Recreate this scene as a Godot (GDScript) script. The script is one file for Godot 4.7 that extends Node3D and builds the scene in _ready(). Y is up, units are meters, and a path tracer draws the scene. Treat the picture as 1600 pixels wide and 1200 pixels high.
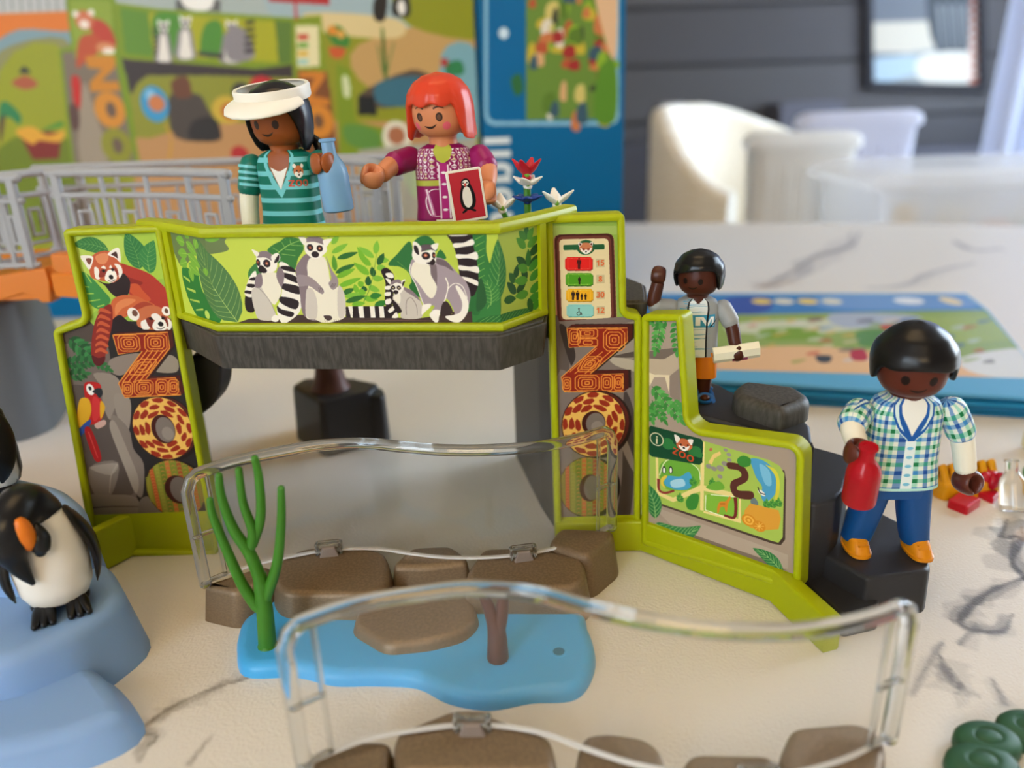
extends Node3D
# ---------------------------------------------------------------- shape builder: all lengths in centimetres, scaled to metres when a mesh is made
class Shape:
	var v := PackedVector3Array()
	var uv := PackedVector2Array()
	var col := PackedColorArray()
	var idx := PackedInt32Array()
	var xf := Transform3D()
	var tint := Color.WHITE

	func add(vs: PackedVector3Array, us: PackedVector2Array, ids: PackedInt32Array, closed := true) -> void:
		var vol := 0.0
		if closed:
			var c := Vector3.ZERO
			for p in vs:
				c += p
			c /= maxf(1.0, vs.size())
			for i in range(0, ids.size(), 3):
				vol += (vs[ids[i]] - c).dot((vs[ids[i + 1]] - c).cross(vs[ids[i + 2]] - c))
		var base := v.size()
		for p in vs:
			v.append(xf * p)
			col.append(tint)
		uv.append_array(us)
		for i in range(0, ids.size(), 3):
			idx.append(base + ids[i])
			idx.append(base + ids[i + (2 if vol > 0.0 else 1)])
			idx.append(base + ids[i + (1 if vol > 0.0 else 2)])

	# rings of equal length, closed round; caps are fans
	func loft(rings: Array, cap_a := true, cap_b := true, around := true) -> void:
		var n: int = rings[0].size()
		var m := rings.size()
		var vs := PackedVector3Array()
		var us := PackedVector2Array()
		var ids := PackedInt32Array()
		var w := n + 1 if around else n
		for i in m:
			for j in w:
				vs.append(rings[i][j % n])
				us.append(Vector2(float(j) / (w - 1), float(i) / (m - 1)))
		for i in m - 1:
			for j in w - 1:
				var a := i * w + j
				ids.append_array([a, a + 1, a + w, a + 1, a + w + 1, a + w])
		if around:
			for e in 2:
				if not [cap_a, cap_b][e]:
					continue
				var ring: PackedVector3Array = rings[0 if e == 0 else m - 1]
				var c := Vector3.ZERO
				for p in ring:
					c += p
				c /= n
				var at := vs.size()
				vs.append(c)
				us.append(Vector2(0.5, float(e)))
				var off := 0 if e == 0 else (m - 1) * w
				for j in n:
					if e == 0:
						ids.append_array([at, off + j + 1, off + j])
					else:
						ids.append_array([at, off + j, off + j + 1])
		add(vs, us, ids, around)

	func lathe(profile: Array, seg := 24, squash := 1.0) -> void:   # [r, y] pairs, bottom to top
		var rings := []
		for q in profile:
			var ring := PackedVector3Array()
			for j in seg:
				var a := TAU * j / seg
				ring.append(Vector3(-sin(a) * q[0], q[1], -cos(a) * q[0] * squash))   # the seam lies at the back, u = 0.5 faces +z
			rings.append(ring)
		loft(rings)

	# a tube through points; radius is a number or a list
	func tube(path: Array, radius, seg := 10, flat := 1.0, side := Vector3.ZERO, domes := true) -> void:
		var rings := []
		var n := path.size()
		var ref := side
		for i in n:
			var t: Vector3 = (path[mini(i + 1, n - 1)] - path[maxi(i - 1, 0)]).normalized()
			var r: float = radius[i] if radius is Array else radius
			if ref == Vector3.ZERO:
				ref = Vector3.UP if absf(t.y) < 0.9 else Vector3.RIGHT
			var x := (ref - t * ref.dot(t)).normalized()
			var y := t.cross(x)
			if side == Vector3.ZERO:
				ref = x
			var at: Vector3 = path[i]
			if i == 0 and domes:
				for k in 3:
					var a := PI / 2 * (k + 0.35) / 3.35
					rings.append(circle(at - t * r * cos(a) * 0.9, x, y * flat, r * sin(a), seg))
			rings.append(circle(at, x, y * flat, r, seg))
			if i == n - 1 and domes:
				for k in 3:
					var a := PI / 2 * (2.35 - k + 0.65) / 3.35
					rings.append(circle(at + t * r * cos(a) * 0.9, x, y * flat, r * sin(a), seg))
		loft(rings)

	static func circle(c: Vector3, x: Vector3, y: Vector3, r: float, seg: int) -> PackedVector3Array:
		var out := PackedVector3Array()
		for j in seg:
			var a := TAU * j / seg
			out.append(c + (x * cos(a) + y * sin(a)) * r)
		return out

	func ellipsoid(c: Vector3, r: Vector3, seg := 20, rows := 12, power := 1.0) -> void:
		var rings := []
		for i in range(1, rows):
			var t := PI * i / rows
			var ring := PackedVector3Array()
			for j in seg:
				var a := TAU * j / seg
				ring.append(c + Vector3(-sin(a) * pow(sin(t), power) * r.x, signf(-cos(t)) * pow(absf(cos(t)), power) * r.y, -cos(a) * pow(sin(t), power) * r.z))
			rings.append(ring)
		loft(rings)

	# outline on x, y pushed along z from z0 to z1, front edge rounded by bevel; outline may be concave
	func plate(outline: PackedVector2Array, z0: float, z1: float, bevel := 0.0, steps := 3) -> void:
		var p := outline
		if Geometry2D.is_polygon_clockwise(p):
			p = p.duplicate()
			p.reverse()
		var n := p.size()
		var nrm := inward(p)
		var rows := []                                  # [inset, z]
		rows.append([0.0, z0])
		var s := signf(z1 - z0)
		if bevel > 0.0:
			for k in steps + 1:
				var a := PI / 2 * k / steps
				rows.append([bevel * (1 - cos(a)), z1 - s * bevel * (1 - sin(a))])
		else:
			rows.append([0.0, z1])
		var rings := []
		for r in rows:
			var ring := PackedVector3Array()
			for i in n:
				var q: Vector2 = p[i] + nrm[i] * r[0]
				ring.append(Vector3(q.x, q.y, r[1]))
			rings.append(ring)
		var vs := PackedVector3Array()
		var us := PackedVector2Array()
		var ids := PackedInt32Array()
		for i in rings.size():
			for j in n + 1:
				vs.append(rings[i][j % n])
				us.append(Vector2(vs[-1].x, vs[-1].y))
		for i in rings.size() - 1:
			for j in n:
				var a := i * (n + 1) + j
				ids.append_array([a, a + 1, a + n + 1, a + 1, a + n + 2, a + n + 1])
		var tri := Geometry2D.triangulate_polygon(p)
		for e in 2:
			var base := vs.size()
			for q in rings[0 if e == 0 else rings.size() - 1]:
				vs.append(q)
				us.append(Vector2(q.x, q.y))
			for k in range(0, tri.size(), 3):
				var a: Vector2 = p[tri[k]]
				var ccw := (p[tri[k + 1]] - a).cross(p[tri[k + 2]] - a) > 0.0
				var o := [0, 1, 2] if ccw == (e == 1) else [0, 2, 1]
				for q in o:
					ids.append(base + tri[k + q])
		add(vs, us, ids)

	static func inward(p: PackedVector2Array) -> PackedVector2Array:   # mitred inward normals of a counter-clockwise outline
		var out := PackedVector2Array()
		var n := p.size()
		for i in n:
			var a := (p[i] - p[(i + n - 1) % n]).normalized()
			var b := (p[(i + 1) % n] - p[i]).normalized()
			var na := Vector2(-a.y, a.x)
			var nb := Vector2(-b.y, b.x)
			var m := (na + nb).normalized()
			out.append(m / maxf(0.35, m.dot(na)))
		return out

	# a raised rounded rim that follows a closed outline on x, y: its outer edge is the outline
	func rim(outline: PackedVector2Array, width: float, z0: float, z1: float, round_ := 0.1) -> void:
		var p := outline
		if Geometry2D.is_polygon_clockwise(p):
			p = p.duplicate()
			p.reverse()
		var nrm := inward(p)
		var prof := [[0.0, z0], [0.0, z1 - round_]]
		for k in [1, 2, 3]:
			var a: float = PI / 2 * k / 3
			prof.append([round_ * (1 - cos(a)), z1 - round_ * (1 - sin(a))])
		for k in [0, 1, 2, 3]:
			var a: float = PI / 2 * k / 3
			prof.append([width - round_ * (1 - sin(a)), z1 - round_ * (1 - cos(a))])
		prof.append([width, z0])
		var rings := []
		for i in p.size() + 1:
			var ring := PackedVector3Array()
			for q in prof:
				var c: Vector2 = p[i % p.size()] + nrm[i % p.size()] * q[0]
				ring.append(Vector3(c.x, c.y, q[1]))
			rings.append(ring)
		loft(rings, false, false)

	# solid standing on a plan outline (x, z), bottom outline scaled by flare about its middle, top edge rounded
	func block(plan: PackedVector2Array, y0: float, y1: float, bevel := 0.15, flare := 0.0, steps := 3) -> void:
		var p := plan
		if Geometry2D.is_polygon_clockwise(p):
			p = p.duplicate()
			p.reverse()
		var n := p.size()
		var nrm := inward(p)
		var rows := [[-flare, y0]]
		for k in steps + 1:
			var a := PI / 2 * k / steps
			rows.append([bevel * (1 - cos(a)), y1 - bevel * (1 - sin(a))])
		var vs := PackedVector3Array()
		var us := PackedVector2Array()
		var ids := PackedInt32Array()
		for r in rows:
			for j in n + 1:
				var q: Vector2 = p[j % n] + nrm[j % n] * r[0]
				vs.append(Vector3(q.x, r[1], q.y))
				us.append(q)
		for i in rows.size() - 1:
			for j in n:
				var a := i * (n + 1) + j
				ids.append_array([a, a + 1, a + n + 1, a + 1, a + n + 2, a + n + 1])
		var tri := Geometry2D.triangulate_polygon(p)
		for e in 2:
			var off := 0 if e == 0 else (rows.size() - 1) * (n + 1)
			for k in range(0, tri.size(), 3):
				var a: Vector2 = p[tri[k]]
				var ccw := (p[tri[k + 1]] - a).cross(p[tri[k + 2]] - a) > 0.0
				var o := [0, 1, 2] if ccw == (e == 1) else [0, 2, 1]
				for q in o:
					ids.append(off + tri[k + q])
		add(vs, us, ids)

	func box(c: Vector3, size: Vector3, bevel := 0.03) -> void:
		var h := size / 2
		var b := minf(bevel, minf(h.x, minf(h.y, h.z)) * 0.9)
		var rings := []
		for r in [[b, -h.y], [0.0, -h.y + b], [0.0, h.y - b], [b, h.y]]:
			var ring := PackedVector3Array()
			var x: float = h.x - r[0]
			var z: float = h.z - r[0]
			for q in [[-x, -z + b], [-x + b, -z], [x - b, -z], [x, -z + b], [x, z - b], [x - b, z], [-x + b, z], [-x, z - b]]:
				ring.append(c + Vector3(q[0], r[1], q[1]))
			rings.append(ring)
		loft(rings)

	# a bar of the given size between two points
	func bar(a: Vector3, b: Vector3, w: float, t: float, up := Vector3.UP, bevel := 0.03) -> void:
		var keep := xf
		var d := (b - a).normalized()
		var z := d.cross(up).normalized()
		xf = keep * Transform3D(Basis(d, z.cross(d), z), (a + b) / 2)
		box(Vector3.ZERO, Vector3((b - a).length(), w, t), bevel)
		xf = keep

	# a flat face for a print: outline on x, y; uv runs 0..1 over the given rectangle, v downwards
	func face(outline: PackedVector2Array, z: float, area: Rect2) -> void:
		var vs := PackedVector3Array()
		var us := PackedVector2Array()
		var ids := PackedInt32Array()
		var tri := Geometry2D.triangulate_polygon(outline)
		for q in outline:
			vs.append(Vector3(q.x, q.y, z))
			us.append(Vector2((q.x - area.position.x) / area.size.x, 1.0 - (q.y - area.position.y) / area.size.y))
		for k in range(0, tri.size(), 3):
			var a: Vector2 = outline[tri[k]]
			var ccw := (outline[tri[k + 1]] - a).cross(outline[tri[k + 2]] - a) > 0.0
			ids.append_array([tri[k], tri[k + 2], tri[k + 1]] if ccw else [tri[k], tri[k + 1], tri[k + 2]])
		add(vs, us, ids, false)

	func mesh(crease := 38.0, origin := Vector3.ZERO, colored := false) -> ArrayMesh:
		var nf := idx.size() / 3
		var fn := PackedVector3Array()
		var at := PackedInt32Array()
		at.resize(v.size())
		var seen := {}
		var groups: Array = []
		for i in v.size():
			var key := (v[i] * 2000.0).round()
			var g: int = seen.get(key, -1)
			if g < 0:
				g = groups.size()
				seen[key] = g
				groups.append(PackedInt32Array())
			at[i] = g
		for f in nf:
			fn.append((v[idx[f * 3 + 2]] - v[idx[f * 3]]).cross(v[idx[f * 3 + 1]] - v[idx[f * 3]]))
			for k in 3:
				groups[at[idx[f * 3 + k]]].append(f)
		var unit := PackedVector3Array()
		for q in fn:
			unit.append(q.normalized())
		var lim := cos(deg_to_rad(crease))
		var ov := PackedVector3Array()
		var on := PackedVector3Array()
		var ou := PackedVector2Array()
		var oc := PackedColorArray()
		for f in nf:
			for k in 3:
				var i := idx[f * 3 + k]
				var s := Vector3.ZERO
				for g in groups[at[i]]:
					if unit[g].dot(unit[f]) >= lim:
						s += fn[g]
				ov.append((v[i] - origin) * 0.01)
				on.append(s.normalized() if s.length_squared() > 0.0 else Vector3.UP)
				ou.append(uv[i])
				if colored:
					oc.append(col[i])
		var a := []
		a.resize(Mesh.ARRAY_MAX)
		a[Mesh.ARRAY_VERTEX] = ov
		a[Mesh.ARRAY_NORMAL] = on
		a[Mesh.ARRAY_TEX_UV] = ou
		if colored:
			a[Mesh.ARRAY_COLOR] = oc
		var m := ArrayMesh.new()
		m.add_surface_from_arrays(Mesh.PRIMITIVE_TRIANGLES, a)
		return m


# ---------------------------------------------------------------- prints: a canvas in millimetres, y up, drawn at twice its size
class Print:
	var im: Image
	var k: float
	var x0: float
	var y1: float
	var line := Image.create(2048, 1, false, Image.FORMAT_RGBA8)
	var line_color := Color(0, 0, 0, 0)

	func _init(left: float, bottom: float, right: float, top: float, px_per_mm: float, c: Color) -> void:
		k = px_per_mm * 2.0
		x0 = left
		y1 = top
		im = Image.create(int(ceil((right - left) * k)), int(ceil((top - bottom) * k)), false, Image.FORMAT_RGBA8)
		im.fill(c)

	func done() -> ImageTexture:
		im.resize(maxi(1, im.get_width() / 2), maxi(1, im.get_height() / 2), Image.INTERPOLATE_BILINEAR)
		return ImageTexture.create_from_image(im)

	func span(y: int, a: int, b: int, c: Color) -> void:
		if b <= a:
			return
		if c.a >= 0.999:
			im.fill_rect(Rect2i(a, y, b - a, 1), c)
		else:
			if c != line_color:
				line.fill(c)
				line_color = c
			im.blend_rect(line, Rect2i(0, 0, b - a, 1), Vector2i(a, y))

	func fill(pts: PackedVector2Array, c: Color) -> void:      # pixel coordinates
		var n := pts.size()
		var lo := INF
		var hi := -INF
		for q in pts:
			lo = minf(lo, q.y)
			hi = maxf(hi, q.y)
		var ya := maxi(0, int(floor(lo)))
		var yb := mini(im.get_height() - 1, int(ceil(hi)))
		if yb < ya:
			return
		var rows: Array = []
		for y in yb - ya + 1:
			rows.append([])
		for i in n:
			var a := pts[i]
			var b := pts[(i + 1) % n]
			if a.y > b.y:
				var t := a
				a = b
				b = t
			if b.y - a.y < 1e-6:
				continue
			var f := maxi(ya, int(ceil(a.y - 0.5)))
			var l := mini(yb, int(ceil(b.y - 0.5)) - 1)
			var g := (b.x - a.x) / (b.y - a.y)
			for y in range(f, l + 1):
				rows[y - ya].append(a.x + (y + 0.5 - a.y) * g)
		var w := im.get_width()
		for y in rows.size():
			var r: Array = rows[y]
			r.sort()
			for j in range(0, r.size() - 1, 2):
				span(y + ya, clampi(int(round(r[j])), 0, w), clampi(int(round(r[j + 1])), 0, w), c)

	func px(x: float, y: float) -> Vector2:
		return Vector2((x - x0) * k, (y1 - y) * k)

	func path(flat: Array, curved: bool, closed := true) -> PackedVector2Array:
		var p := PackedVector2Array()
		for i in range(0, flat.size(), 2):
			p.append(px(flat[i], flat[i + 1]))
		if not curved or p.size() < 3:
			return p
		var out := PackedVector2Array()
		var n := p.size()
		for i in (n if closed else n - 1):
			var a := p[(i + n - 1) % n] if closed else p[maxi(i - 1, 0)]
			var d := p[(i + 2) % n] if closed else p[mini(i + 2, n - 1)]
			for s in 4:
				out.append(p[i].cubic_interpolate(p[(i + 1) % n], a, d, s / 4.0))
		if not closed:
			out.append(p[n - 1])
		return out

	func poly(c: String, flat: Array, curved := false) -> void:
		fill(path(flat, curved), Color(c))

	func ell(c: String, x: float, y: float, rx: float, ry: float, turn := 0.0) -> void:
		var p := PackedVector2Array()
		var o := px(x, y)
		for i in 28:
			var a := TAU * i / 28
			p.append(o + Vector2(cos(a) * rx, sin(a) * ry).rotated(-turn) * k)
		fill(p, Color(c))

	func stroke(c: String, flat: Array, w0: float, w1 := -1.0, curved := true) -> void:
		var p := path(flat, curved, false)
		var n := p.size()
		var l := PackedVector2Array()
		var r := PackedVector2Array()
		for i in n:
			var t := (p[mini(i + 1, n - 1)] - p[maxi(i - 1, 0)]).normalized()
			var w := lerpf(w0, w0 if w1 < 0.0 else w1, float(i) / maxf(1, n - 1)) * k / 2
			l.append(p[i] + t.orthogonal() * w)
			r.append(p[i] - t.orthogonal() * w)
		r.reverse()
		l.append_array(r)
		fill(l, Color(c))

	func rect(c: String, xa: float, ya: float, xb: float, yb: float) -> void:
		fill(PackedVector2Array([px(xa, ya), px(xb, ya), px(xb, yb), px(xa, yb)]), Color(c))

	# a leaf from stalk to tip, with a midrib and side veins
	func leaf(c: String, vein: String, xa: float, ya: float, xb: float, yb: float, w: float, veins := 0, bend := 0.0, vw := 0.35) -> void:
		var a := px(xa, ya)
		var d := px(xb, yb) - a
		var nrm := Vector2(d.y, -d.x).normalized() * k
		var len_ := d.length()
		var l := PackedVector2Array()
		var r := PackedVector2Array()
		var mid := PackedVector2Array()
		for i in 13:
			var t := i / 12.0
			var m := a + d * t + nrm * bend * sin(t * PI)
			var h := w * pow(sin(PI * pow(t, 0.8)), 0.8)
			mid.append(m)
			l.append(m + nrm * h)
			r.append(m - nrm * h)
		r.reverse()
		var all := l.duplicate()
		all.append_array(r)
		fill(all, Color(c))
		r.reverse()
		if vein != "":
			for i in 12:
				quad(mid[i], mid[i + 1], vw * (1.15 - i / 12.0), vein)
			for i in veins:
				var t := (i + 0.7) / (veins + 0.6) * 10.0
				var m := mid[int(t)].lerp(mid[int(t) + 1], fmod(t, 1.0))
				var e := minf(t + 2.2, 11.8)
				for side in [l, r]:
					var q: Vector2 = side[int(e)].lerp(side[int(e) + 1], fmod(e, 1.0))
					quad(m, m.lerp(q, 0.5) - d * 0.015, vw * 0.62, vein)
					quad(m.lerp(q, 0.5) - d * 0.015, m.lerp(q, 0.93), vw * 0.5, vein)

	func quad(a: Vector2, b: Vector2, w: float, c: String) -> void:
		var o := (b - a).normalized().orthogonal() * w * k / 2
		fill(PackedVector2Array([a + o, b + o, b - o, a - o]), Color(c))

	# a frond: leaflets in pairs along a stalk
	func frond(colors: Array, stalk: String, xa: float, ya: float, xb: float, yb: float, n: int, l: float, w: float) -> void:
		var d := Vector2(xb - xa, yb - ya)
		if stalk != "":
			stroke(stalk, [xa, ya, xb, yb], 0.3, 0.15, false)
		for i in n:
			var t := (i + 0.5) / n
			var o := Vector2(xa, ya) + d * t
			var s := l * (1.0 - 0.35 * absf(t - 0.35) * 2.0)
			for side in [-1, 1]:
				var e: Vector2 = o + d.normalized().rotated(side * 0.95) * s
				leaf(colors[(i + (1 if side > 0 else 0)) % colors.size()], "", o.x, o.y, e.x, e.y, w)
		leaf(colors[0], "", xb, yb, xb + d.normalized().x * l * 0.8, yb + d.normalized().y * l * 0.8, w)

	# letters, from a TextMesh: centre x, base line y, height of a capital
	func text(c: String, what: String, x: float, y: float, cap: float, turn := 0.0, bold := true, stretch := 1.0) -> void:
		var t := TextMesh.new()
		var f := SystemFont.new()
		f.font_names = PackedStringArray(["Droid Sans"])
		f.font_weight = 700 if bold else 400
		t.font = f
		t.text = what
		t.font_size = 64
		t.pixel_size = 0.01
		t.depth = 0.0
		var a := t.get_mesh_arrays()
		if a.is_empty() or a[0] == null:
			return
		var v: PackedVector3Array = a[0]
		var id: PackedInt32Array = a[Mesh.ARRAY_INDEX] if a[Mesh.ARRAY_INDEX] != null else PackedInt32Array(range(v.size()))
		var lo := Vector2(INF, INF)
		var hi := -lo
		for q in v:
			lo = lo.min(Vector2(q.x, q.y))
			hi = hi.max(Vector2(q.x, q.y))
		var s := cap / 0.457
		var base := -0.2285
		for q in v:
			base = minf(base, q.y) if not what.contains("p") else base
		for i in range(0, id.size(), 3):
			var p := PackedVector2Array()
			for j in 3:
				var q := Vector2((v[id[i + j]].x - (lo.x + hi.x) / 2) * s * stretch, (v[id[i + j]].y - lo.y) * s).rotated(turn)
				p.append(px(x + q.x, y + q.y))
			fill(grown(p), Color(c))

	func grown(p: PackedVector2Array) -> PackedVector2Array:    # a hair larger, so that neighbouring triangles leave no gap
		var m := (p[0] + p[1] + p[2]) / 3.0
		var out := PackedVector2Array()
		for q in p:
			out.append(q + (q - m).normalized() * 0.35)
		return out


# ---------------------------------------------------------------- things and parts
var origin := Vector3.ZERO
var taken := {}

func numbered(n: String) -> String:
	if not taken.has(n):
		taken[n] = 0
		return n
	taken[n] += 1
	return "%s_%03d" % [n, taken[n]]

func thing(called: String, label: String, category: String, at := Vector3.ZERO, turn := 0.0, group := "", own := false) -> Node3D:   # its parts are given in the scene's centimetres, or about its own base
	var o := Node3D.new()
	o.name = numbered(called)
	add_child(o)
	o.position = at * 0.01
	o.rotation.y = turn
	metas(o, label, category, group)
	origin = Vector3.ZERO if own else at
	return o

func metas(o: Node3D, label: String, category: String, group := "") -> void:
	o.set_meta("label", label)
	o.set_meta("category", category)
	if group != "":
		o.set_meta("group", group)

func part(called: String, s: Shape, m: Material, parent: Node3D, crease := 38.0, colored := false) -> MeshInstance3D:
	var o := MeshInstance3D.new()
	o.name = called
	o.mesh = s.mesh(crease, origin, colored)
	o.material_override = m
	parent.add_child(o, true)
	return o

func single(called: String, s: Shape, m: Material, label: String, category: String, at := Vector3.ZERO, group := "", crease := 38.0) -> MeshInstance3D:
	var o := MeshInstance3D.new()
	o.name = numbered(called)
	o.mesh = s.mesh(crease, at)
	o.material_override = m
	add_child(o)
	o.position = at * 0.01
	metas(o, label, category, group)
	return o

func structure(called: String, s: Shape, m: Material, parent: Node3D = null) -> MeshInstance3D:
	var o := MeshInstance3D.new()
	o.name = called
	o.mesh = s.mesh(30.0, Vector3.ZERO)
	o.material_override = m
	if parent:
		parent.add_child(o, true)
	else:
		add_child(o, true)
		o.set_meta("kind", "structure")
	return o

func plastic(c: String, rough := 0.35, more := {}) -> StandardMaterial3D:
	var m := StandardMaterial3D.new()
	m.albedo_color = Color(c)
	m.roughness = rough
	m.metallic_specular = 0.4
	for key in more:
		m.set(key, more[key])
	return m

func noise_tex(freq: float, a: Color, b: Color, octaves := 4, size := 512, seed_ := 1, lo := 0.3, hi := 0.7, normal := false, stretch := 1.0) -> NoiseTexture2D:
	var f := FastNoiseLite.new()
	f.seed = seed_
	f.frequency = freq
	f.fractal_octaves = octaves
	var t := NoiseTexture2D.new()
	t.width = size
	t.height = size
	t.seamless = true
	t.noise = f
	if normal:
		t.as_normal_map = true
		t.bump_strength = stretch
	else:
		var g := Gradient.new()
		g.offsets = PackedFloat32Array([lo, hi])
		g.colors = PackedColorArray([a, b])
		t.color_ramp = g
	return t

func printed(t: Texture2D, rough := 0.45) -> StandardMaterial3D:
	var m := StandardMaterial3D.new()
	m.albedo_texture = t
	m.roughness = rough
	m.metallic_specular = 0.3
	m.texture_repeat = false
	return m

func rounded(p: PackedVector2Array, r: float, n := 3) -> PackedVector2Array:   # an outline with its corners rounded
	var out := PackedVector2Array()
	var m := p.size()
	for i in m:
		var a := p[(i + m - 1) % m] - p[i]
		var b := p[(i + 1) % m] - p[i]
		var q := minf(r, minf(a.length(), b.length()) * 0.45)
		var s := p[i] + a.normalized() * q
		var e := p[i] + b.normalized() * q
		for k in n + 1:
			var t := float(k) / n
			out.append(s.lerp(p[i], t).lerp(p[i].lerp(e, t), t))
	return out

func v2(flat: Array) -> PackedVector2Array:
	var out := PackedVector2Array()
	for i in range(0, flat.size(), 2):
		out.append(Vector2(flat[i], flat[i + 1]))
	return out

func smooth_path(p: Array, steps := 6) -> Array:   # Catmull-Rom through points
	var out := []
	for i in p.size() - 1:
		for s in steps:
			out.append(p[i].cubic_interpolate(p[i + 1], p[maxi(i - 1, 0)], p[mini(i + 2, p.size() - 1)], float(s) / steps))
	out.append(p[-1])
	return out

# ---------------------------------------------------------------- a profile [offset, y] run along a plan line (x, z); positive offsets point to the right-hand side seen along the line
func run(s: Shape, plan: Array, prof: Array, lift: Array = []) -> void:
	var n := plan.size()
	var rings := []
	for i in n:
		var a: Vector2 = (plan[i] - plan[maxi(i - 1, 0)]).normalized() if i > 0 else (plan[1] - plan[0]).normalized()
		var b: Vector2 = (plan[i + 1] - plan[i]).normalized() if i < n - 1 else a
		var na := Vector2(-a.y, a.x)
		var m := (na + Vector2(-b.y, b.x)).normalized()
		m /= maxf(0.4, m.dot(na))
		var ring := PackedVector3Array()
		for q in prof:
			ring.append(Vector3(plan[i].x + m.x * q[0], q[1] + (lift[i] if lift.size() else 0.0), plan[i].y + m.y * q[0]))
		rings.append(ring)
	s.loft(rings)

func round_prof(o0: float, y0: float, o1: float, y1: float, r: float) -> Array:
	var out := []
	for c in [[o1 - r, y1 - r, 0.0], [o0 + r, y1 - r, 1.0], [o0 + r, y0 + r, 2.0], [o1 - r, y0 + r, 3.0]]:
		for k in 3:
			var a: float = (c[2] + k / 2.0) * PI / 2
			out.append([c[0] + cos(a) * r, c[1] + sin(a) * r])
	return out

# an irregular rounded stone on a plan outline: sides lean in by flare, its top slopes by tilt
func stone(s: Shape, plan: Array, y0: float, y1: float, bevel := 0.25, flare := 0.15, round_ := 0.35) -> void:
	s.block(rounded(v2(plan), round_), y0, y1, bevel, flare, 3)

func _ready() -> void:
	# ------------------------------------------------------------ camera, sky, lights, exposure
	var cam := Camera3D.new()
	cam.name = "camera"
	add_child(cam)
	cam.transform = Transform3D(Basis(Vector3(0.9994, -0.0327, 0.0122), Vector3(0.0349, 0.9361, -0.35), Vector3(0, 0.3502, 0.9367)), Vector3(0, 0.155, 0))
	var attributes := CameraAttributesPhysical.new()
	attributes.frustum_focal_length = 24.04
	attributes.frustum_near = 0.01
	attributes.frustum_far = 60.0
	attributes.frustum_focus_distance = 0.242
	attributes.exposure_aperture = 6.0
	cam.attributes = attributes
	cam.fov = 53.05
	cam.near = 0.01
	cam.far = 60.0
	cam.current = true
	var env := Environment.new()
	env.background_mode = Environment.BG_SKY
	var sky := Sky.new()
	var sm := ProceduralSkyMaterial.new()
	sm.sky_top_color = Color(0.84, 0.92, 1.0)
	sm.sky_horizon_color = Color(0.92, 0.97, 1.0)
	sm.ground_horizon_color = Color(0.80, 0.79, 0.77)
	sm.ground_bottom_color = Color(0.45, 0.45, 0.45)
	sm.sun_angle_max = 0.0
	sky.sky_material = sm
	env.sky = sky
	env.background_energy_multiplier = 19.0
	env.tonemap_mode = Environment.TONE_MAPPER_LINEAR
	env.tonemap_exposure = 0.74
	env.sdfgi_enabled = true
	env.ssao_enabled = true
	env.ssil_enabled = true
	var we := WorldEnvironment.new()
	we.name = "world_environment"
	we.environment = env
	add_child(we)

	var lamp := AreaLight3D.new()  # added overhead fill, makes the scene brighter and warmer
	lamp.name = "added_top_fill_light"
	lamp.area_size = Vector2(0.9, 0.9)
	lamp.light_color = Color(1.0, 0.83, 0.52)
	lamp.light_energy = 0.62
	lamp.shadow_enabled = true
	lamp.position = Vector3(-0.1, 1.76, -0.25)
	lamp.rotation = Vector3(-PI / 2, 0, 0)
	add_child(lamp)

	lamp = AreaLight3D.new()  # added warm front fill from behind the camera, no known source
	lamp.name = "added_front_fill_light"
	lamp.area_size = Vector2(0.8, 0.8)
	lamp.light_color = Color(1.0, 0.86, 0.62)
	lamp.light_energy = 1.6
	lamp.shadow_enabled = true
	lamp.position = Vector3(-0.15, 0.95, 1.48)
	lamp.rotation = Vector3(-0.42, 0, 0)
	add_child(lamp)

	make_materials()
	build_room()
	build_table()
	build_background()
	build_gate()
	build_stairs()
	build_fences()
	build_iceberg()
	build_bridge()
	build_figures()
	build_small_things()


var M := {}

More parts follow.
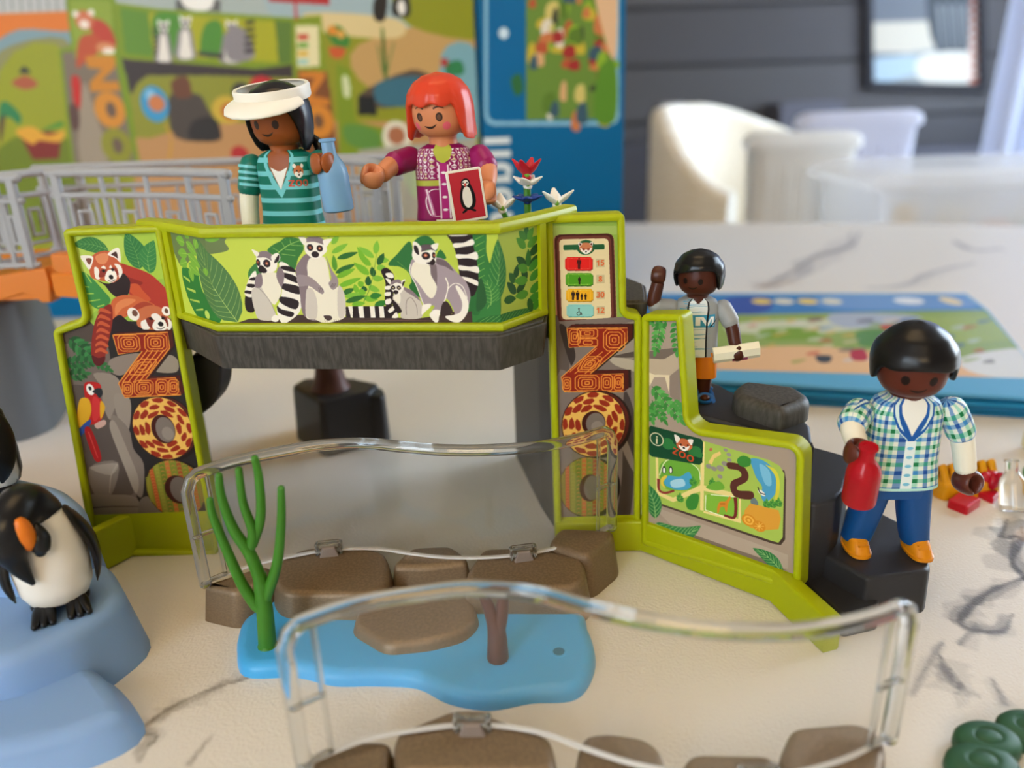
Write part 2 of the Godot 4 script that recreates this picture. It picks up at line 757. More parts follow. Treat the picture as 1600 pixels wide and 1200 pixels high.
func make_materials() -> void:
	M.lime = plastic("a8b202", 0.38)
	M.dark = plastic("ffffff", 0.5)
	M.dark.albedo_texture = noise_tex(0.02, Color("38352f"), Color("4e4a44"), 5, 512, 4)
	M.dark.uv1_triplanar = true
	M.dark.uv1_scale = Vector3(60, 12, 60)
	M.dark.normal_enabled = true
	M.dark.normal_texture = noise_tex(0.05, Color.BLACK, Color.WHITE, 3, 512, 9, 0.0, 1.0, true, 3.0)
	M.dark.normal_scale = 0.35
	M.step = plastic("2f2f32", 0.42)
	M.step.normal_enabled = true
	M.step.normal_texture = noise_tex(0.09, Color.BLACK, Color.WHITE, 3, 512, 11, 0.0, 1.0, true, 2.0)
	M.step.normal_scale = 0.25
	M.step.uv1_triplanar = true
	M.step.uv1_scale = Vector3(50, 50, 50)
	M.brown = plastic("ffffff", 0.42, {"metallic": 0.25})
	M.brown.albedo_texture = noise_tex(0.05, Color("796650"), Color("877259"), 4, 512, 7)
	M.brown.uv1_triplanar = true
	M.brown.uv1_scale = Vector3(30, 60, 30)
	M.brown.normal_enabled = true
	M.brown.normal_texture = noise_tex(0.16, Color.BLACK, Color.WHITE, 3, 512, 5, 0.0, 1.0, true, 2.0)
	M.brown.normal_scale = 0.14
	M.ice = plastic("86a9d8", 0.5, {"subsurf_scatter_enabled": true, "subsurf_scatter_strength": 0.1})
	M.pond = plastic("48aaea", 0.33)
	M.pond.normal_enabled = true
	M.pond.normal_texture = noise_tex(0.12, Color.BLACK, Color.WHITE, 3, 512, 15, 0.0, 1.0, true, 1.5)
	M.pond.normal_scale = 0.2
	M.pond.uv1_triplanar = true
	M.pond.uv1_scale = Vector3(30, 30, 30)
	M.clear = plastic("f4f6f6", 0.06, {"refraction_enabled": true, "refraction_scale": 0.049})
	M.clear.albedo_color.a = 0.02
	M.pane = plastic("c8c4bc", 0.08)
	M.pane.transparency = BaseMaterial3D.TRANSPARENCY_ALPHA
	M.pane.albedo_color.a = 0.015
	M.green = plastic("3f7d22", 0.4)
	M.deepgreen = plastic("2f5a40", 0.5)
	M.bark = plastic("5f3a30", 0.45)
	M.grey = plastic("a6a7aa", 0.4)
	M.orange = plastic("d77a22", 0.42)
	M.white = plastic("f3efe2", 0.35)
	M.black = plastic("15161a", 0.28)
	M.boxblue = plastic("006293", 0.45, {"metallic_specular": 0.2})


func build_room() -> void:
	var plaster := plastic("e6dfd4", 0.9)
	var s := Shape.new()
	s.box(Vector3(-10, -80, -75), Vector3(460, 10, 480), 0.5)
	structure("floor", s, plastic("8f7a63", 0.6))
	s = Shape.new()
	s.box(Vector3(-10, 185, -75), Vector3(460, 10, 480), 0.5)
	structure("ceiling", s, plastic("f0ece4", 0.9))
	s = Shape.new()
	s.box(Vector3(-235, 50, -75), Vector3(10, 280, 480), 0.5)
	structure("wall_left", s, plaster)
	# right wall with a wide window towards the back
	s = Shape.new()
	s.box(Vector3(215, -40, -75), Vector3(10, 80, 480), 0.5)
	s.box(Vector3(215, 172, -75), Vector3(10, 20, 480), 0.5)
	s.box(Vector3(215, 81, 45), Vector3(10, 162, 230), 0.5)
	s.box(Vector3(215, 81, -300), Vector3(10, 162, 30), 0.5)
	structure("wall_right", s, plaster)
	# wall behind the camera with its window
	s = Shape.new()
	s.box(Vector3(-10, -40, 160), Vector3(460, 80, 10), 0.5)
	s.box(Vector3(-10, 172, 160), Vector3(460, 20, 10), 0.5)
	s.box(Vector3(-210, 81, 160), Vector3(60, 162, 10), 0.5)
	s.box(Vector3(65, 81, 160), Vector3(310, 162, 10), 0.5)
	structure("wall_front", s, plaster)
	for w in 2:
		s = Shape.new()
		var n := Node3D.new()
		n.name = "window_%d" % (w + 1)
		n.set_meta("kind", "structure")
		add_child(n)
		var at := Vector3(215, 81, -177) if w == 0 else Vector3(-135, 81, 160)
		var wide := 216.0 if w == 0 else 90.0
		var turn := Basis(Vector3.UP, PI / 2) if w == 0 else Basis()
		for q in [[0, 79, wide, 5], [0, -79, wide, 5], [-wide / 2 + 2.5, 0, 5, 158], [wide / 2 - 2.5, 0, 5, 158], [0, 0, 4, 158]]:
			s.xf = Transform3D(turn, at)
			s.box(Vector3(q[0], q[1], 0), Vector3(q[2], q[3], 5), 0.5)
		structure("window_frame", s, plastic("efeeea", 0.5), n)
		s = Shape.new()
		s.xf = Transform3D(turn, at)
		s.box(Vector3.ZERO, Vector3(wide - 8, 154, 0.6), 0.05)
		var glass := plastic("ffffff", 0.02)
		glass.transparency = BaseMaterial3D.TRANSPARENCY_ALPHA
		glass.albedo_color.a = 0.02
		structure("window_pane", s, glass, n)
	var fillthing := thing("added_ceiling_panel", "added square white fill panel on the ceiling above the table, outside the picture", "ceiling lamp", Vector3(-10, 179, -25))  # unseen panel made up to go with the overhead fill
	s = Shape.new()
	s.box(Vector3(-10, 179, -25), Vector3(96, 2.5, 96), 0.5)
	part("housing", s, plastic("f0f0ee", 0.5), fillthing)
	s = Shape.new()
	s.box(Vector3(-10, 177.4, -25), Vector3(90, 1.0, 90), 0.2)
	part("diffuser", s, plastic("ffffff", 0.5, {"emission_enabled": true, "emission": Color(1.0, 0.86, 0.66), "emission_energy_multiplier": 1.5}), fillthing)
	fillthing = thing("added_front_panel", "added square warm fill panel on the wall behind the camera, outside the picture", "added fill panel", Vector3(-15, 95, 151))  # unseen panel made up to carry the front fill light
	s = Shape.new()
	s.xf = Transform3D(Basis(Vector3.RIGHT, -0.42), Vector3(-15, 95, 150))
	s.box(Vector3(0, 0, 1.2), Vector3(86, 86, 2), 0.5)
	s.box(Vector3(0, 20, -1.5), Vector3(10, 10, 4), 0.5)
	part("housing", s, plastic("f0f0ee", 0.5), fillthing)
	s = Shape.new()
	s.xf = Transform3D(Basis(Vector3.RIGHT, -0.42), Vector3(-15, 95, 149))
	s.box(Vector3(0, 0, 0.6), Vector3(80, 80, 0.8), 0.2)
	part("diffuser", s, plastic("ffffff", 0.5, {"emission_enabled": true, "emission": Color(1.0, 0.86, 0.62), "emission_energy_multiplier": 1.0}), fillthing)
	# dark boarded wall at the back, each board a piece of its own
	s = Shape.new()
	s.box(Vector3(-10, 50, -318), Vector3(460, 280, 8), 0.5)
	var back := structure("wall_back", s, plastic("3a3a40", 0.8))
	var tones := ["575556", "504e50", "5d5b5c", "535153"]
	for i in 13:
		s = Shape.new()
		s.box(Vector3(-10, -66 + i * 20, -312.5), Vector3(458, 19.2, 3), 0.4)
		part_of("board", s, plastic(tones[i * 7 % 4], 0.75), back)

func part_of(called: String, s: Shape, m: Material, parent: Node3D) -> MeshInstance3D:   # a piece of the setting, given in the room's own centimetres
	origin = Vector3.ZERO
	return part(called, s, m, parent)


func build_table() -> void:
	var edge := v2([-110, 45, -110, -118, -40, -109.5, 15.3, -98.4, 39, -93, 50, -89.8, 60, -85.5, 70, -78, 77, -68, 81, -55, 84, -20, 86, 45])
	var s := Shape.new()
	s.block(edge, -3.2, 0.0, 0.35)
	var t := thing("table", "large dining table with a white marble-look top and grey veins", "table", Vector3(-10, -75, -35))
	var m := plastic("ffffff", 0.33)
	m.albedo_texture = table_print()
	m.texture_repeat = false
	m.uv1_scale = Vector3(1.0 / 90, 1.0 / 90, 1)
	m.uv1_offset = Vector3(40.0 / 90, 100.0 / 90, 0)
	m.metallic_specular = 0.5
	m.normal_enabled = true
	m.normal_texture = noise_tex(0.42, Color.BLACK, Color.WHITE, 2, 2048, 31, 0.0, 1.0, true, 4.0)
	m.normal_scale = 0.13
	part("tabletop", s, m, t)
	for q in [[-95, 30], [-95, -95], [60, -60], [70, 30]]:
		s = Shape.new()
		s.box(Vector3(q[0], -39, q[1]), Vector3(7, 72, 7), 0.4)
		part("leg", s, plastic("4a4540", 0.5), t)

func table_print() -> Texture2D:
	var p := Print.new(-40, -100, 50, -10, 11.0, Color("e0dbd3"))
	var rng := RandomNumberGenerator.new()
	rng.seed = 5
	# z runs down the canvas: y of the print is -z - 110
	var veins := [
		["6e665c", 0.55, [-7.34, -18.66, -7.97, -17.94, -8.65, -17.77, -9.05, -17.36, -9.68, -16.9, -10.07, -16.57, -10.14, -16.12, -9.78, -15.88, -9.89, -15.36, -9.84, -14.95]],
		["3f3f42", 1.0, [16.8, -21.53, 15.46, -20.72, 14.29, -20.12, 13.45, -19.63, 13.44, -19.32]],
		["55555a", 0.9, [13.5, -19.53, 13.68, -19.06, 14.2, -18.89, 15.04, -19.54]],
		["77777a", 0.5, [13.95, -19.2, 12.92, -18.23]],
		["606064", 1.4, [12.14, -17.73, 11.86, -16.96, 12.32, -16.69]],
		["77777a", 0.5, [12.89, -16.91, 12.77, -15.85]],
		["77777a", 0.4, [10.44, -16.42, 11.58, -17.62, 12.43, -18.54]],
		["8a8a8a", 0.3, [11.62, -16.37, 12.29, -16.33]],
		["2f2d2e", 1.6, [18.64, -25.37, 17.89, -24.27, 17.78, -23.42, 17.18, -22.26, 16.9, -21.52]],
		["8b6a4a", 0.8, [18.48, -24.46, 18.12, -23.61]],
		["74747c", 3.0, [39.03, -86.44, 34.52, -78.24, 29.1, -72.58, 25.01, -66.22, 20.37, -62.1]],
		["74747c", 2.0, [46.42, -79.62, 45.45, -74.44, 48.06, -74.62]],
		["8a8a90", 1.5, [42.74, -68.71, 37.02, -65.57, 32.23, -61.45, 28.81, -60.84]],
		["9a7a60", 2.0, [24.69, -63.78, 20.57, -62.76]],
		["8f8880", 0.35, [-8.23, -15.81, -8.51, -14.8]],
	]
	for q in veins:
		vein(p, q[0], q[1], q[2], rng)
	var t := p.done()
	return t

# a ragged mineral vein: points on the table in x, z
func vein(p: Print, c: String, w: float, pts: Array, rng: RandomNumberGenerator) -> void:
	for layer in 3:
		var flat := []
		for i in range(0, pts.size(), 2):
			flat.append(pts[i] + rng.randf_range(-0.25, 0.25) * w)
			flat.append(-110.0 - pts[i + 1] + rng.randf_range(-0.25, 0.25) * w)
		var cc := Color(c)
		cc.a = [0.12, 0.28, 0.6][layer]
		var q := p.path(flat, true, false)
		var l := PackedVector2Array()
		var r := PackedVector2Array()
		for i in q.size():
			var d := (q[mini(i + 1, q.size() - 1)] - q[maxi(i - 1, 0)]).normalized().orthogonal()
			var f := float(i) / q.size()
			var h: float = w * p.k * [1.0, 0.55, 0.2][layer] * (0.35 + rng.randf()) * sqrt(sin(PI * clampf(f, 0.04, 0.96)))
			l.append(q[i] + d * h * rng.randf_range(0.3, 0.7))
			r.append(q[i] - d * h * rng.randf_range(0.3, 0.7))
		r.reverse()
		l.append_array(r)
		p.fill(l, cc)


func build_gate() -> void:
	var t := thing("zoo_gate", "lime green toy zoo entrance gate with two printed ZOO pillars and a lemur balcony", "toy gate", Vector3(-5, 0, -26))
	# dark platform of the balcony
	var s := Shape.new()
	var plan := v2([-10.79, -24.72, -9.02, -22.63, -0.29, -21.53, 1.13, -22.84, 1.3, -24.75, 4.6, -24.75, 4.95, -27.2, 3.9, -30.0, 3.0, -33.5, -12.2, -33.5, -13.4, -26.5, -11.6, -25.2])
	s.block(rounded(plan, 0.15), 7.85, 8.95, 0.06, -0.12)
	s.block(rounded(Geometry2D.offset_polygon(plan, -0.1)[0], 0.15), 8.85, 9.02, 0.06)
	part("platform", s, M.dark, t)
	# supports under the platform, behind the pillars
	s = Shape.new()
	s.xf = Transform3D(Basis(), Vector3(0, 0, -26.2))
	s.plate(rounded(v2([-11.6, 7.21, -10.35, 7.16, -10.56, 5.9, -10.89, 5.31, -11.52, 4.83, -12.02, 4.9]), 0.4), -1.2, 0.0, 0.15)
	part("bracket", s, M.step, t)
	s = Shape.new()
	s.block(rounded(v2([0.06, -32.02, 0.35, -31.0, 3.4, -31.0, 3.6, -25.2, 1.55, -25.2, 1.0, -27.2]), 0.2), 0.0, 7.9, 0.1)
	part("column", s, M.step, t)
	s = Shape.new()
	s.block(rounded(v2([-15.0, -25.6, -15.2, -31.0, -13.4, -31.0, -12.6, -25.6]), 0.2), 0.0, 7.9, 0.1)
	part("column", s, M.step, t)
	# left pillar
	var o := rounded(v2([-14.04, 12.03, -10.89, 12.06, -11.02, 0.3, -11.17, -0.13, -14.92, 0.02, -15.74, 0.05, -15.13, 8.78, -14.04, 9.11]), 0.22)
	var front := Node3D.new()
	s = Shape.new()
	s.xf = Transform3D(Basis(), Vector3(0, 0, -24.7))
	s.plate(o, -0.55, -0.08, 0.02)
	s.rim(o, 0.24, -0.12, 0.12, 0.10)
	var lp := part("pillar", s, M.lime, t)
	s = Shape.new()
	s.xf = Transform3D(Basis(), Vector3(0, 0, -24.7))
	var inset: PackedVector2Array = Geometry2D.offset_polygon(o, -0.22)[0]
	var cut := v2([-20, 1.72, -5, 1.72, -5, 20, -20, 20])
	inset = Geometry2D.intersect_polygons(inset, cut)[0]
	s.face(inset, -0.07, Rect2(-16, 1.5, 5.5, 11))
	part("panda_sticker", s, printed(left_print(), 0.5), lp)
	s = Shape.new()
	run(s, [Vector2(-14.8, -23.69), Vector2(-14.06, -24.85), Vector2(-11.2, -24.75)], round_prof(-0.45, 0.0, 0.0, 1.66, 0.12))
	part("base", s, M.lime, lp)
	# right pillar and the side wall turned towards us
	o = rounded(v2([1.19, 12.02, 3.65, 12.02, 3.77, 8.88, 4.27, 8.78, 4.46, -0.14, 1.37, 0.25]), 0.18)
	s = Shape.new()
	s.xf = Transform3D(Basis(), Vector3(0, 0, -23.99))
	s.plate(o, -0.6, -0.08, 0.02)
	s.rim(o, 0.24, -0.12, 0.10, 0.10)
	var rp := part("pillar", s, M.lime, t)
	s = Shape.new()
	s.xf = Transform3D(Basis(), Vector3(0, 0, -23.99))
	inset = Geometry2D.offset_polygon(o, -0.24)[0]
	inset = Geometry2D.intersect_polygons(inset, v2([-20, 1.36, 9, 1.36, 9, 20, -20, 20]))[0]
	s.face(inset, -0.07, Rect2(1, 1, 3.6, 11.5))
	part("price_sticker", s, printed(right_print(), 0.5), rp)
	s = Shape.new()
	run(s, [Vector2(1.4, -23.86), Vector2(4.42, -23.81), Vector2(8.05, -20.64), Vector2(8.81, -18.17)], round_prof(-0.5, 0.0, 0.05, 1.25, 0.12), [0, 0, 0, -0.05])
	part("base", s, M.lime, rp)
	o = rounded(v2([-0.22, 8.79, 1.24, 9.03, 1.67, 5.54, 2, 5.34, 5.04, 5.72, 5.39, 5.45, 5.74, 0.77, 0.04, 0.31]), 0.2)
	s = Shape.new()
	s.xf = wing
	s.plate(o, -0.6, -0.08, 0.02)
	s.rim(o, 0.24, -0.12, 0.10, 0.10)
	var wg := part("side_wall", s, M.lime, t)
	s = Shape.new()
	s.xf = wing
	inset = Geometry2D.offset_polygon(o, -0.24)[0]
	inset = Geometry2D.intersect_polygons(inset, v2([-20, 1.27, 9, 1.27, 9, 20, -20, 20]))[0]
	s.face(inset, -0.07, Rect2(-0.2, 1, 5.8, 8.2))
	part("map_sticker", s, printed(wing_print(), 0.5), wg)
	# balcony wall
	var line := [Vector2(-10.81, -24.7), Vector2(-8.95, -22.99), Vector2(-0.27, -21.93), Vector2(1.09, -23.54)]
	s = Shape.new()
	run(s, line, round_prof(-0.35, 9.0, 0.0, 12.0, 0.04))
	run(s, line, round_prof(-0.2, 9.0, 0.16, 9.26, 0.09))
	run(s, [Vector2(-11.75, -25.15)] + line + [Vector2(2.1, -25.0)], round_prof(-0.42, 11.86, 0.2, 12.2, 0.13))
	for e in [0, 2]:
		var a: Vector2 = line[e].lerp(line[e + 1], 0.0 if e == 0 else 0.86)
		var z: Vector2 = line[e].lerp(line[e + 1], 0.14 if e == 0 else 1.0)
		run(s, [a, z], round_prof(-0.2, 9.0, 0.14, 12.0, 0.09))
	var bw := part("balcony_wall", s, M.lime, t)
	s = Shape.new()
	var total := 0.0
	for i in 3:
		total += line[i].distance_to(line[i + 1])
	var vs := PackedVector3Array()
	var us := PackedVector2Array()
	var ids := PackedInt32Array()
	var along := 0.0
	for i in 4:
		var a: Vector2 = (line[maxi(i, 1)] - line[maxi(i, 1) - 1]).normalized()
		var b: Vector2 = (line[mini(i, 2) + 1] - line[mini(i, 2)]).normalized()
		var m := (Vector2(-a.y, a.x) + Vector2(-b.y, b.x)).normalized()
		for k in 2:
			vs.append(Vector3(line[i].x + m.x * 0.02, [9.24, 11.9][k], line[i].y + m.y * 0.02))
			us.append(Vector2(along / total, 1.0 - k))
		if i < 3:
			along += line[i].distance_to(line[i + 1])
			ids.append_array([i * 2, i * 2 + 1, i * 2 + 2, i * 2 + 1, i * 2 + 3, i * 2 + 2])
	s.add(vs, us, ids, false)
	part("lemur_sticker", s, printed(lemur_print(), 0.5), bw, 10.0)


var wing := Transform3D(Basis(Vector3(0.7531, 0, 0.6579), Vector3.UP, Vector3(-0.6579, 0, 0.7531)), Vector3(4.4243, 0, -23.8109))


func build_stairs() -> void:
	var t := thing("rock_stairs", "dark grey moulded rock staircase stepping down behind the green map wall", "toy rock", Vector3(9, 0, -23))
	var s := Shape.new()
	s.block(rounded(v2([8.99, -20.75, 8.99, -21.02, 9.39, -22.24, 9.2, -23.6, 8.6, -25.0, 7.6, -25.2, 7.75, -25.14, 7.57, -26.06, 7.12, -26.58, 6.52, -26.57, 4.9, -26.0, 5.29, -24.05]), 0.15), 0.0, 5.45, 0.12, 0.05)
	part("top_step", s, M.step, t)
	s = Shape.new()
	s.block(rounded(v2([9.1, -20.65, 9.91, -20.96, 10.44, -21.59, 11.47, -23.43, 11.4, -23.99, 10.62, -24.73, 8.3, -25.5, 8.03, -21.86]), 0.12), 0.0, 3.5, 0.12, 0.0)
	part("middle_step", s, M.step, t)
	s = Shape.new()
	s.block(rounded(v2([9.06, -20.76, 9.51, -21.42, 10.54, -19.59, 12.51, -19.87, 12.74, -20.13, 12.86, -20.58, 13.09, -22.66, 12.62, -23.6, 11.86, -23.93, 8.88, -21.91]), 0.12), 0.0, 1.5, 0.14, 0.05)
	part("low_step", s, M.step, t)
	s = Shape.new()
	s.block(rounded(v2([9.07, -21.01, 9.86, -22.3, 10.96, -20.38, 11.19, -20.26, 11.06, -19.71, 10.76, -19.16, 9.64, -18.86]), 0.12), 0.0, 0.7, 0.12, 0.05)
	part("bottom_step", s, M.step, t)
	# boulder on the top step
	s = Shape.new()
	s.block(rounded(v2([7.35, -23.93, 7.3, -23.16, 8.27, -21.94, 8.48, -21.97, 9.42, -22.54, 9.63, -23.05, 9.47, -23.96, 7.96, -24.69]), 0.25), 5.44, 6.15, 0.3, 0.0, 4)
	single("boulder", s, M.dark, "rounded grey boulder sitting on the top rock step beside the waving child", "toy rock", Vector3(8.3358, 5.45, -22.797))


func build_fences() -> void:
	# the pond plate
	var s := Shape.new()
	var shore := []
	for q in smooth_path([Vector2(-8.63, -19.2), Vector2(-8.73, -20.22), Vector2(-8.21, -20.96), Vector2(-7.78, -21.11), Vector2(-5.38, -20.39), Vector2(-1.34, -20.46), Vector2(1.67, -20.12), Vector2(2.04, -19.3), Vector2(2.14, -18.14), Vector2(1.81, -17.11), Vector2(1.29, -16.61), Vector2(0.26, -16.58), Vector2(-0.91, -16.37), Vector2(-2.02, -16.66), Vector2(-2.95, -17.28), Vector2(-4.19, -17.45), Vector2(-5.34, -17.51), Vector2(-6.51, -17.91), Vector2(-8.04, -18.03), Vector2(-8.63, -19.2)], 5):
		shore.append(q)
	shore.pop_back()
	s.block(PackedVector2Array(shore), 0.0, 0.42, 0.3, 0.02, 4)
	var pond := thing("pond", "flat sky blue pond plate with a round plug hole and wavy shore", "toy pond", Vector3(-3, 0, -18.5))
	part("water", s, M.pond, pond, 50.0)
	s = Shape.new()
	var hole: Vector3 = Vector3(1.0805, 0.42, -18.1171)
	s.lathe([[0.0, 0.405], [0.17, 0.405], [0.19, 0.43], [0.24, 0.43], [0.26, 0.40]], 20)
	for i in s.v.size():
		s.v[i] += Vector3(hole.x, 0, hole.z)
	part("plug_rim", s, M.pond, pond)
	s = Shape.new()
	s.xf.origin = Vector3(hole.x, 0, hole.z)
	s.lathe([[0.165, 0.38], [0.165, 0.432], [0.0, 0.432]], 20)
	part("plug_hole", s, plastic("1c6d92", 0.5), pond)
	# rocks along the rear fence
	var base := thing("rock_border", "brown pearly rock border behind the blue pond carrying the clear screen", "toy rock", Vector3(-3, 0, -20.5))
	var heights := [1.25, 1.3, 1.35, 1.3, 1.5, 0.75]
	var outlines := [
		[-10.05, -20.8, -9.89, -21.01, -8.47, -21.85, -8.14, -21.75, -8, -21.01, -8.84, -20.34],
		[-8.1, -21.83, -7.44, -22.69, -6.31, -22.94, -4.57, -22.44, -4.24, -21.73, -4.07, -20.47, -4.54, -19.93, -7.35, -20.19, -7.74, -20.69],
		[-4.09, -21.55, -3.6, -22.51, -2.24, -22.53, -1.65, -21.73, -1.68, -21.37, -2.98, -21.25, -4.01, -21.31],
		[-1.68, -20.95, -1.19, -22.35, 0.61, -22.32, 2.13, -21.54, 2.15, -20.41, 1.75, -19.91, -1.63, -20.11],
		[0.99, -22.16, 1.49, -23.19, 3.3, -22.88, 3.25, -22.37, 2.28, -21.22],
		[-5.07, -19.2, -4.99, -20.69, -4.72, -21.3, -1.79, -21.12, -1.49, -20.49, -1.27, -19.33, -1.68, -18.69, -2.67, -18.35, -3.91, -18.23],
	]
	for i in outlines.size():
		s = Shape.new()
		stone(s, outlines[i], 0.0, heights[i], 0.2, 0.18, 0.3)
		part("rock", s, M.brown, base)
	var near := thing("rock_border", "brown rock border at the bottom edge of the picture under the nearer clear screen", "toy rock", Vector3(2, 0, -13.5))
	outlines = [
		[-5.01, -13.98, -3.9, -14.35, -3.36, -14.29, -3.18, -14.18, -3.15, -12.99, -4.83, -13.06],
		[-3.02, -14.5, -1.77, -15.13, -1.25, -15.11, 0.17, -14.39, 0.62, -14.12, 0.7, -13.64, 0.66, -13.05, -2.94, -13.21, -3.11, -14.08],
		[1.19, -13.7, 1.43, -14.23, 2.04, -14.28, 2.84, -14.07, 3.14, -13.74, 3.22, -13.02, 1.21, -12.66],
		[3.47, -13.14, 3.83, -13.63, 5.7, -13.5, 5.53, -12.53, 3.35, -12.62],
		[5.74, -13.29, 6.32, -14.13, 7.79, -14.23, 8.16, -14.09, 8.29, -13.58, 8.12, -13.18, 7.6, -12.31, 6.48, -12.35, 5.8, -12.82],
	]
	for i in outlines.size():
		s = Shape.new()
		stone(s, outlines[i], 0.0, [1.2, 1.3, 1.25, 1.2, 1.35][i], 0.2, 0.15, 0.3)
		part("rock", s, M.brown, near)
	# the clear screens: the same curved piece twice
	var f := clear_screen("curved clear plastic screen standing on the rocks behind the blue pond")
	f.position = Vector3(-3.3202, 1.38, -21.987) * 0.01
	f.rotation.y = 0.1893
	var g: Node3D = f.duplicate()
	g.name = numbered("clear_screen")
	add_child(g)
	g.set_meta("label", "curved clear plastic screen nearest the camera, in front of the blue pond")
	g.position = Vector3(1.6749, 1.38, -13.5473) * 0.01
	g.rotation.y = 0.0155

func clear_screen(label: String) -> Node3D:
	var t := thing("clear_screen", label, "toy fence", Vector3.ZERO, 0.0, "clear curved screens")
	origin = Vector3.ZERO
	var curve := smooth_path([Vector2(-6.72, 0), Vector2(-5.38, -0.66), Vector2(-3.77, -0.93), Vector2(-2.69, -0.95), Vector2(-1.34, -0.64), Vector2(-0.13, 0), Vector2(0.94, 0.48), Vector2(2.29, 0.82), Vector2(3.9, 0.9), Vector2(5.38, 0.58), Vector2(6.72, 0)], 6)
	var n := curve.size()
	var h := 3.72
	# pane: two close faces
	var s := Shape.new()
	var line := []
	for q in curve:
		line.append(Vector2(q.x, q.y))
	run(s, line, [[-0.04, 0.0], [0.04, 0.0], [0.04, h], [-0.04, h]])
	part("pane", s, M.pane, t, 30.0)
	# frame: one bent rod up one side, over the top and down the other
	s = Shape.new()
	var rod := []
	for k in 8:
		rod.append(Vector3(curve[0].x, h * k / 8.0 - 0.0, curve[0].y))
	rod.pop_back()
	for i in n:
		var e := minf(float(i), n - 1.0 - i)
		rod.append(Vector3(curve[i].x, h - 0.5 * pow(maxf(0.0, 1.0 - e / 2.0), 2.0) + 0.2 * sin(PI * i / (n - 1.0)), curve[i].y))
	for k in 7:
		rod.append(Vector3(curve[n - 1].x, h * (6 - k) / 8.0, curve[n - 1].y))
	s.tube(rod, 0.19, 12, 1.0, Vector3(0, 0, 1))
	part("frame_rod", s, M.clear, t, 60.0)
	for e in 2:
		# slot bars inside each end
		s = Shape.new()
		var i0 := 0 if e == 0 else n - 1
		var i1 := 3 if e == 0 else n - 4
		var a := Vector3(curve[i0].x, 0, curve[i0].y)
		var b := Vector3(curve[i1].x, 0, curve[i1].y)
		s.tube([b + Vector3(0, 0.05, 0), b + Vector3(0, h * 0.5, 0), b + Vector3(0, h - 0.15, 0)], 0.07, 8)
		s.tube([a + Vector3(0, h * 0.46, 0), b + Vector3(0, h * 0.46, 0)], 0.08, 8)
		s.tube([a + Vector3(0, 0.06, 0), b + Vector3(0, 0.06, 0)], 0.08, 8)
		part("slot_bar", s, M.clear, t, 60.0)
	# bottom edge and clips
	s = Shape.new()
	run(s, line, [[-0.05, -0.02], [0.05, -0.02], [0.05, 0.05], [-0.05, 0.05]])
	part("bottom_edge", s, plastic("dcdad6", 0.25), t)  # off-white strip, the thin highlight along the clear edge put into its colour
	for f in [0.29, 0.765]:
		var at: Vector2 = curve[int(f * n)]
		var d: Vector2 = (curve[int(f * n) + 1] - curve[int(f * n) - 1]).normalized()
		s = Shape.new()
		s.xf = Transform3D(Basis(Vector3(d.x, 0, d.y), Vector3.UP, Vector3(-d.y, 0, d.x)), Vector3(at.x, 0, at.y))
		s.box(Vector3(0, 0.1, 0.12), Vector3(0.72, 0.5, 0.12), 0.05)
		s.box(Vector3(-0.4, 0.16, 0.1), Vector3(0.1, 0.42, 0.3), 0.04)
		s.box(Vector3(0.4, 0.16, 0.1), Vector3(0.1, 0.42, 0.3), 0.04)
		s.box(Vector3(0, 0.36, 0.08), Vector3(0.8, 0.09, 0.22), 0.03)
		part("clip", s, M.clear, t)
		s = Shape.new()
		s.xf = Transform3D(Basis(Vector3(d.x, 0, d.y), Vector3.UP, Vector3(-d.y, 0, d.x)), Vector3(at.x, 0, at.y))
		s.plate(v2([-0.2, 0.27, -0.34, -0.14, 0.34, -0.14, 0.2, 0.27]), 0.19, 0.3, 0.04)
		part("clip_tongue", s, plastic("8d8078", 0.3), t)
	return t


func build_iceberg() -> void:
	var t := thing("iceberg", "pale blue stepped plastic iceberg at the left edge carrying the penguins", "toy iceberg", Vector3(-14, 0, -17))
	var s := Shape.new()
	s.block(rounded(v2([-11.99, -17.7, -11.03, -16.82, -10.17, -15.81, -10.97, -15.16, -12.78, -14.57, -22, -14, -24, -22]), 0.5), 0.0, 0.95, 0.45, 0.3, 5)
	part("lower_ledge", s, M.ice, t, 50.0)
	s = Shape.new()
	s.block(rounded(v2([-12.96, -21.09, -11.47, -19.2, -12.23, -17.51, -13.61, -16.43, -24, -16, -24, -27]), 0.6), 0.0, 2.1, 0.45, 0.3, 5)
	part("upper_ledge", s, M.ice, t, 50.0)
	s = Shape.new()
	s.block(rounded(v2([-15.33, -23.38, -13.88, -22.05, -13.17, -20.92, -14, -19.59, -14.95, -19.32, -26, -22, -26, -28]), 0.6), 0.0, 3.7, 0.4, 0.25, 5)
	part("peak", s, M.ice, t, 50.0)


# ---------------------------------------------------------------- toy figures, built about their own feet, facing +z
func oval(c: Vector3, a: float, b: float, n := 3.0, seg := 28) -> PackedVector3Array:
	var out := PackedVector3Array()
	for j in seg:
		var t := TAU * j / seg
		var x := -signf(sin(t)) * pow(absf(sin(t)), 2.0 / n)
		var z := -signf(cos(t)) * pow(absf(cos(t)), 2.0 / n)
		out.append(c + Vector3(x * a, 0, z * b))
	return out

func between(keys: Array, y: float, k: int) -> float:      # keys: [y, value, value ...] in rising y
	for i in keys.size() - 1:
		if y <= keys[i + 1][0]:
			var t := clampf((y - keys[i][0]) / (keys[i + 1][0] - keys[i][0]), 0.0, 1.0)
			return lerpf(keys[i][k], keys[i + 1][k], t * t * (3 - 2 * t) * 0.4 + t * 0.6)
	return keys[-1][k]

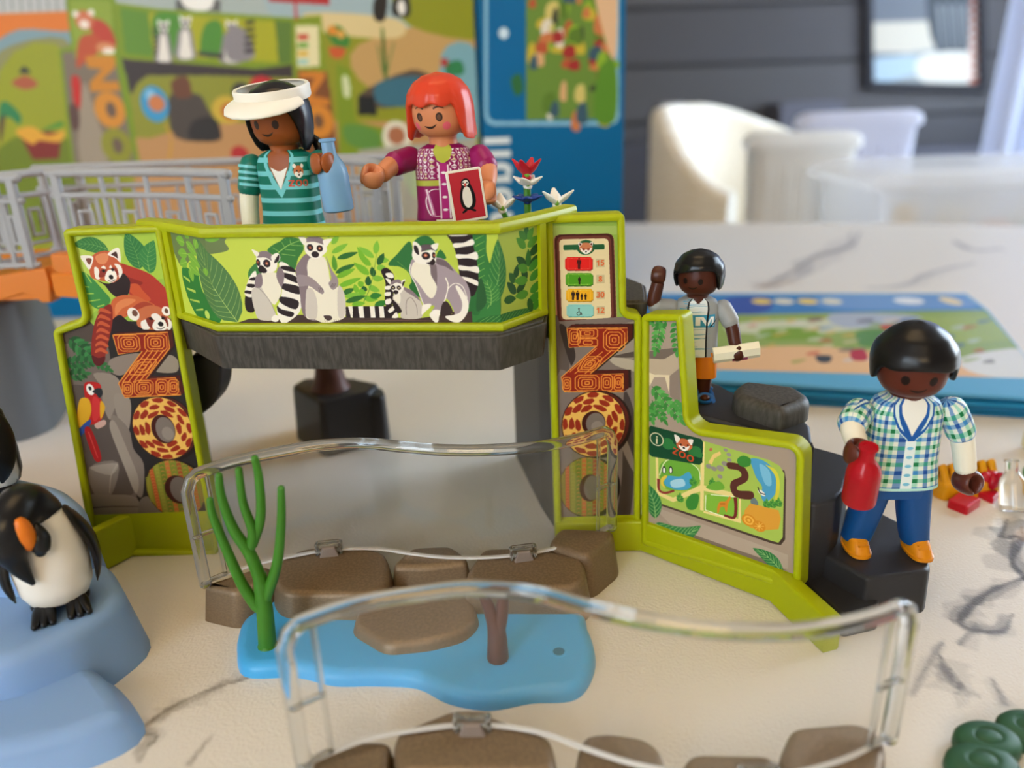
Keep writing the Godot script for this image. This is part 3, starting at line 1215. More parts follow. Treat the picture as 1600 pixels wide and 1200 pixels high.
func trunk(s: Shape, keys: Array, rows := 18, n := 3.0, seg := 32) -> void:   # keys: [y, half width, half depth]
	var rings := []
	for i in rows:
		var y := lerpf(keys[0][0], keys[-1][0], float(i) / (rows - 1))
		rings.append(oval(Vector3(0, y, 0), between(keys, y, 1), between(keys, y, 2), n, seg))
	s.loft(rings)

func wrapped(t: Texture2D, rough := 0.35) -> StandardMaterial3D:   # for lofts: u runs round from the back, v upwards
	var m := printed(t, rough)
	m.uv1_scale = Vector3(1, -1, 1)
	m.uv1_offset = Vector3(0, 1, 0)
	return m

const HEAD := [[0.0, 0.42], [0.08, 0.6], [0.2, 0.76], [0.42, 0.88], [0.8, 0.93], [1.25, 0.9], [1.6, 0.72], [1.8, 0.45], [1.9, 0.1]]

func head_print(skin: String, kind: String) -> Texture2D:
	var p := Print.new(0, 0, 5.84, 1.9, 70, Color(skin))
	var m := 2.92
	var ink: String = "3a2a26" if kind != "dark" else "1c1311"
	for e in [-1, 1]:
		p.ell(ink, m + e * 0.34, 0.72, 0.115, 0.14)
		if kind == "woman":
			p.ell("e8677a", m + e * 0.58, 0.42, 0.15, 0.13)
			p.stroke("5a3a2c", [m + e * 0.16, 0.98, m + e * 0.34, 1.04, m + e * 0.52, 0.98], 0.06, 0.03)
			p.ell("6b4a3c", m + e * 0.33, 0.71, 0.07, 0.09)
	p.poly(ink, [m - 0.2, 0.44, m - 0.1, 0.37, m + 0.02, 0.35, m + 0.14, 0.4, m + 0.22, 0.5, m + 0.1, 0.44, m, 0.42, m - 0.1, 0.43], true)
	return p.done()

func make_head(t: Node3D, y: float, turn: Vector3, skin: String, kind: String) -> Node3D:
	var h := Node3D.new()
	h.name = "head"
	h.position = Vector3(0, y, 0) * 0.01
	h.rotation = turn
	t.add_child(h, true)
	var s := Shape.new()
	var keys := []
	for q in HEAD:
		keys.append([q[0], q[1], q[1]])
	trunk(s, keys, 22, 2.15, 36)
	part("face", s, wrapped(head_print(skin, kind), 0.35), h, 60.0)
	s = Shape.new()
	s.lathe([[0.5, -0.35], [0.47, -0.1], [0.5, 0.05], [0.6, 0.1]], 24)
	part("neck", s, plastic(skin, 0.35), h, 60.0)
	return h

# hair as a cap: prof is [y, radius] from the hem up, hem says how low it reaches at each angle (0 is the face)
func hair_cap(top: float, prof: Array, hem: Callable, deep := 1.0, strands := 0.0, count := 14.0, lean := 0.0) -> Shape:
	var s := Shape.new()
	var rings := []
	var rows := 16
	var seg := 48
	for i in rows + 4:
		var ring := PackedVector3Array()
		for j in seg:
			var a := TAU * j / seg - PI
			var low: float = hem.call(a)
			var t := minf(1.0, float(i) / (rows - 1))
			var y := top - (top - low) * (1.0 - cos(t * PI / 2) if t < 0.6 else lerpf(1.0 - cos(0.6 * PI / 2), 1.0, (t - 0.6) / 0.4))
			var r := between(prof, y, 1)
			r *= 1.0 + strands * sin(a * count + lean * t * 6.0) * smoothstep(0.15, 0.8, t)
			if i >= rows:
				r *= [0.97, 0.9, 0.84, 0.7][i - rows]
				y += [-0.05, -0.04, 0.1, 0.4][i - rows]
			if i == 0:
				r = 0.02
			ring.append(Vector3(sin(a) * r, y, cos(a) * r * deep))
		rings.append(ring)
	s.loft(rings)
	return s

func arm(t: Node3D, shoulder: Vector3, wrist: Vector3, sag: Vector3, sleeve: Material, skin: Material, cuff := 0.5, hand_skin: Material = null, reach := Vector3.ZERO, open := Vector3.ZERO) -> Node3D:
	var a := Node3D.new()
	a.name = "arm"
	t.add_child(a, true)
	var pts := smooth_path([shoulder, shoulder.lerp(wrist, 0.5) + sag, wrist], 8)
	var n := pts.size()
	var k := int(cuff * n)
	var s := Shape.new()
	var rr := []
	for i in n:
		rr.append(lerpf(0.36, 0.29, float(i) / n))
	s.tube(pts.slice(maxi(0, k - 2)), rr.slice(maxi(0, k - 2)), 16)
	part("forearm", s, skin, a, 60.0)
	s = Shape.new()
	rr = []
	for i in n:
		rr.append(lerpf(0.42, 0.385, float(i) / n))
	s.tube(pts.slice(0, k + 1), rr.slice(0, k + 1), 18)
	part("sleeve", s, sleeve, a, 60.0)
	# the gripping hand: a cuff and a C-shaped claw
	var hs: Material = hand_skin if hand_skin else skin
	var d: Vector3 = (wrist - pts[n - 3]).normalized() if reach == Vector3.ZERO else reach.normalized()
	var side: Vector3 = open.normalized() if open != Vector3.ZERO else d.cross(Vector3(0, 1, 0.2)).normalized()
	side = (side - d * side.dot(d)).normalized()
	var up: Vector3 = side.cross(d)
	s = Shape.new()
	s.tube([wrist - d * 0.05, wrist + d * 0.14], 0.26, 14)
	var c: Vector3 = wrist + d * 0.42
	var arc := []
	for i in 15:
		var q := deg_to_rad(180.0 - 140.0 + 280.0 * i / 14.0)
		arc.append(c + (d * cos(q) + up * sin(q)) * 0.27)
	s.tube(arc, 0.31, 14, 0.38, side)
	part("hand", s, hs, a, 60.0)
	return a

func legs(t: Node3D, m: Material, shoe: Material, trunk_keys: Array, spread: float, lean: float, sole := "") -> void:
	for e in [-1, 1]:
		var s := Shape.new()
		var rings := []
		for i in 12:
			var f := i / 11.0
			var y := lerpf(0.35, 2.75, f)
			rings.append(oval(Vector3(e * lerpf(spread, 0.5, pow(f, 0.8)), y, lean * e * (1 - f)), lerpf(0.40, 0.52, f), lerpf(0.4, 0.58, f), 2.6, 24))
		s.loft(rings)
		part("leg", s, m, t, 60.0)
		s = Shape.new()
		var sx: float = e * spread
		rings = []
		for q in [[0.0, 0.3, 0.52], [0.05, 0.36, 0.6], [0.14, 0.37, 0.62], [0.16, 0.33, 0.57], [0.3, 0.32, 0.55], [0.45, 0.29, 0.46], [0.55, 0.27, 0.36], [0.6, 0.2, 0.28]]:
			rings.append(oval(Vector3(sx + e * 0.03, q[0], lean * e + 0.22 - q[0] * 0.35), q[1], q[2], 2.6, 24))
		s.loft(rings)
		for k in 4:
			s.tube([Vector3(sx - 0.12, 0.56 - k * 0.06, lean * e + 0.22 + k * 0.13), Vector3(sx + 0.14, 0.56 - k * 0.06, lean * e + 0.22 + k * 0.13)], 0.035, 6)
		part("shoe", s, shoe, t, 50.0)
	var h := Shape.new()
	trunk(h, trunk_keys, 10, 3.0, 28)
	part("hips", h, m, t, 60.0)

func tu(x: float) -> float:      # across a torso print: -1 and 1 are its sides, 0 the middle of the chest
	return 50.0 + 100.0 * asin(clampf(signf(x) * pow(absf(x), 1.5), -1, 1)) / TAU

func bottle(label: String, at: Vector3, m: Material, h: float, lean: Vector3, group := "") -> void:
	var t := thing("bottle", label, "toy bottle", at, 0.0, group)
	origin = Vector3.ZERO
	t.rotation = lean
	var s := Shape.new()
	s.lathe([[0.0, 0.0], [0.38, 0.0], [0.46, 0.04], [0.47, 0.1], [0.47, h * 0.5], [0.45, h * 0.58], [0.38, h * 0.66], [0.27, h * 0.74], [0.21, h * 0.8], [0.2, h * 0.95], [0.24, h * 0.955], [0.25, h], [0.15, h], [0.14, h * 0.97], [0.0, h * 0.97]], 28)
	part("glass", s, m, t)
	s = Shape.new()
	s.lathe([[0.2, h * 0.955], [0.262, h * 0.96], [0.262, h * 0.985], [0.2, h * 0.99]], 24)
	part("lip", s, m, t)


func build_figures() -> void:
	# ---- girl with the visor
	var skin := plastic("9a5228", 0.35)
	var t := thing("toy_figure", "balcony figure in a white sun visor and teal striped top, black ponytail", "toy figure", Vector3(-7.4, 9.02, -27.2), -0.22, "", true)
	var torso := [[2.4, 1.08, 0.66], [3.1, 1.0, 0.62], [4.0, 1.0, 0.6], [4.6, 1.0, 0.56], [4.9, 0.86, 0.5], [5.05, 0.55, 0.42]]
	var s := Shape.new()
	trunk(s, torso)
	part("torso", s, wrapped(girl_print(), 0.35), t, 60.0)
	legs(t, plastic("b09a62", 0.4), plastic("3a3a3a", 0.4), [[2.2, 1.02, 0.6], [2.6, 1.05, 0.62]], 0.55, 0.0)
	var teal := plastic("157463", 0.35)
	var cream := plastic("f0ead2", 0.35)
	var a := arm(t, Vector3(-1.28, 4.55, 0), Vector3(-1.5, 2.5, 0.3), Vector3(-0.12, 0, -0.05), teal, cream, 0.37, skin)
	sleeve_stripes(a, Vector3(-1.28, 4.55, 0), Vector3(-1.5, 2.5, 0.3), "78cdd2")
	a = arm(t, Vector3(1.2, 4.6, 0), Vector3(2.25, 4.72, 1.8), Vector3(0.15, -0.1, -0.1), teal, cream, 0.5, skin, Vector3(0.3, 0.05, 0.9), Vector3(0, 1, 0))
	var h := make_head(t, 5.2, Vector3(0.06, -0.08, 0), "9a5228", "plain")
	var hair := plastic("17171d", 0.25)
	s = hair_cap(2.05, [[-0.2, 0.85], [0.1, 1.0], [0.5, 1.08], [1.0, 1.1], [1.4, 1.04], [1.75, 0.8], [1.95, 0.45], [2.05, 0.05]], func(q): return lerpf(1.15, -0.15, smoothstep(0.75, 1.5, absf(q))), 1.0, 0.008, 11.0)
	part("hair", s, hair, h, 60.0)
	s = Shape.new()
	s.tube(smooth_path([Vector3(0.55, 0.2, -0.7), Vector3(0.9, -0.1, -0.75), Vector3(1.0, -0.7, -0.75), Vector3(0.95, -1.5, -0.72)], 5), [0.26, 0.2, 0.16, 0.16, 0.19, 0.22, 0.23, 0.23, 0.22, 0.2, 0.19, 0.17, 0.15, 0.13, 0.1, 0.05], 12)
	part("ponytail", s, hair, h, 60.0)
	s = Shape.new()
	var rings := []
	for q in [[1.06, 1.28], [1.2, 1.25], [1.23, 1.3], [1.24, 1.62], [1.2, 1.68], [1.1, 1.66]]:
		rings.append(oval(Vector3(0, q[1], 0), q[0], q[0], 2.0, 36))
	s.xf = Transform3D(Basis(Vector3.RIGHT, 0.13), Vector3(0, 0.2, 0))
	s.loft(rings, false, false)
	rings = []
	for q in [[0.0, 0.0, 1.3], [0.0, 1.0, 1.28], [0.9, 1.0, 1.3], [1.0, 1.0, 1.36], [0.9, 1.0, 1.42], [0.0, 1.0, 1.44]]:
		pass
	for i in 9:                                            # the bill sweeps forward from the band
		var f := i / 8.0
		var ring := PackedVector3Array()
		for j in 24:
			var g := TAU * j / 24
			var w := 0.1 + 0.05 * sin(f * PI)
			var b := lerpf(-1.25, 1.25, f)
			var out := 0.68 * pow(cos(b * 0.98), 0.75)
			var r := 1.1 + (out + 0.05) * (0.5 + 0.5 * cos(g))
			ring.append(Vector3(sin(b) * r, 1.36 + sin(g) * w - 0.42 * (r - 1.1), cos(b) * r))
		rings.append(ring)
	s.loft(rings)
	part("visor", s, M.white, h, 50.0)
	var blue := plastic("86b4dd", 0.22, {"refraction_enabled": false})
	blue.transparency = BaseMaterial3D.TRANSPARENCY_DISABLED
	blue.backlight_enabled = true
	blue.backlight = Color(0.3, 0.45, 0.6)
	bottle("milky blue toy bottle held up by the figure in the white visor", Vector3(-5.2564, 12.283, -24.7), blue, 2.2, Vector3(0.0, 0, 0.06))

	# ---- woman with red hair
	skin = plastic("d98c62", 0.35)
	t = thing("toy_figure", "balcony figure with a bright red bob and magenta top, holding a red card", "toy figure", Vector3(-2.05, 9.02, -27.3), 0.0, "", true)
	s = Shape.new()
	trunk(s, torso)
	part("torso", s, wrapped(woman_print(), 0.35), t, 60.0)
	legs(t, plastic("8f1a5e", 0.4), plastic("3a3a3a", 0.4), [[2.2, 1.02, 0.6], [2.6, 1.05, 0.62]], 0.55, 0.0)
	var pink := plastic("97195f", 0.35)
	arm(t, Vector3(-1.15, 4.6, 0.05), Vector3(-1.95, 4.25, 1.3), Vector3(-0.1, 0.05, 0.1), pink, skin, 0.45, skin, Vector3(-0.6, -0.1, 0.7), Vector3(0.2, 0.5, 0.2))
	arm(t, Vector3(1.2, 4.6, 0.05), Vector3(1.45, 3.75, 1.15), Vector3(0.15, 0.0, -0.1), pink, skin, 0.4, skin, Vector3(-0.05, -0.45, 0.8), Vector3(0.9, 0, 0.1))
	h = make_head(t, 5.3, Vector3(0.1, -0.36, 0.0), "d98c62", "woman")
	s = hair_cap(2.02, [[-0.2, 1.16], [0.1, 1.15], [0.5, 1.13], [1.0, 1.12], [1.4, 1.04], [1.72, 0.82], [1.92, 0.5], [2.02, 0.05]], func(q): return lerpf(1.13 + 0.05 * sin(q * 9.0), -0.02 + 0.03 * sin(q * 11.0), smoothstep(0.8, 1.25, absf(q))), 1.0, 0.018, 16.0, 0.25)
	part("hair", s, plastic("d64226", 0.3), h, 60.0)
	t = thing("card", "red picture card with a white rim and a penguin, held by the red-haired figure", "toy card", Vector3(-1.2224, 12.5802, -25.2), 0.0, "", true)
	t.rotation = Vector3(-0.12, 0.3, 0.09)
	s = Shape.new()
	s.plate(rounded(v2([-0.58, -0.82, 0.58, -0.82, 0.58, 0.82, -0.58, 0.82]), 0.08), -0.08, 0.0, 0.02)
	part("card_back", s, M.white, t)
	s = Shape.new()
	s.face(v2([-0.5, -0.74, 0.5, -0.74, 0.5, 0.74, -0.5, 0.74]), 0.006, Rect2(-0.5, -0.74, 1.0, 1.48))
	part("penguin_picture", s, printed(card_print(), 0.4), t)

	# ---- waving child
	skin = plastic("4a2419", 0.32)
	t = thing("toy_figure", "child figure in grey jacket and orange shorts waving on the rock stairs", "toy figure", Vector3(6.25, 5.45, -24.84), -0.12, "", true)
	t.scale = Vector3.ONE * 0.72
	s = Shape.new()
	trunk(s, [[2.3, 1.05, 0.66], [3.1, 1.0, 0.62], [4.0, 1.0, 0.6], [4.6, 1.0, 0.56], [4.9, 0.86, 0.5], [5.05, 0.55, 0.42]])
	part("torso", s, wrapped(boy_print(), 0.4), t, 60.0)
	for e in [-1, 1]:
		s = Shape.new()
		var rg := []
		for i in 8:
			rg.append(oval(Vector3(e * 0.5, lerpf(0.3, 1.7, i / 7.0), 0), lerpf(0.32, 0.42, i / 7.0), lerpf(0.34, 0.46, i / 7.0), 2.3, 20))
		s.loft(rg)
		part("leg", s, skin, t, 60.0)
		s = Shape.new()
		rg = []
		for i in 8:
			rg.append(oval(Vector3(e * 0.5, lerpf(1.2, 2.5, i / 7.0), 0), lerpf(0.56, 0.54, i / 7.0), lerpf(0.6, 0.6, i / 7.0), 2.8, 24))
		s.loft(rg)
		part("shorts_leg", s, plastic("d9790f", 0.4), t, 60.0)
		s = Shape.new()
		rg = []
		for q in [[0.0, 0.34, 0.58], [0.08, 0.4, 0.66], [0.16, 0.4, 0.66], [0.18, 0.3, 0.5]]:
			rg.append(oval(Vector3(e * 0.52, q[0], 0.2), q[1], q[2], 2.4, 24))
		s.loft(rg)
		for q in [[0.5, 0.3, 0.46], [0.3, 0.62, 0.42]]:
			var ar := []
			for i in 11:
				var g := PI * i / 10.0
				ar.append(Vector3(e * 0.52 + cos(g) * 0.4, 0.1 + sin(g) * q[0], q[1] - 0.12 * sin(g)))
			s.tube(ar, 0.1, 8, 0.5)
		s.tube([Vector3(e * 0.52 - 0.34, 0.55, 0.1), Vector3(e * 0.52 - 0.2, 0.6, -0.28), Vector3(e * 0.52 + 0.2, 0.6, -0.28), Vector3(e * 0.52 + 0.34, 0.55, 0.1)], 0.09, 8)
		part("sandal", s, plastic("1f5fa3", 0.35), t, 50.0)
		s = Shape.new()
		s.ellipsoid(Vector3(e * 0.52, 0.25, 0.42), Vector3(0.27, 0.17, 0.36))
		part("foot", s, skin, t, 60.0)
	var jacket := plastic("9a9c9b", 0.4)
	arm(t, Vector3(-1.15, 4.5, 0.0), Vector3(-1.85, 5.7, 0.25), Vector3(-0.45, -0.35, 0.1), jacket, skin, 0.42, skin, Vector3(0.05, 1, 0.1), Vector3(1, 0, 0.2))
	arm(t, Vector3(1.15, 4.5, 0.0), Vector3(1.75, 2.95, 0.5), Vector3(0.1, 0.1, 0.0), jacket, skin, 0.42, skin, Vector3(0.2, -1, 0.3), Vector3(0.9, 0.2, 0.3))
	h = make_head(t, 5.15, Vector3(-0.06, -0.42, 0), "4a2419", "dark")
	s = hair_cap(2.1, [[0.2, 1.0], [0.6, 1.12], [1.0, 1.16], [1.4, 1.1], [1.8, 0.82], [2.0, 0.48], [2.1, 0.05]], func(q): return lerpf(1.16 + 0.12 * sin(q * 2.0 + 0.6), 0.36, smoothstep(0.95, 1.45, absf(q))), 1.0, 0.012, 13.0, 0.5)
	part("hair", s, plastic("131417", 0.25), h, 60.0)
	t = thing("map_scroll", "cream folded map held in the lowered hand of the waving child", "toy map", Vector3(7.4713, 7.2635, -24.2), 0.0, "", true)
	t.rotation = Vector3(0.5, 0.0, 0.16)
	s = Shape.new()
	var fold := []
	for q in [[-0.1, 0.3], [0.12, 0.24], [0.2, 0.0], [0.12, -0.22], [-0.1, -0.3], [-0.16, -0.26], [0.02, -0.18], [0.1, 0.0], [0.02, 0.2], [-0.16, 0.26]]:
		fold.append(q)
	rings = []
	for x in [-0.75, -0.73, 0.73, 0.75]:
		var ring := PackedVector3Array()
		for q in fold:
			ring.append(Vector3(x, q[1], q[0]))
		rings.append(ring)
	s.loft(rings)
	part("sheet", s, plastic("ece4c8", 0.5), t)
	s = Shape.new()
	s.box(Vector3(0.1, -0.13, 0.17), Vector3(0.5, 0.12, 0.03), 0.01)
	part("print_patch", s, plastic("8c3a5a", 0.5), t)

	# ---- man in the check shirt
	skin = plastic("5a2a1e", 0.3)
	t = thing("toy_figure", "man figure in blue and green check shirt and orange shoes on the low step", "toy figure", Vector3(11.75, 1.5, -21.2), -0.04, "", true)
	t.scale = Vector3.ONE * 1.05
	s = Shape.new()
	trunk(s, [[2.35, 1.16, 0.74], [2.6, 1.12, 0.72], [3.2, 1.04, 0.66], [4.0, 1.02, 0.62], [4.6, 1.02, 0.58], [4.9, 0.88, 0.52], [5.08, 0.58, 0.44]])
	var check := wrapped(check_print(), 0.35)
	part("torso", s, check, t, 60.0)
	s = Shape.new()
	rings = []
	for q in [[2.1, 1.26, 0.8], [2.45, 1.2, 0.76], [2.46, 1.1, 0.68], [2.11, 1.15, 0.72]]:
		rings.append(oval(Vector3(0, q[0], -0.05), q[1], q[2], 3.0, 32))
	legs(t, plastic("134a86", 0.4), plastic("dd8a10", 0.35), [[2.0, 1.0, 0.6], [2.6, 1.05, 0.64]], 0.84, 0.1)
	var mint: StandardMaterial3D = check.duplicate()
	mint.uv1_scale = Vector3(0.45, 0.4, 1)
	mint.uv1_offset = Vector3(0.02, 0.05, 0)
	cream = plastic("ece6d2", 0.35)
	a = arm(t, Vector3(-1.3, 4.55, 0.05), Vector3(-1.72, 4.05, 1.15), Vector3(-0.2, 0.1, 0.05), mint, cream, 0.42, skin, Vector3(-0.25, -0.1, 0.9), Vector3(0.1, 1, 0.15))
	a = arm(t, Vector3(1.3, 4.55, 0.0), Vector3(1.95, 2.75, 0.1), Vector3(0.12, 0.1, -0.1), mint, cream, 0.42, skin, Vector3(0.25, -1, 0.15), Vector3(0.3, 0.1, 1))
	h = make_head(t, 5.16, Vector3(0.1, -0.2, 0.0), "5a2a1e", "dark")
	s = hair_cap(2.12, [[0.2, 1.0], [0.6, 1.1], [1.0, 1.14], [1.35, 1.08], [1.75, 0.8], [2.0, 0.46], [2.12, 0.05]], func(q): return lerpf(1.1 + 0.05 * cos(q * 4.0), 0.5, smoothstep(0.95, 1.4, absf(q))), 1.0, 0.012, 9.0, 0.2)
	part("hair", s, plastic("121215", 0.3), h, 60.0)
	var red := plastic("b51220", 0.25)
	red.backlight_enabled = true
	red.backlight = Color(0.5, 0.05, 0.08)
	bottle("translucent red toy bottle held by the man in the check shirt", Vector3(9.8733, 4.2286, -19.5), red, 1.98, Vector3(0.2, 0, 0.06))

func sleeve_stripes(a: Node3D, p: Vector3, q: Vector3, c: String) -> void:
	var s := Shape.new()
	var d := (q - p).normalized()
	for k in 4:
		var o := p + d * (0.05 + k * 0.2) + Vector3(-0.03, 0, 0)
		var x := d.cross(Vector3.BACK).normalized()
		var y := d.cross(x)
		var rings := []
		for e in [[0.4, -0.05], [0.436, -0.045], [0.436, 0.045], [0.4, 0.05]]:
			var ring := PackedVector3Array()
			for j in 24:
				var g := TAU * j / 24
				ring.append(o + d * (e[1] + 0.0) + (x * cos(g) + y * sin(g)) * (e[0] - 0.012 * k * 0.6))
			rings.append(ring)
		s.loft(rings, false, false)
	part("sleeve_stripe", s, plastic(c, 0.35), a, 50.0)


func build_bridge() -> void:
	var t := thing("footbridge", "orange toy footbridge with light grey fretwork railings leading left from the balcony", "toy bridge", Vector3(-22, 0, -35))
	# grey rock pillar under it
	var s := Shape.new()
	s.block(rounded(v2([-24.62, -38.49, -24.25, -37.01, -24.95, -35.64, -26.82, -35.04, -32, -36, -32, -43, -26, -43]), 0.6), 0.0, 6.9, 0.3, 0.0)
	for i in s.v.size():
		var k: float = 1.0 - 0.16 * s.v[i].y / 6.9
		s.v[i] = Vector3((s.v[i].x + 27.5) * k - 27.5 + 0.3, s.v[i].y, (s.v[i].z + 39.5) * k - 39.5)
	part("pillar", s, plastic("5d6064", 0.5), t)
	s = Shape.new()
	s.block(rounded(v2([-29.5, -34.6, -26.4, -34.6, -25.6, -36.0, -26.2, -38, -29.5, -38]), 0.3), 0.0, 2.6, 0.25, 0.1)
	part("pillar_foot", s, plastic("5d6064", 0.5), t)
	# decks
	s = Shape.new()
	s.block(v2([-36, -34.2, -21.07, -34.2, -21.07, -41, -36, -41]), 7.6, 8.75, 0.12)
	s.xf = Transform3D(Basis(), Vector3(0, 0, -34.2))
	s.plate(v2([-23.02, 7.59, -21.84, 7.91, -21.47, 7.77, -21.08, 7.46, -20.68, 7.45, -20.51, 8.39, -20.58, 9.03, -22.71, 8.76]), -0.7, 0.12, 0.08)
	part("deck", s, M.orange, t)
	s = Shape.new()
	s.block(v2([-20.1, -33.6, -14.1, -31.2, -13.8, -33.6, -13.2, -36, -14, -41, -20.1, -41]), 7.85, 8.9, 0.12)
	s.xf = Transform3D(Basis(), Vector3(0, 0, -33.6))
	s.plate(v2([-19.85, 9.72, -19.08, 9.69, -18.76, 9.03, -18.88, 8.12, -19.72, 7.95, -19.63, 8.78, -19.9, 9.07]), -0.7, 0.12, 0.08)
	part("deck", s, M.orange, t)
	s = Shape.new()
	s.xf = Transform3D(Basis(Vector3.FORWARD, Vector3.RIGHT, Vector3.UP).orthonormalized(), Vector3(-20.57, 8.1, -35.2))
	s.xf = Transform3D(Basis(), Vector3(-20.63, 8.1, -34.6))
	s.tube([Vector3(-0.4, 0, 0), Vector3(0.75, 0, 0)], 0.32, 14)
	part("hinge", s, M.orange, t)
	# railings
	railing(t, smooth_path([Vector2(-23.6, -34.3), Vector2(-20.95, -34.3)], 6), 9.0, 12.9, 3)
	railing(t, smooth_path([Vector2(-23.5, -34.3), Vector2(-20.75, -39.5)], 6), 9.0, 12.9, 3)
	railing(t, smooth_path([Vector2(-19.73, -34.6), Vector2(-17.4, -34.0), Vector2(-14.4, -33.0), Vector2(-12.3, -31.9), Vector2(-10.7, -30.8)], 6), 9.06, 13.05, 4)
	railing(t, smooth_path([Vector2(-22.88, -39), Vector2(-16, -39.4), Vector2(-10.0, -39.6), Vector2(-5.0, -38.2)], 6), 8.9, 12.95, 5)
	railing(t, smooth_path([Vector2(-9.23, -38.5), Vector2(-6.3, -36.5), Vector2(-5.01, -33.2)], 6), 9.0, 12.9, 3)

# one railing along a plan line: top rail, lower rails, posts and square fret bars, each a part of its own
func railing(t: Node3D, line: Array, y0: float, y1: float, bays: int) -> void:
	var total := 0.0
	for i in line.size() - 1:
		total += line[i].distance_to(line[i + 1])
	var at := func(d: float, y: float) -> Vector3:
		var left := d
		for i in line.size() - 1:
			var l: float = line[i].distance_to(line[i + 1])
			if left <= l or i == line.size() - 2:
				var q: Vector2 = line[i].lerp(line[i + 1], clampf(left / l, 0.0, 1.0))
				return Vector3(q.x, y, q.y)
			left -= l
		return Vector3.ZERO
	var rail := func(called: String, d0: float, d1: float, y: float, r: float) -> void:
		var s := Shape.new()
		var pts := []
		for k in 9:
			pts.append(at.call(lerpf(d0, d1, k / 8.0), y))
		s.tube(pts, r, 8)
		part(called, s, M.grey, t, 60.0)
	var post := func(d: float, ya: float, yb: float, w: float) -> void:
		var s := Shape.new()
		s.bar(at.call(d, ya), at.call(d, yb), w, w, Vector3.BACK)
		part("rail_bar", s, M.grey, t)
	rail.call("top_rail", 0.0, total, y1, 0.19)
	var mid := y1 - 0.95
	rail.call("mid_rail", 0.0, total, mid, 0.13)
	rail.call("foot_rail", 0.0, total, y0 + 0.15, 0.13)
	post.call(0.3, y0, y1, 0.34)
	post.call(total - 0.3, y0, y1, 0.34)
	var w := (total - 0.6) / bays
	for b in bays:
		var o := 0.3 + b * w
		if b > 0:
			post.call(o, y0, y1, 0.18)
		var h := mid - y0 - 0.3
		for ring in 2:                                        # nested squares, open towards the top rail
			var f: float = [0.2, 0.36][ring]
			var ya := y0 + 0.3 + h * f * 0.85
			post.call(o + w * f, ya, mid - (0.0 if ring == 0 else h * 0.25), 0.14)
			post.call(o + w * (1 - f), ya, mid - (0.0 if ring == 0 else h * 0.25), 0.14)
			rail.call("rail_bar", o + w * f, o + w * (1 - f), ya, 0.08)
			if ring == 1:
				rail.call("rail_bar", o + w * f, o + w * (1 - f), mid - h * 0.25, 0.08)


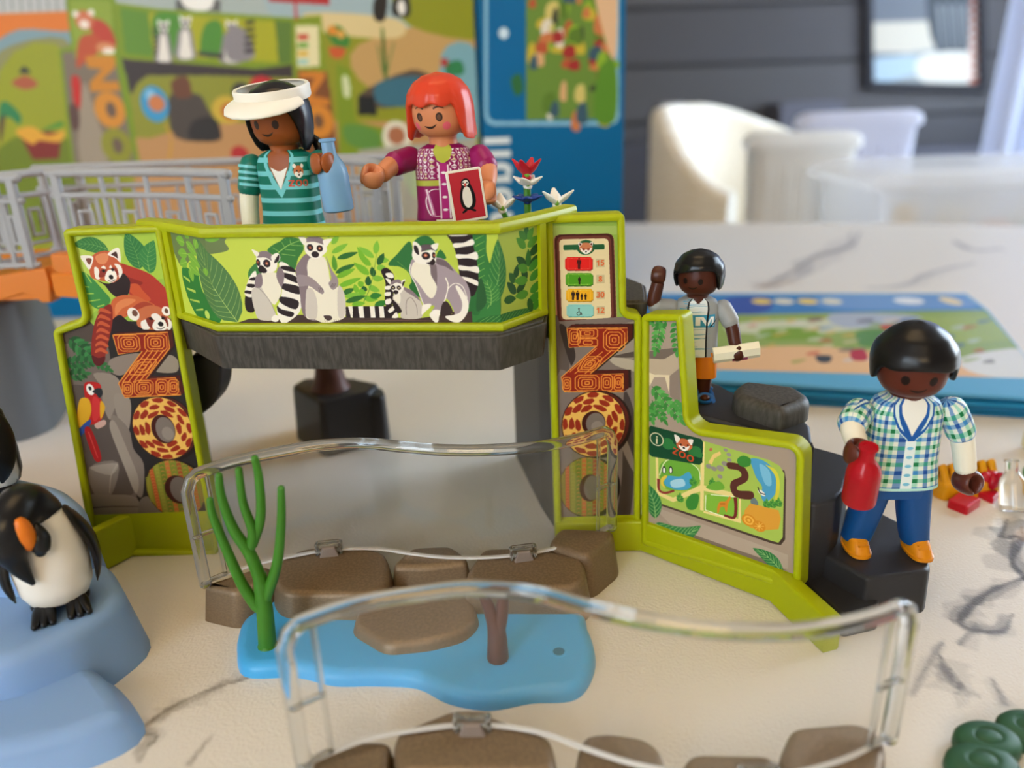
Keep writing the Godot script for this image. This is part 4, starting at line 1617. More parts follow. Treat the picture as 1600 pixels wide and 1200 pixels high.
func build_background() -> void:
	# big playset box: printed front, blue foot
	var t := thing("toy_box", "large cardboard toy box printed with the zoo scene, standing behind everything on the left", "box", Vector3(-27, 0, -66))
	var s := Shape.new()
	s.box(Vector3(-26.85, 20, -66.2), Vector3(50.3, 40, 12), 0.1)
	part("carton", s, M.boxblue, t)
	s = Shape.new()
	s.xf.origin = Vector3(0, 0, -60.18)
	s.face(v2([-51.9, 1.9, -1.8, 1.9, -1.8, 39.8, -51.9, 39.8]), 0.0, Rect2(-51.9, 1.9, 50.1, 37.9))
	part("front_picture", s, printed(box_print(), 0.4), t)
	# blue box standing on end, its narrow side towards us
	t = thing("toy_box", "bright blue cardboard box with a framed picture and white lettering, right of the printed box", "box", Vector3(3.7, 0, -70))
	s = Shape.new()
	s.box(Vector3(3.7, 20, -75), Vector3(10.5, 40, 30), 0.12)
	part("carton", s, M.boxblue, t)
	s = Shape.new()
	s.xf.origin = Vector3(0, 0, -59.98)
	s.face(v2([-1.5, 0.2, 8.9, 0.2, 8.9, 39.8, -1.5, 39.8]), 0.0, Rect2(-1.5, 0.2, 10.4, 39.6))
	part("side_print", s, printed(spine_print(), 0.4), t)
	# instruction booklets
	t = thing("booklet", "thick stack of blue-edged booklets with a printed landscape cover lying on the table at right", "booklet", Vector3(21, 0, -46))
	var rng := RandomNumberGenerator.new()
	rng.seed = 3
	for k in 6:
		s = Shape.new()
		var j := rng.randf_range(-0.2, 0.2)
		var y := 0.19 * k
		s.block(v2([8.56, -57.48, 33.01, -53.91, 31.88, -49.28, 26.92, -35.78, 25.72, -33.97, 8.24, -38.62]), y, y + 0.17, 0.03)
		for i in s.v.size():
			s.v[i] += Vector3(j, 0, -j)
		part("booklet_layer", s, plastic(["0d6f9f", "1580b4", "0b6390", "1a86ba", "0f6f9c", "5aa6d2"][k], 0.4), t)
	s = Shape.new()
	s.xf = Transform3D(Basis(Vector3.RIGHT, Vector3.FORWARD, Vector3.UP), Vector3(0, 1.126, 0))
	s.face(v2([9.19, 56.76, 32.71, 53.55, 31.57, 48.97, 27.13, 36.49, 9.21, 39.95]), 0.0, Rect2(9.19, 36.49, 23.53, 20.27))
	part("cover", s, printed(cover_print(), 0.25), t)
	# wicker tub chair beyond the table
	t = thing("wicker_chair", "cream woven tub chair beyond the far edge of the table", "chair", Vector3(57, -75, -178))
	s = Shape.new()
	var outer := []
	var seg := 30
	for lay in [[0.0, 1], [1.0, 1], [1.0, 0], [0.0, 0]]:
		var ring := PackedVector3Array()
		for j in seg + 1:
			var a := lerpf(0.45, PI + 1.0, float(j) / seg)
			var up := lerpf(2.0, 12.5, smoothstep(0.3, 2.1, a)) - 16.0 * smoothstep(3.0, 4.2, a)
			var r: float = 25.0 if lay[1] == 1 else 19.5
			ring.append(Vector3(57 + cos(a) * r * 1.0, (up if lay[0] > 0.5 else -45.0), -174 - sin(a) * r * 1.0))
		outer.append(ring)
	var shell := []
	for j in seg + 1:
		var ring := PackedVector3Array()
		ring.append(outer[0][j])
		for k in 5:
			var g := PI * k / 4.0
			var m: Vector3 = (outer[1][j] + outer[2][j]) / 2 - Vector3(0, 2.7, 0)
			ring.append(m + (outer[1][j] - outer[2][j]) / 2 * cos(g) + Vector3(0, 2.7 * sin(g), 0))
		ring.append(outer[3][j])
		shell.append(ring)
	s.loft(shell)
	var wick := plastic("ffffff", 0.7)
	wick.albedo_texture = noise_tex(0.03, Color("efe6d2"), Color("fffbf2"), 3, 256, 21)
	wick.uv1_triplanar = true
	wick.uv1_scale = Vector3(3, 40, 3)
	part("back_shell", s, wick, t, 50.0)
	s = Shape.new()
	s.lathe([[0, -36], [22, -36], [23, -34], [22, -31], [0, -30]], 30)
	for i in s.v.size():
		s.v[i] += Vector3(57, 0, -176)
	part("seat", s, wick, t)
	for q in [[45, -164], [69, -164], [47, -190], [67, -190]]:
		s = Shape.new()
		s.tube([Vector3(q[0], -75, q[1]), Vector3(q[0], -44, q[1])], 1.6, 8)
		part("leg", s, plastic("c9bda8", 0.7), t)
	# grey chair back left of it
	s = Shape.new()
	var st := []
	for k in 9:
		var f := k / 8.0
		st.append(oval(Vector3(42.34 + 2.4 * sin(f * PI / 2), lerpf(-60, 12.5, f), -215), 5.2 - 2.2 * f * f, 1.6, 2.5, 16))
	s.loft(st)
	t = thing("garden_chair", "pale grey slatted chair back half hidden left of the wicker chair", "chair", Vector3(42.34, -75, -215))
	part("back_slat", s, plastic("a9a9b0", 0.6), t)
	s = Shape.new()
	s.box(Vector3(42.34 + 0.5, -67.5, -215), Vector3(14, 15, 10), 0.5)
	part("base", s, plastic("a9a9b0", 0.6), t)
	# low sideboard with the clear storage boxes
	t = thing("sideboard", "low sideboard beyond the table, carrying the clear storage boxes", "sideboard", Vector3(75, -75, -128))
	s = Shape.new()
	s.box(Vector3(70, -12.5, -127), Vector3(70, 3, 46), 0.3)
	part("top", s, plastic("d8d4cc", 0.5), t)
	s = Shape.new()
	s.box(Vector3(70, -44.5, -127), Vector3(66, 61, 43), 0.3)
	part("body", s, plastic("c4c0b8", 0.5), t)
	tub("wide clear storage box full of bright pieces, at the right beyond the table", Vector3(72, -11, -119), 21.0, 11.5, 15.2, "fbfcfd", 1)
	tub("upright clear storage box with ribbed pale sides standing behind the wide one", Vector3(50.81, -11, -137), 9.0, 3.6, 19.2, "fbfcfb", 2)
	tub("lilac tinted clear storage box behind the upright ribbed one", Vector3(60.92 + 3.0, -11, -145.5), 10.5, 2.5, 22.0, "dfe4fb", 3)
	# framed view on the dark wall
	t = thing("picture", "dark framed picture of a pale terrace hanging on the dark boarded wall", "picture", Vector3(159.07, 10, -311))
	s = Shape.new()
	s.xf.origin = Vector3(0, 0, -310.9)
	s.rim(v2([128.2, 76.7, 171.1, 75.41, 184.05, 10.82, 137.39, 13.48]), 3.0, 0.0, 2.5, 0.6)
	part("frame", s, plastic("26252b", 0.6), t)
	s = Shape.new()
	s.xf.origin = Vector3(0, 0, -310.4)
	var area := v2([131.17, 74.56, 170.05, 73.39, 180.69, 14.33, 138.82, 15.69])
	s.face(area, 0.0, Rect2(area[3].x, area[3].y, area[2].x - area[3].x, area[1].y - area[2].y))
	part("terrace_picture", s, printed(view_print(), 0.4), t)
	# cabinets in front of the wall
	var spots := [["tall dark grey cabinet standing against the boarded wall right of the blue box", 66.05, 58.0, -3.0, "4a4a52"], ["lower slate grey cabinet under the framed picture", 165.63, 74.0, -8.0, "5a5963"], ["lilac grey cupboard between the wicker chair and the picture", 111.93, 24.0, 10.0, "62626c"]]
	for q in spots:
		t = thing("cabinet", q[0], "cabinet", Vector3(q[1], -75, -300))
		s = Shape.new()
		s.box(Vector3(q[1], (q[3] - 75) / 2, -302), Vector3(q[2], q[3] + 75, 17), 0.5)
		part("carcass", s, plastic(q[4], 0.6), t)
		for e in [-1, 1]:
			s = Shape.new()
			s.box(Vector3(q[1] + e * q[2] / 4, (q[3] - 78) / 2, -293), Vector3(q[2] / 2 - 1.2, q[3] + 66, 2), 0.4)
			var d := part("door", s, plastic(q[4], 0.55), t)
			s = Shape.new()
			s.box(Vector3(q[1] + e * 3, q[3] - 22, -291), Vector3(0.9, 10, 1.4), 0.2)
			part("handle", s, plastic("8d8d94", 0.4, {"metallic": 0.6}), d)
	# sheer curtain at the right
	s = Shape.new()
	var rows := []
	for k in 2:
		var ring := PackedVector3Array()
		for j in 61:
			var f := j / 60.0
			ring.append(Vector3(120.71 + f * 90 + (-3.0 if k == 0 else 4.0), -74.0 if k == 0 else 175.0, -200 + 3.5 * sin(f * 40.0) + 10 * f))
		rows.append(ring)
	s.loft(rows, false, false, false)
	for k in 2:
		for j in 61:
			rows[k][j].z -= 0.3
	s.loft(rows, false, false, false)
	var cl := plastic("e4eafa", 0.8)
	cl.backlight_enabled = true
	cl.backlight = Color(0.9, 0.93, 1.0)
	single("curtain", s, cl, "pale lilac sheer curtain hanging at the right edge of the picture", "curtain", Vector3(118, -74, -195), "", 60.0)

func tub(label: String, at: Vector3, w: float, d: float, h: float, c: String, kind: int) -> void:
	var t := thing("storage_box", label, "storage box", at)
	var m := plastic(c, 0.3)
	m.transparency = BaseMaterial3D.TRANSPARENCY_ALPHA
	m.backlight_enabled = true
	m.backlight = Color(0.9, 0.9, 0.9)
	m.albedo_color.a = 0.45 if kind == 1 else 0.9
	var s := Shape.new()
	var plan := func(k: float) -> PackedVector2Array: return rounded(v2([at.x - w * k, at.z - d * k, at.x + w * k, at.z - d * k, at.x + w * k, at.z + d * k, at.x - w * k, at.z + d * k]), 2.0)
	var rings := []
	for q in [[0.88, 0.0], [0.9, 0.3], [0.97, h - 3.0], [1.0, h - 2.8], [1.0, h - 2.2], [0.95, h - 2.2], [0.9, h - 3.0], [0.85, 0.8]]:
		var ring := PackedVector3Array()
		for o in plan.call(q[0]):
			ring.append(Vector3(o.x, at.y + q[1], o.y))
		rings.append(ring)
	s.loft(rings)
	part("tub", s, m, t)
	s = Shape.new()
	rings = []
	for q in [[1.02, h - 2.6], [1.06, h - 2.4], [1.06, h - 1.4], [1.02, h - 0.6], [0.92, h - 0.2], [0.9, h], [0.85, h]]:
		var ring := PackedVector3Array()
		for o in plan.call(q[0]):
			ring.append(Vector3(o.x, at.y + q[1], o.y))
		rings.append(ring)
	s.loft(rings)
	part("lid", s, m, t)
	for k in 5:
		s = Shape.new()
		s.box(Vector3(at.x - w * 0.7 + k * w * 0.35, at.y + h * 0.45, at.z + d * 0.93), Vector3(w * 0.06, h * 0.6, 0.6), 0.2)
		part("rib", s, m, t)
	if kind != 1:
		return
	var rng := RandomNumberGenerator.new()
	rng.seed = 8
	var cs := ["f2efe6", "e7b93a", "f2efe6", "a9d23c", "e9b6b0", "cfe6ee", "f2efe6", "d9722a"]
	var names := ["white", "golden", "white", "lime green", "pink", "ice blue", "white", "orange"]
	for k in 8:
		s = Shape.new()
		var z := rng.randf_range(-0.3, 0.45) * d
		var wd := rng.randf_range(1.3, 1.75)
		var x := at.x - w * 0.62 + k * w * 0.175
		s.block(rounded(v2([x - wd, z + at.z - 2, x + wd, z + at.z - 2.5, x + wd * 0.8, z + at.z + 2, x - wd, z + at.z + 2.2]), 0.8), at.y + 0.9, at.y + rng.randf_range(5, 9.5), 0.5)
		single("toy_piece", s, plastic(cs[k % 8], 0.45), "%s plastic piece inside the wide clear storage box, %s from its left end" % [names[k % 8], ["first", "second", "third", "fourth", "fifth", "sixth", "seventh", "eighth", "ninth", "tenth", "eleventh", "twelfth"][k]], "toy piece", Vector3(x, at.y + 0.9, at.z + z), "pieces inside the wide storage box")


func build_small_things() -> void:
	# green water plant on the pond
	var t := thing("water_plant", "tall branching green plant stuck in the left end of the pond", "toy plant", Vector3(-7.5555, 0.42, -18.8455))
	var s := Shape.new()
	var stems := [
		[[Vector3(-7.57, 0.3, -18.85), Vector3(-7.47, 1.52, -18.85), Vector3(-7.45, 2.19, -18.85), Vector3(-7.43, 2.84, -18.85)], 0.28, 0.2],
		[[Vector3(-7.48, 1.74, -18.85), Vector3(-7.69, 1.85, -18.87), Vector3(-8, 2.58, -18.89), Vector3(-8.25, 3.65, -18.91), Vector3(-8.47, 4.77, -18.93), Vector3(-8.48, 5.3, -18.95)], 0.2, 0.1],
		[[Vector3(-7.4, 2.52, -18.85), Vector3(-7.57, 3.59, -18.8), Vector3(-7.9, 4.48, -18.75), Vector3(-8.04, 5.5, -18.7), Vector3(-7.98, 6.19, -18.65)], 0.2, 0.1],
		[[Vector3(-7.61, 3.7, -18.85), Vector3(-7.38, 4.35, -18.76), Vector3(-7.47, 5.31, -18.68), Vector3(-7.4, 6.37, -18.6)], 0.16, 0.1],
		[[Vector3(-7.49, 3.91, -18.85), Vector3(-7.11, 4.78, -18.81), Vector3(-6.97, 5.95, -18.78), Vector3(-6.98, 6.62, -18.75)], 0.16, 0.1],
		[[Vector3(-7.44, 1.97, -18.85), Vector3(-6.87, 3.21, -18.75), Vector3(-6.51, 4.67, -18.65), Vector3(-6.33, 5.79, -18.55)], 0.18, 0.1],
	]
	for q in stems:
		var pts := smooth_path(q[0], 5)
		var rr := []
		for i in pts.size():
			rr.append(lerpf(q[1], q[2], float(i) / (pts.size() - 1)))
		s = Shape.new()
		s.tube(pts, rr, 10)
		part("stem", s, M.green, t, 60.0)
	s = Shape.new()
	s.lathe([[0.3, 0.4], [0.26, 0.5], [0.22, 0.55]], 14)
	for i in s.v.size():
		s.v[i] += Vector3(-7.5555, 0.42, -18.8455) * Vector3(1, 0, 1)
	part("plug", s, M.green, t)
	# brown forked trunk in the pond
	t = thing("tree_stump", "small brown forked plastic branch plugged into the middle of the pond", "toy plant", Vector3(-0.6783, 0.42, -17.9361))
	for q in [
		[[Vector3(-0.68, 0.42, -17.94), Vector3(-0.68, 1.38, -17.94), Vector3(-0.8, 1.93, -17.94), Vector3(-1, 2.58, -17.94)], 0.32, 0.14],
		[[Vector3(-0.68, 1.38, -17.94), Vector3(-0.53, 1.92, -17.94), Vector3(-0.44, 2.55, -17.94)], 0.26, 0.14],
	]:
		var pts := smooth_path(q[0], 5)
		var rr := []
		for i in pts.size():
			rr.append(lerpf(q[1], q[2], float(i) / (pts.size() - 1)))
		s = Shape.new()
		s.tube(pts, rr, 10)
		part("branch", s, M.bark, t, 60.0)
	# tree behind the gate
	t = thing("tree", "brown toy tree trunk in a grey rock foot, seen through the gate", "toy tree", Vector3(-8.8389, 0, -35.0607))
	s = Shape.new()
	s.block(rounded(v2([-10.68, -34.99, -8.77, -32.64, -6.67, -33.74, -6.43, -34.92, -8.24, -36.01, -10.32, -36.04]), 0.25), 0.0, 2.75, 0.2, 0.12)
	part("rock_foot", s, M.step, t)
	s = Shape.new()
	s.block(rounded(v2([-7.17, -35.22, -6.26, -34.95, -6.01, -34.06, -6.12, -33.57, -7.11, -33.92, -8.2, -36.5]), 0.15), 0.0, 2.5, 0.2, 0.05)
	part("rock_lobe", s, M.step, t)
	s = Shape.new()
	var tr: Vector3 = Vector3(-8.6475, 2.75, -34.4399)
	s.lathe([[0.95, 2.7], [0.8, 3.0], [0.65, 3.6], [0.58, 4.4], [0.6, 5.2], [0.75, 6.0]], 20)
	for i in s.v.size():
		s.v[i] += Vector3(tr.x, 0, tr.z)
	part("trunk", s, M.bark, t, 60.0)
	for k in 5:
		s = Shape.new()
		var a := 2.4 + k * 0.9
		var d := Vector3(cos(a), 0.15, sin(a))
		s.tube([tr * Vector3(1, 0, 1) + Vector3(0, 4.6, 0) + d * 0.4, tr * Vector3(1, 0, 1) + Vector3(0, 4.5, 0) + d * 1.1, tr * Vector3(1, 0, 1) + Vector3(0, 4.2, 0) + d * 1.7], [0.1, 0.4, 0.06], 10, 0.35)
		part("leaf", s, M.green, t, 60.0)
	# flowers on the balcony
	t = thing("flower_cluster", "plastic flower stem with one red, one white and one blue bloom above the balcony rail", "toy flowers", Vector3(0.7252, 9.02, -26))
	s = Shape.new()
	s.tube([Vector3(0.7252, 9.02, -26), Vector3(0.7252, 9.02, -26) + Vector3(0, 4.1, 0)], 0.12, 8)
	part("stem", s, M.green, t)
	bloom(t, "bloom", Vector3(0.7252, 9.02, -26) + Vector3(0, 3.25, 0.1), "24408f", 0.42, 5, 0.25)
	bloom(t, "bloom", Vector3(0.7252, 9.02, -26) + Vector3(0.02, 3.7, 0), "f1efe6", 0.42, 4, 0.5)
	bloom(t, "bloom", Vector3(0.7252, 9.02, -26) + Vector3(0, 4.0, 0), "b8182c", 0.42, 4, 0.95)
	for k in 2:
		var f: Vector3 = [Vector3(-0.118, 11.9422, -26.2), Vector3(1.708, 12.0482, -26.2)][k]
		t = thing("white_flower", ["white plastic flower left of the red and blue flower stem", "white plastic flower right of the red and blue flower stem"][k], "toy flowers", Vector3(f.x, 9.02, f.z), 0.0, "white flowers behind the rail")
		s = Shape.new()
		s.tube([Vector3(f.x, 9.02, f.z), Vector3(f.x + (0.4 if k == 0 else 0.0), f.y - 0.9, f.z), f], 0.1, 8)
		part("stem", s, M.green, t)
		bloom(t, "bloom", f, "f1efe6", 0.5, 3, 0.7)
	# penguins
	penguin("preening penguin with an orange neck patch and bowed head, standing on the upper ice ledge", Vector3(-13.3134, 2.1, -18.9345), 0.5, true)
	penguin("penguin cut off by the left edge of the picture, white belly and black flipper", Vector3(-17.3, 3.7, -23.2), -0.5, false)
	# loose accessories at the right
	t = thing("toy_rack", "yellow ribbed plastic piece lying behind the man's lowered hand", "toy accessory", Vector3(17.8882, 0, -27.2953))
	s = Shape.new()
	var o: Vector3 = Vector3(17.8882, 0, -27.2953)
	s.block(rounded(v2([o.x - 1.3, o.z - 0.6, o.x + 1.5, o.z - 1.0, o.x + 1.6, o.z + 0.3, o.x - 1.1, o.z + 0.7]), 0.3), 0.0, 0.7, 0.2, 0.05)
	part("body", s, plastic("e0a013", 0.3), t)
	for k in 6:
		s = Shape.new()
		s.tube([o + Vector3(-0.9 + k * 0.42, 0.6, 0.4 - k * 0.06), o + Vector3(-0.9 + k * 0.42, 1.15, 0.05 - k * 0.06), o + Vector3(-0.8 + k * 0.42, 0.7, -0.5 - k * 0.06)], 0.16, 8)
		part("rib", s, plastic("e0a013", 0.3), t, 60.0)
	t = thing("toy_book", "flat red plastic slab lying under the man's lowered hand", "toy accessory", Vector3(17.6712, 0, -26.6796))
	s = Shape.new()
	s.block(rounded(v2([16.68, -26.11, 17.09, -25.44, 18.02, -26.11, 17.54, -26.77]), 0.12), 0.0, 0.35, 0.08)
	part("slab", s, plastic("c01428", 0.3), t)
	t = thing("toy_cake", "red knobbly plastic piece on a square foot, right of the flat red slab", "toy accessory", Vector3(18.8313, 0, -27.0142))
	s = Shape.new()
	s.block(rounded(v2([18.24, -26.9, 18.54, -26.21, 19.11, -26.73, 18.94, -27.39]), 0.1), 0.0, 0.25, 0.06)
	part("foot", s, plastic("b9122a", 0.3), t)
	o = Vector3(18.952, 0, -27.2181)
	s = Shape.new()
	for k in 7:
		s.ellipsoid(o + Vector3(cos(k * 0.9) * 0.35, 0.55 + 0.12 * (k % 2), sin(k * 0.9) * 0.3), Vector3(0.22, 0.3, 0.22), 10, 7)
	s.ellipsoid(o + Vector3(0, 0.55, 0), Vector3(0.42, 0.4, 0.38), 14, 8)
	part("knob", s, plastic("b9122a", 0.25), t, 60.0)
	var cb := plastic("f3f1ea", 0.1, {"refraction_enabled": true, "refraction_scale": 0.04})
	cb.albedo_color.a = 0.12
	bottle("clear little plastic bottle lying at the right edge near the red pieces", Vector3(18.943, 0.02, -25.5566), cb, 2.0, Vector3(-0.5, 0.0, -0.1))
	s = Shape.new()
	o = Vector3(22.901, 0, -30.8507)
	s.box(o + Vector3(0.4, 0.6, 0), Vector3(1.2, 1.2, 0.6), 0.1)
	single("toy_block", s, plastic("e9dfbd", 0.4), "cream plastic block cut off by the right edge above the clear bottle", "toy accessory", o)
	s = Shape.new()
	o = Vector3(20.9869, 0, -27.9452)
	s.ellipsoid(o + Vector3(0.3, 0.4, 0), Vector3(0.5, 0.4, 0.4))
	single("toy_leaf", s, plastic("3f8a3a", 0.4), "tiny green plastic piece at the right edge beside the clear bottle", "toy accessory", o, "", 60.0)
	# green lily pads, bottom right
	var pads := [[11.33, -14.44, 0.8, 0.35, "dark green rounded pad with a ring dimple, topmost at bottom right"], [10.79, -13.75, 0.85, 0.0, "dark green rounded plastic pad at the bottom edge below the dimpled one"], [12.53, -14.79, 0.75, 0.1, "dark green rounded plastic pad cut off by the right edge"]]
	for q in pads:
		s = Shape.new()
		s.xf.origin = Vector3(q[0], q[3] * 0.0, q[1])
		s.lathe([[0.0, 0.0], [q[2] * 0.9, 0.0], [q[2], 0.15], [q[2] * 0.98, 0.38], [q[2] * 0.85, 0.5], [q[2] * 0.5, 0.54], [q[2] * 0.42, 0.5], [q[2] * 0.36, 0.5], [q[2] * 0.3, 0.55], [q[2] * 0.1, 0.56], [0.0, 0.56]], 30, 0.75)
		single("lily_pad", s, M.deepgreen, q[4], "toy leaf", Vector3(q[0], 0, q[1]), "", 50.0)

func bloom(t: Node3D, called: String, at: Vector3, c: String, r: float, n: int, up: float) -> void:
	var s := Shape.new()
	for k in n:
		var a := TAU * k / n + 0.4
		var d := Vector3(cos(a), 0, sin(a))
		s.tube([at, at + d * r * 0.55 + Vector3(0, up * r * 0.7, 0), at + d * r * 1.1 + Vector3(0, up * r * 1.3, 0)], [0.09, 0.2, 0.07], 10, 0.5, d.cross(Vector3.UP))
	s.ellipsoid(at, Vector3(0.16, 0.14, 0.16), 10, 7)
	part(called, s, plastic(c, 0.35), t, 60.0)
	s = Shape.new()
	s.ellipsoid(at + Vector3(0, 0.06, 0.1), Vector3(0.09, 0.09, 0.09), 10, 7)
	part("flower_heart", s, plastic("6aa02c", 0.4), t, 60.0)

func penguin(label: String, at: Vector3, turn: float, bowed: bool) -> void:
	var t := thing("penguin", label, "toy penguin", at, turn, "", true)
	t.scale = Vector3.ONE * 0.94
	# body: upright, black behind, white before
	var s := Shape.new()
	var body := [[0.15, 0.45, 0.4], [0.35, 0.82, 0.7], [0.8, 1.0, 0.86], [1.5, 1.05, 0.9], [2.2, 0.98, 0.84], [2.8, 0.82, 0.72], [3.2, 0.62, 0.58], [3.5, 0.42, 0.42], [3.62, 0.2, 0.2]]
	var rings := []
	var rows := 30
	for i in rows:
		var y := lerpf(0.15, 3.62, float(i) / (rows - 1))
		rings.append(oval(Vector3(0, y, 0.1 * sin(y)), between(body, y, 1), between(body, y, 2), 2.1, 48))
	s.loft(rings)
	for i in s.v.size():
		var p := s.v[i]
		var back := p.z < -0.15 - 0.18 * sin(p.y * 1.2) or p.y < 0.3 or p.y > 3.25
		s.col[i] = Color("1a1b1f").srgb_to_linear() if back else Color("f1ece2").srgb_to_linear()
	var m := plastic("ffffff", 0.36)
	m.vertex_color_use_as_albedo = true
	part("body", s, m, t, 60.0, true)
	# head and beak
	s = Shape.new()
	var path: Array
	var rr: Array
	if bowed:
		path = smooth_path([Vector3(0.05, 3.1, -0.1), Vector3(-0.25, 3.6, 0.25), Vector3(-0.6, 3.4, 0.75), Vector3(-0.75, 2.8, 0.95), Vector3(-0.66, 2.15, 1.05), Vector3(-0.45, 1.55, 1.1)], 5)
		for i in path.size():
			rr.append(between([[0.0, 0.62], [5.0, 0.68], [10.0, 0.62], [15.0, 0.55], [19.0, 0.3], [25.0, 0.08]], float(i), 1))
	else:
		path = smooth_path([Vector3(0, 3.0, 0), Vector3(0, 3.7, 0.1), Vector3(0, 4.2, 0.2), Vector3(0, 4.35, 0.7), Vector3(0, 4.25, 1.3)], 5)
		for i in path.size():
			rr.append(between([[0.0, 0.55], [5.0, 0.6], [10.0, 0.6], [14.0, 0.3], [20.0, 0.06]], float(i), 1))
	s.tube(path, rr, 20)
	part("head", s, M.black, t, 60.0)
	if bowed:
		s = Shape.new()
		s.xf = Transform3D(Basis.from_euler(Vector3(0.1, 0.5, 0.12)), Vector3(-0.32, 3.15, 1.1))
		s.ellipsoid(Vector3.ZERO, Vector3(0.27, 0.6, 0.36), 18, 10)
		part("neck_patch", s, plastic("e0781a", 0.4), t, 60.0)
		s = Shape.new()
		s.tube(smooth_path([Vector3(-0.02, 3.2, 0.9), Vector3(0.02, 2.85, 1.05), Vector3(-0.05, 2.45, 1.1)], 4), [0.12, 0.16, 0.2, 0.24, 0.27, 0.27, 0.26, 0.24, 0.16], 12)
		part("cheek", s, M.black, t, 60.0)
	for e in [-1, 1]:
		s = Shape.new()
		s.tube(smooth_path([Vector3(e * 0.78, 3.0, 0.0), Vector3(e * 1.12, 2.2, 0.1), Vector3(e * 1.22, 1.4, 0.22), Vector3(e * 1.1, 0.72, 0.38)], 5), [0.28, 0.36, 0.42, 0.46, 0.48, 0.49, 0.48, 0.46, 0.44, 0.42, 0.39, 0.35, 0.3, 0.24, 0.17, 0.08], 14, 0.34, Vector3(0, 0.1, 1))
		part("flipper", s, M.black, t, 60.0)
		s = Shape.new()
		for k in 3:
			s.tube([Vector3(e * 0.42, 0.3, 0.25), Vector3(e * 0.45 + (k - 1) * 0.14, 0.22, 0.7), Vector3(e * 0.48 + (k - 1) * 0.24, 0.1, 1.1)], [0.26, 0.19, 0.1], 10)
		s.ellipsoid(Vector3(e * 0.42, 0.28, 0.2), Vector3(0.4, 0.28, 0.4), 14, 8)
		part("foot", s, M.black, t, 60.0)

func giraffe_ring(p: Print, x: float, y: float, rx: float, ry: float, ix: float, iy: float, irx: float, iry: float, seed_: int) -> void:
	p.ell("241815", x + rx * 0.16, y - ry * 0.02, rx * 1.06, ry * 1.05)
	p.ell("56201a", x + rx * 0.13, y + ry * 0.02, rx * 1.0, ry * 0.99)
	p.ell("3c1712", x, y, rx * 1.03, ry * 1.03)
	p.ell("eab95a", x, y, rx, ry)
	var rng := RandomNumberGenerator.new()
	rng.seed = seed_
	var q := irx / rx
	for lay in 3:
		var f := lerpf(q + 0.1, 0.92, [0.06, 0.5, 0.97][lay])
		var n: int = [6, 9, 12][lay]
		for k in n:
			var a := TAU * (k + 0.5 * (lay % 2) + rng.randf_range(-0.12, 0.12)) / n
			var c := Vector2(lerpf(ix, x, (f - q) / (1 - q)) + cos(a) * rx * f, lerpf(iy, y, (f - q) / (1 - q)) + sin(a) * ry * f)
			var half := PI * f / n * rx * 0.88
			var deep := (1 - q) * rx * 0.165
			var flat := []
			for j in 7:
				var g := TAU * j / 7 + rng.randf() * 0.5
				var o := Vector2(cos(g) * deep, sin(g) * half) * rng.randf_range(0.82, 1.12)
				o = o.rotated(a)
				flat.append(c.x + o.x)
				flat.append(c.y + o.y)
			p.poly("972d18", flat)
	p.ell("431a14", ix, iy, irx, iry)
	p.ell("7c7068", ix + irx * 0.16, iy - iry * 0.04, irx * 0.8, iry * 0.88)
	p.ell("92867b", ix + irx * 0.3, iy - iry * 0.3, irx * 0.5, iry * 0.45)

func stripe_ring(p: Print, x: float, y: float, rx: float, ry: float, ix: float, iy: float, irx: float, iry: float) -> void:
	p.ell("1e1715", x + rx * 0.12, y - ry * 0.04, rx * 1.06, ry * 1.05)
	p.ell("56201a", x + rx * 0.12, y, rx * 0.9, ry * 0.98)
	p.ell("4a3416", x, y, rx * 1.02, ry * 1.02)
	p.ell("7c842c", x, y, rx, ry)
	var cs := ["8a7a2c", "b5562a", "8f8a34", "6d7a28", "c06a34", "7c842c", "a0522a", "74802c", "b5602e", "6f7c2a"]
	for k in cs.size():
		var xa := lerpf(-0.98, 0.98, float(k) / cs.size())
		var xb := lerpf(-0.98, 0.98, (k + 0.8) / cs.size())
		p.poly(cs[k], [x + xa * rx, y + sqrt(1 - xa * xa) * ry, x + xb * rx, y + sqrt(1 - xb * xb) * ry, x + xb * rx, y - sqrt(1 - xb * xb) * ry, x + xa * rx, y - sqrt(1 - xa * xa) * ry])
		var m := (xa + xb) / 2
		var h := sqrt(1 - m * m) * 0.94
		for j in 14:
			var yy := lerpf(-h, h, j / 13.0)
			p.stroke(["9aa23a", "c9803c"][k % 2], [x + (m - 0.06) * rx, y + yy * ry, x + m * rx, y + (yy + 0.04) * ry, x + (m + 0.06) * rx, y + yy * ry], 0.3, 0.2, false)
	p.ell("3f1c14", ix, iy, irx, iry)
	p.ell("6f645c", ix + irx * 0.2, iy, irx * 0.78, iry * 0.9)

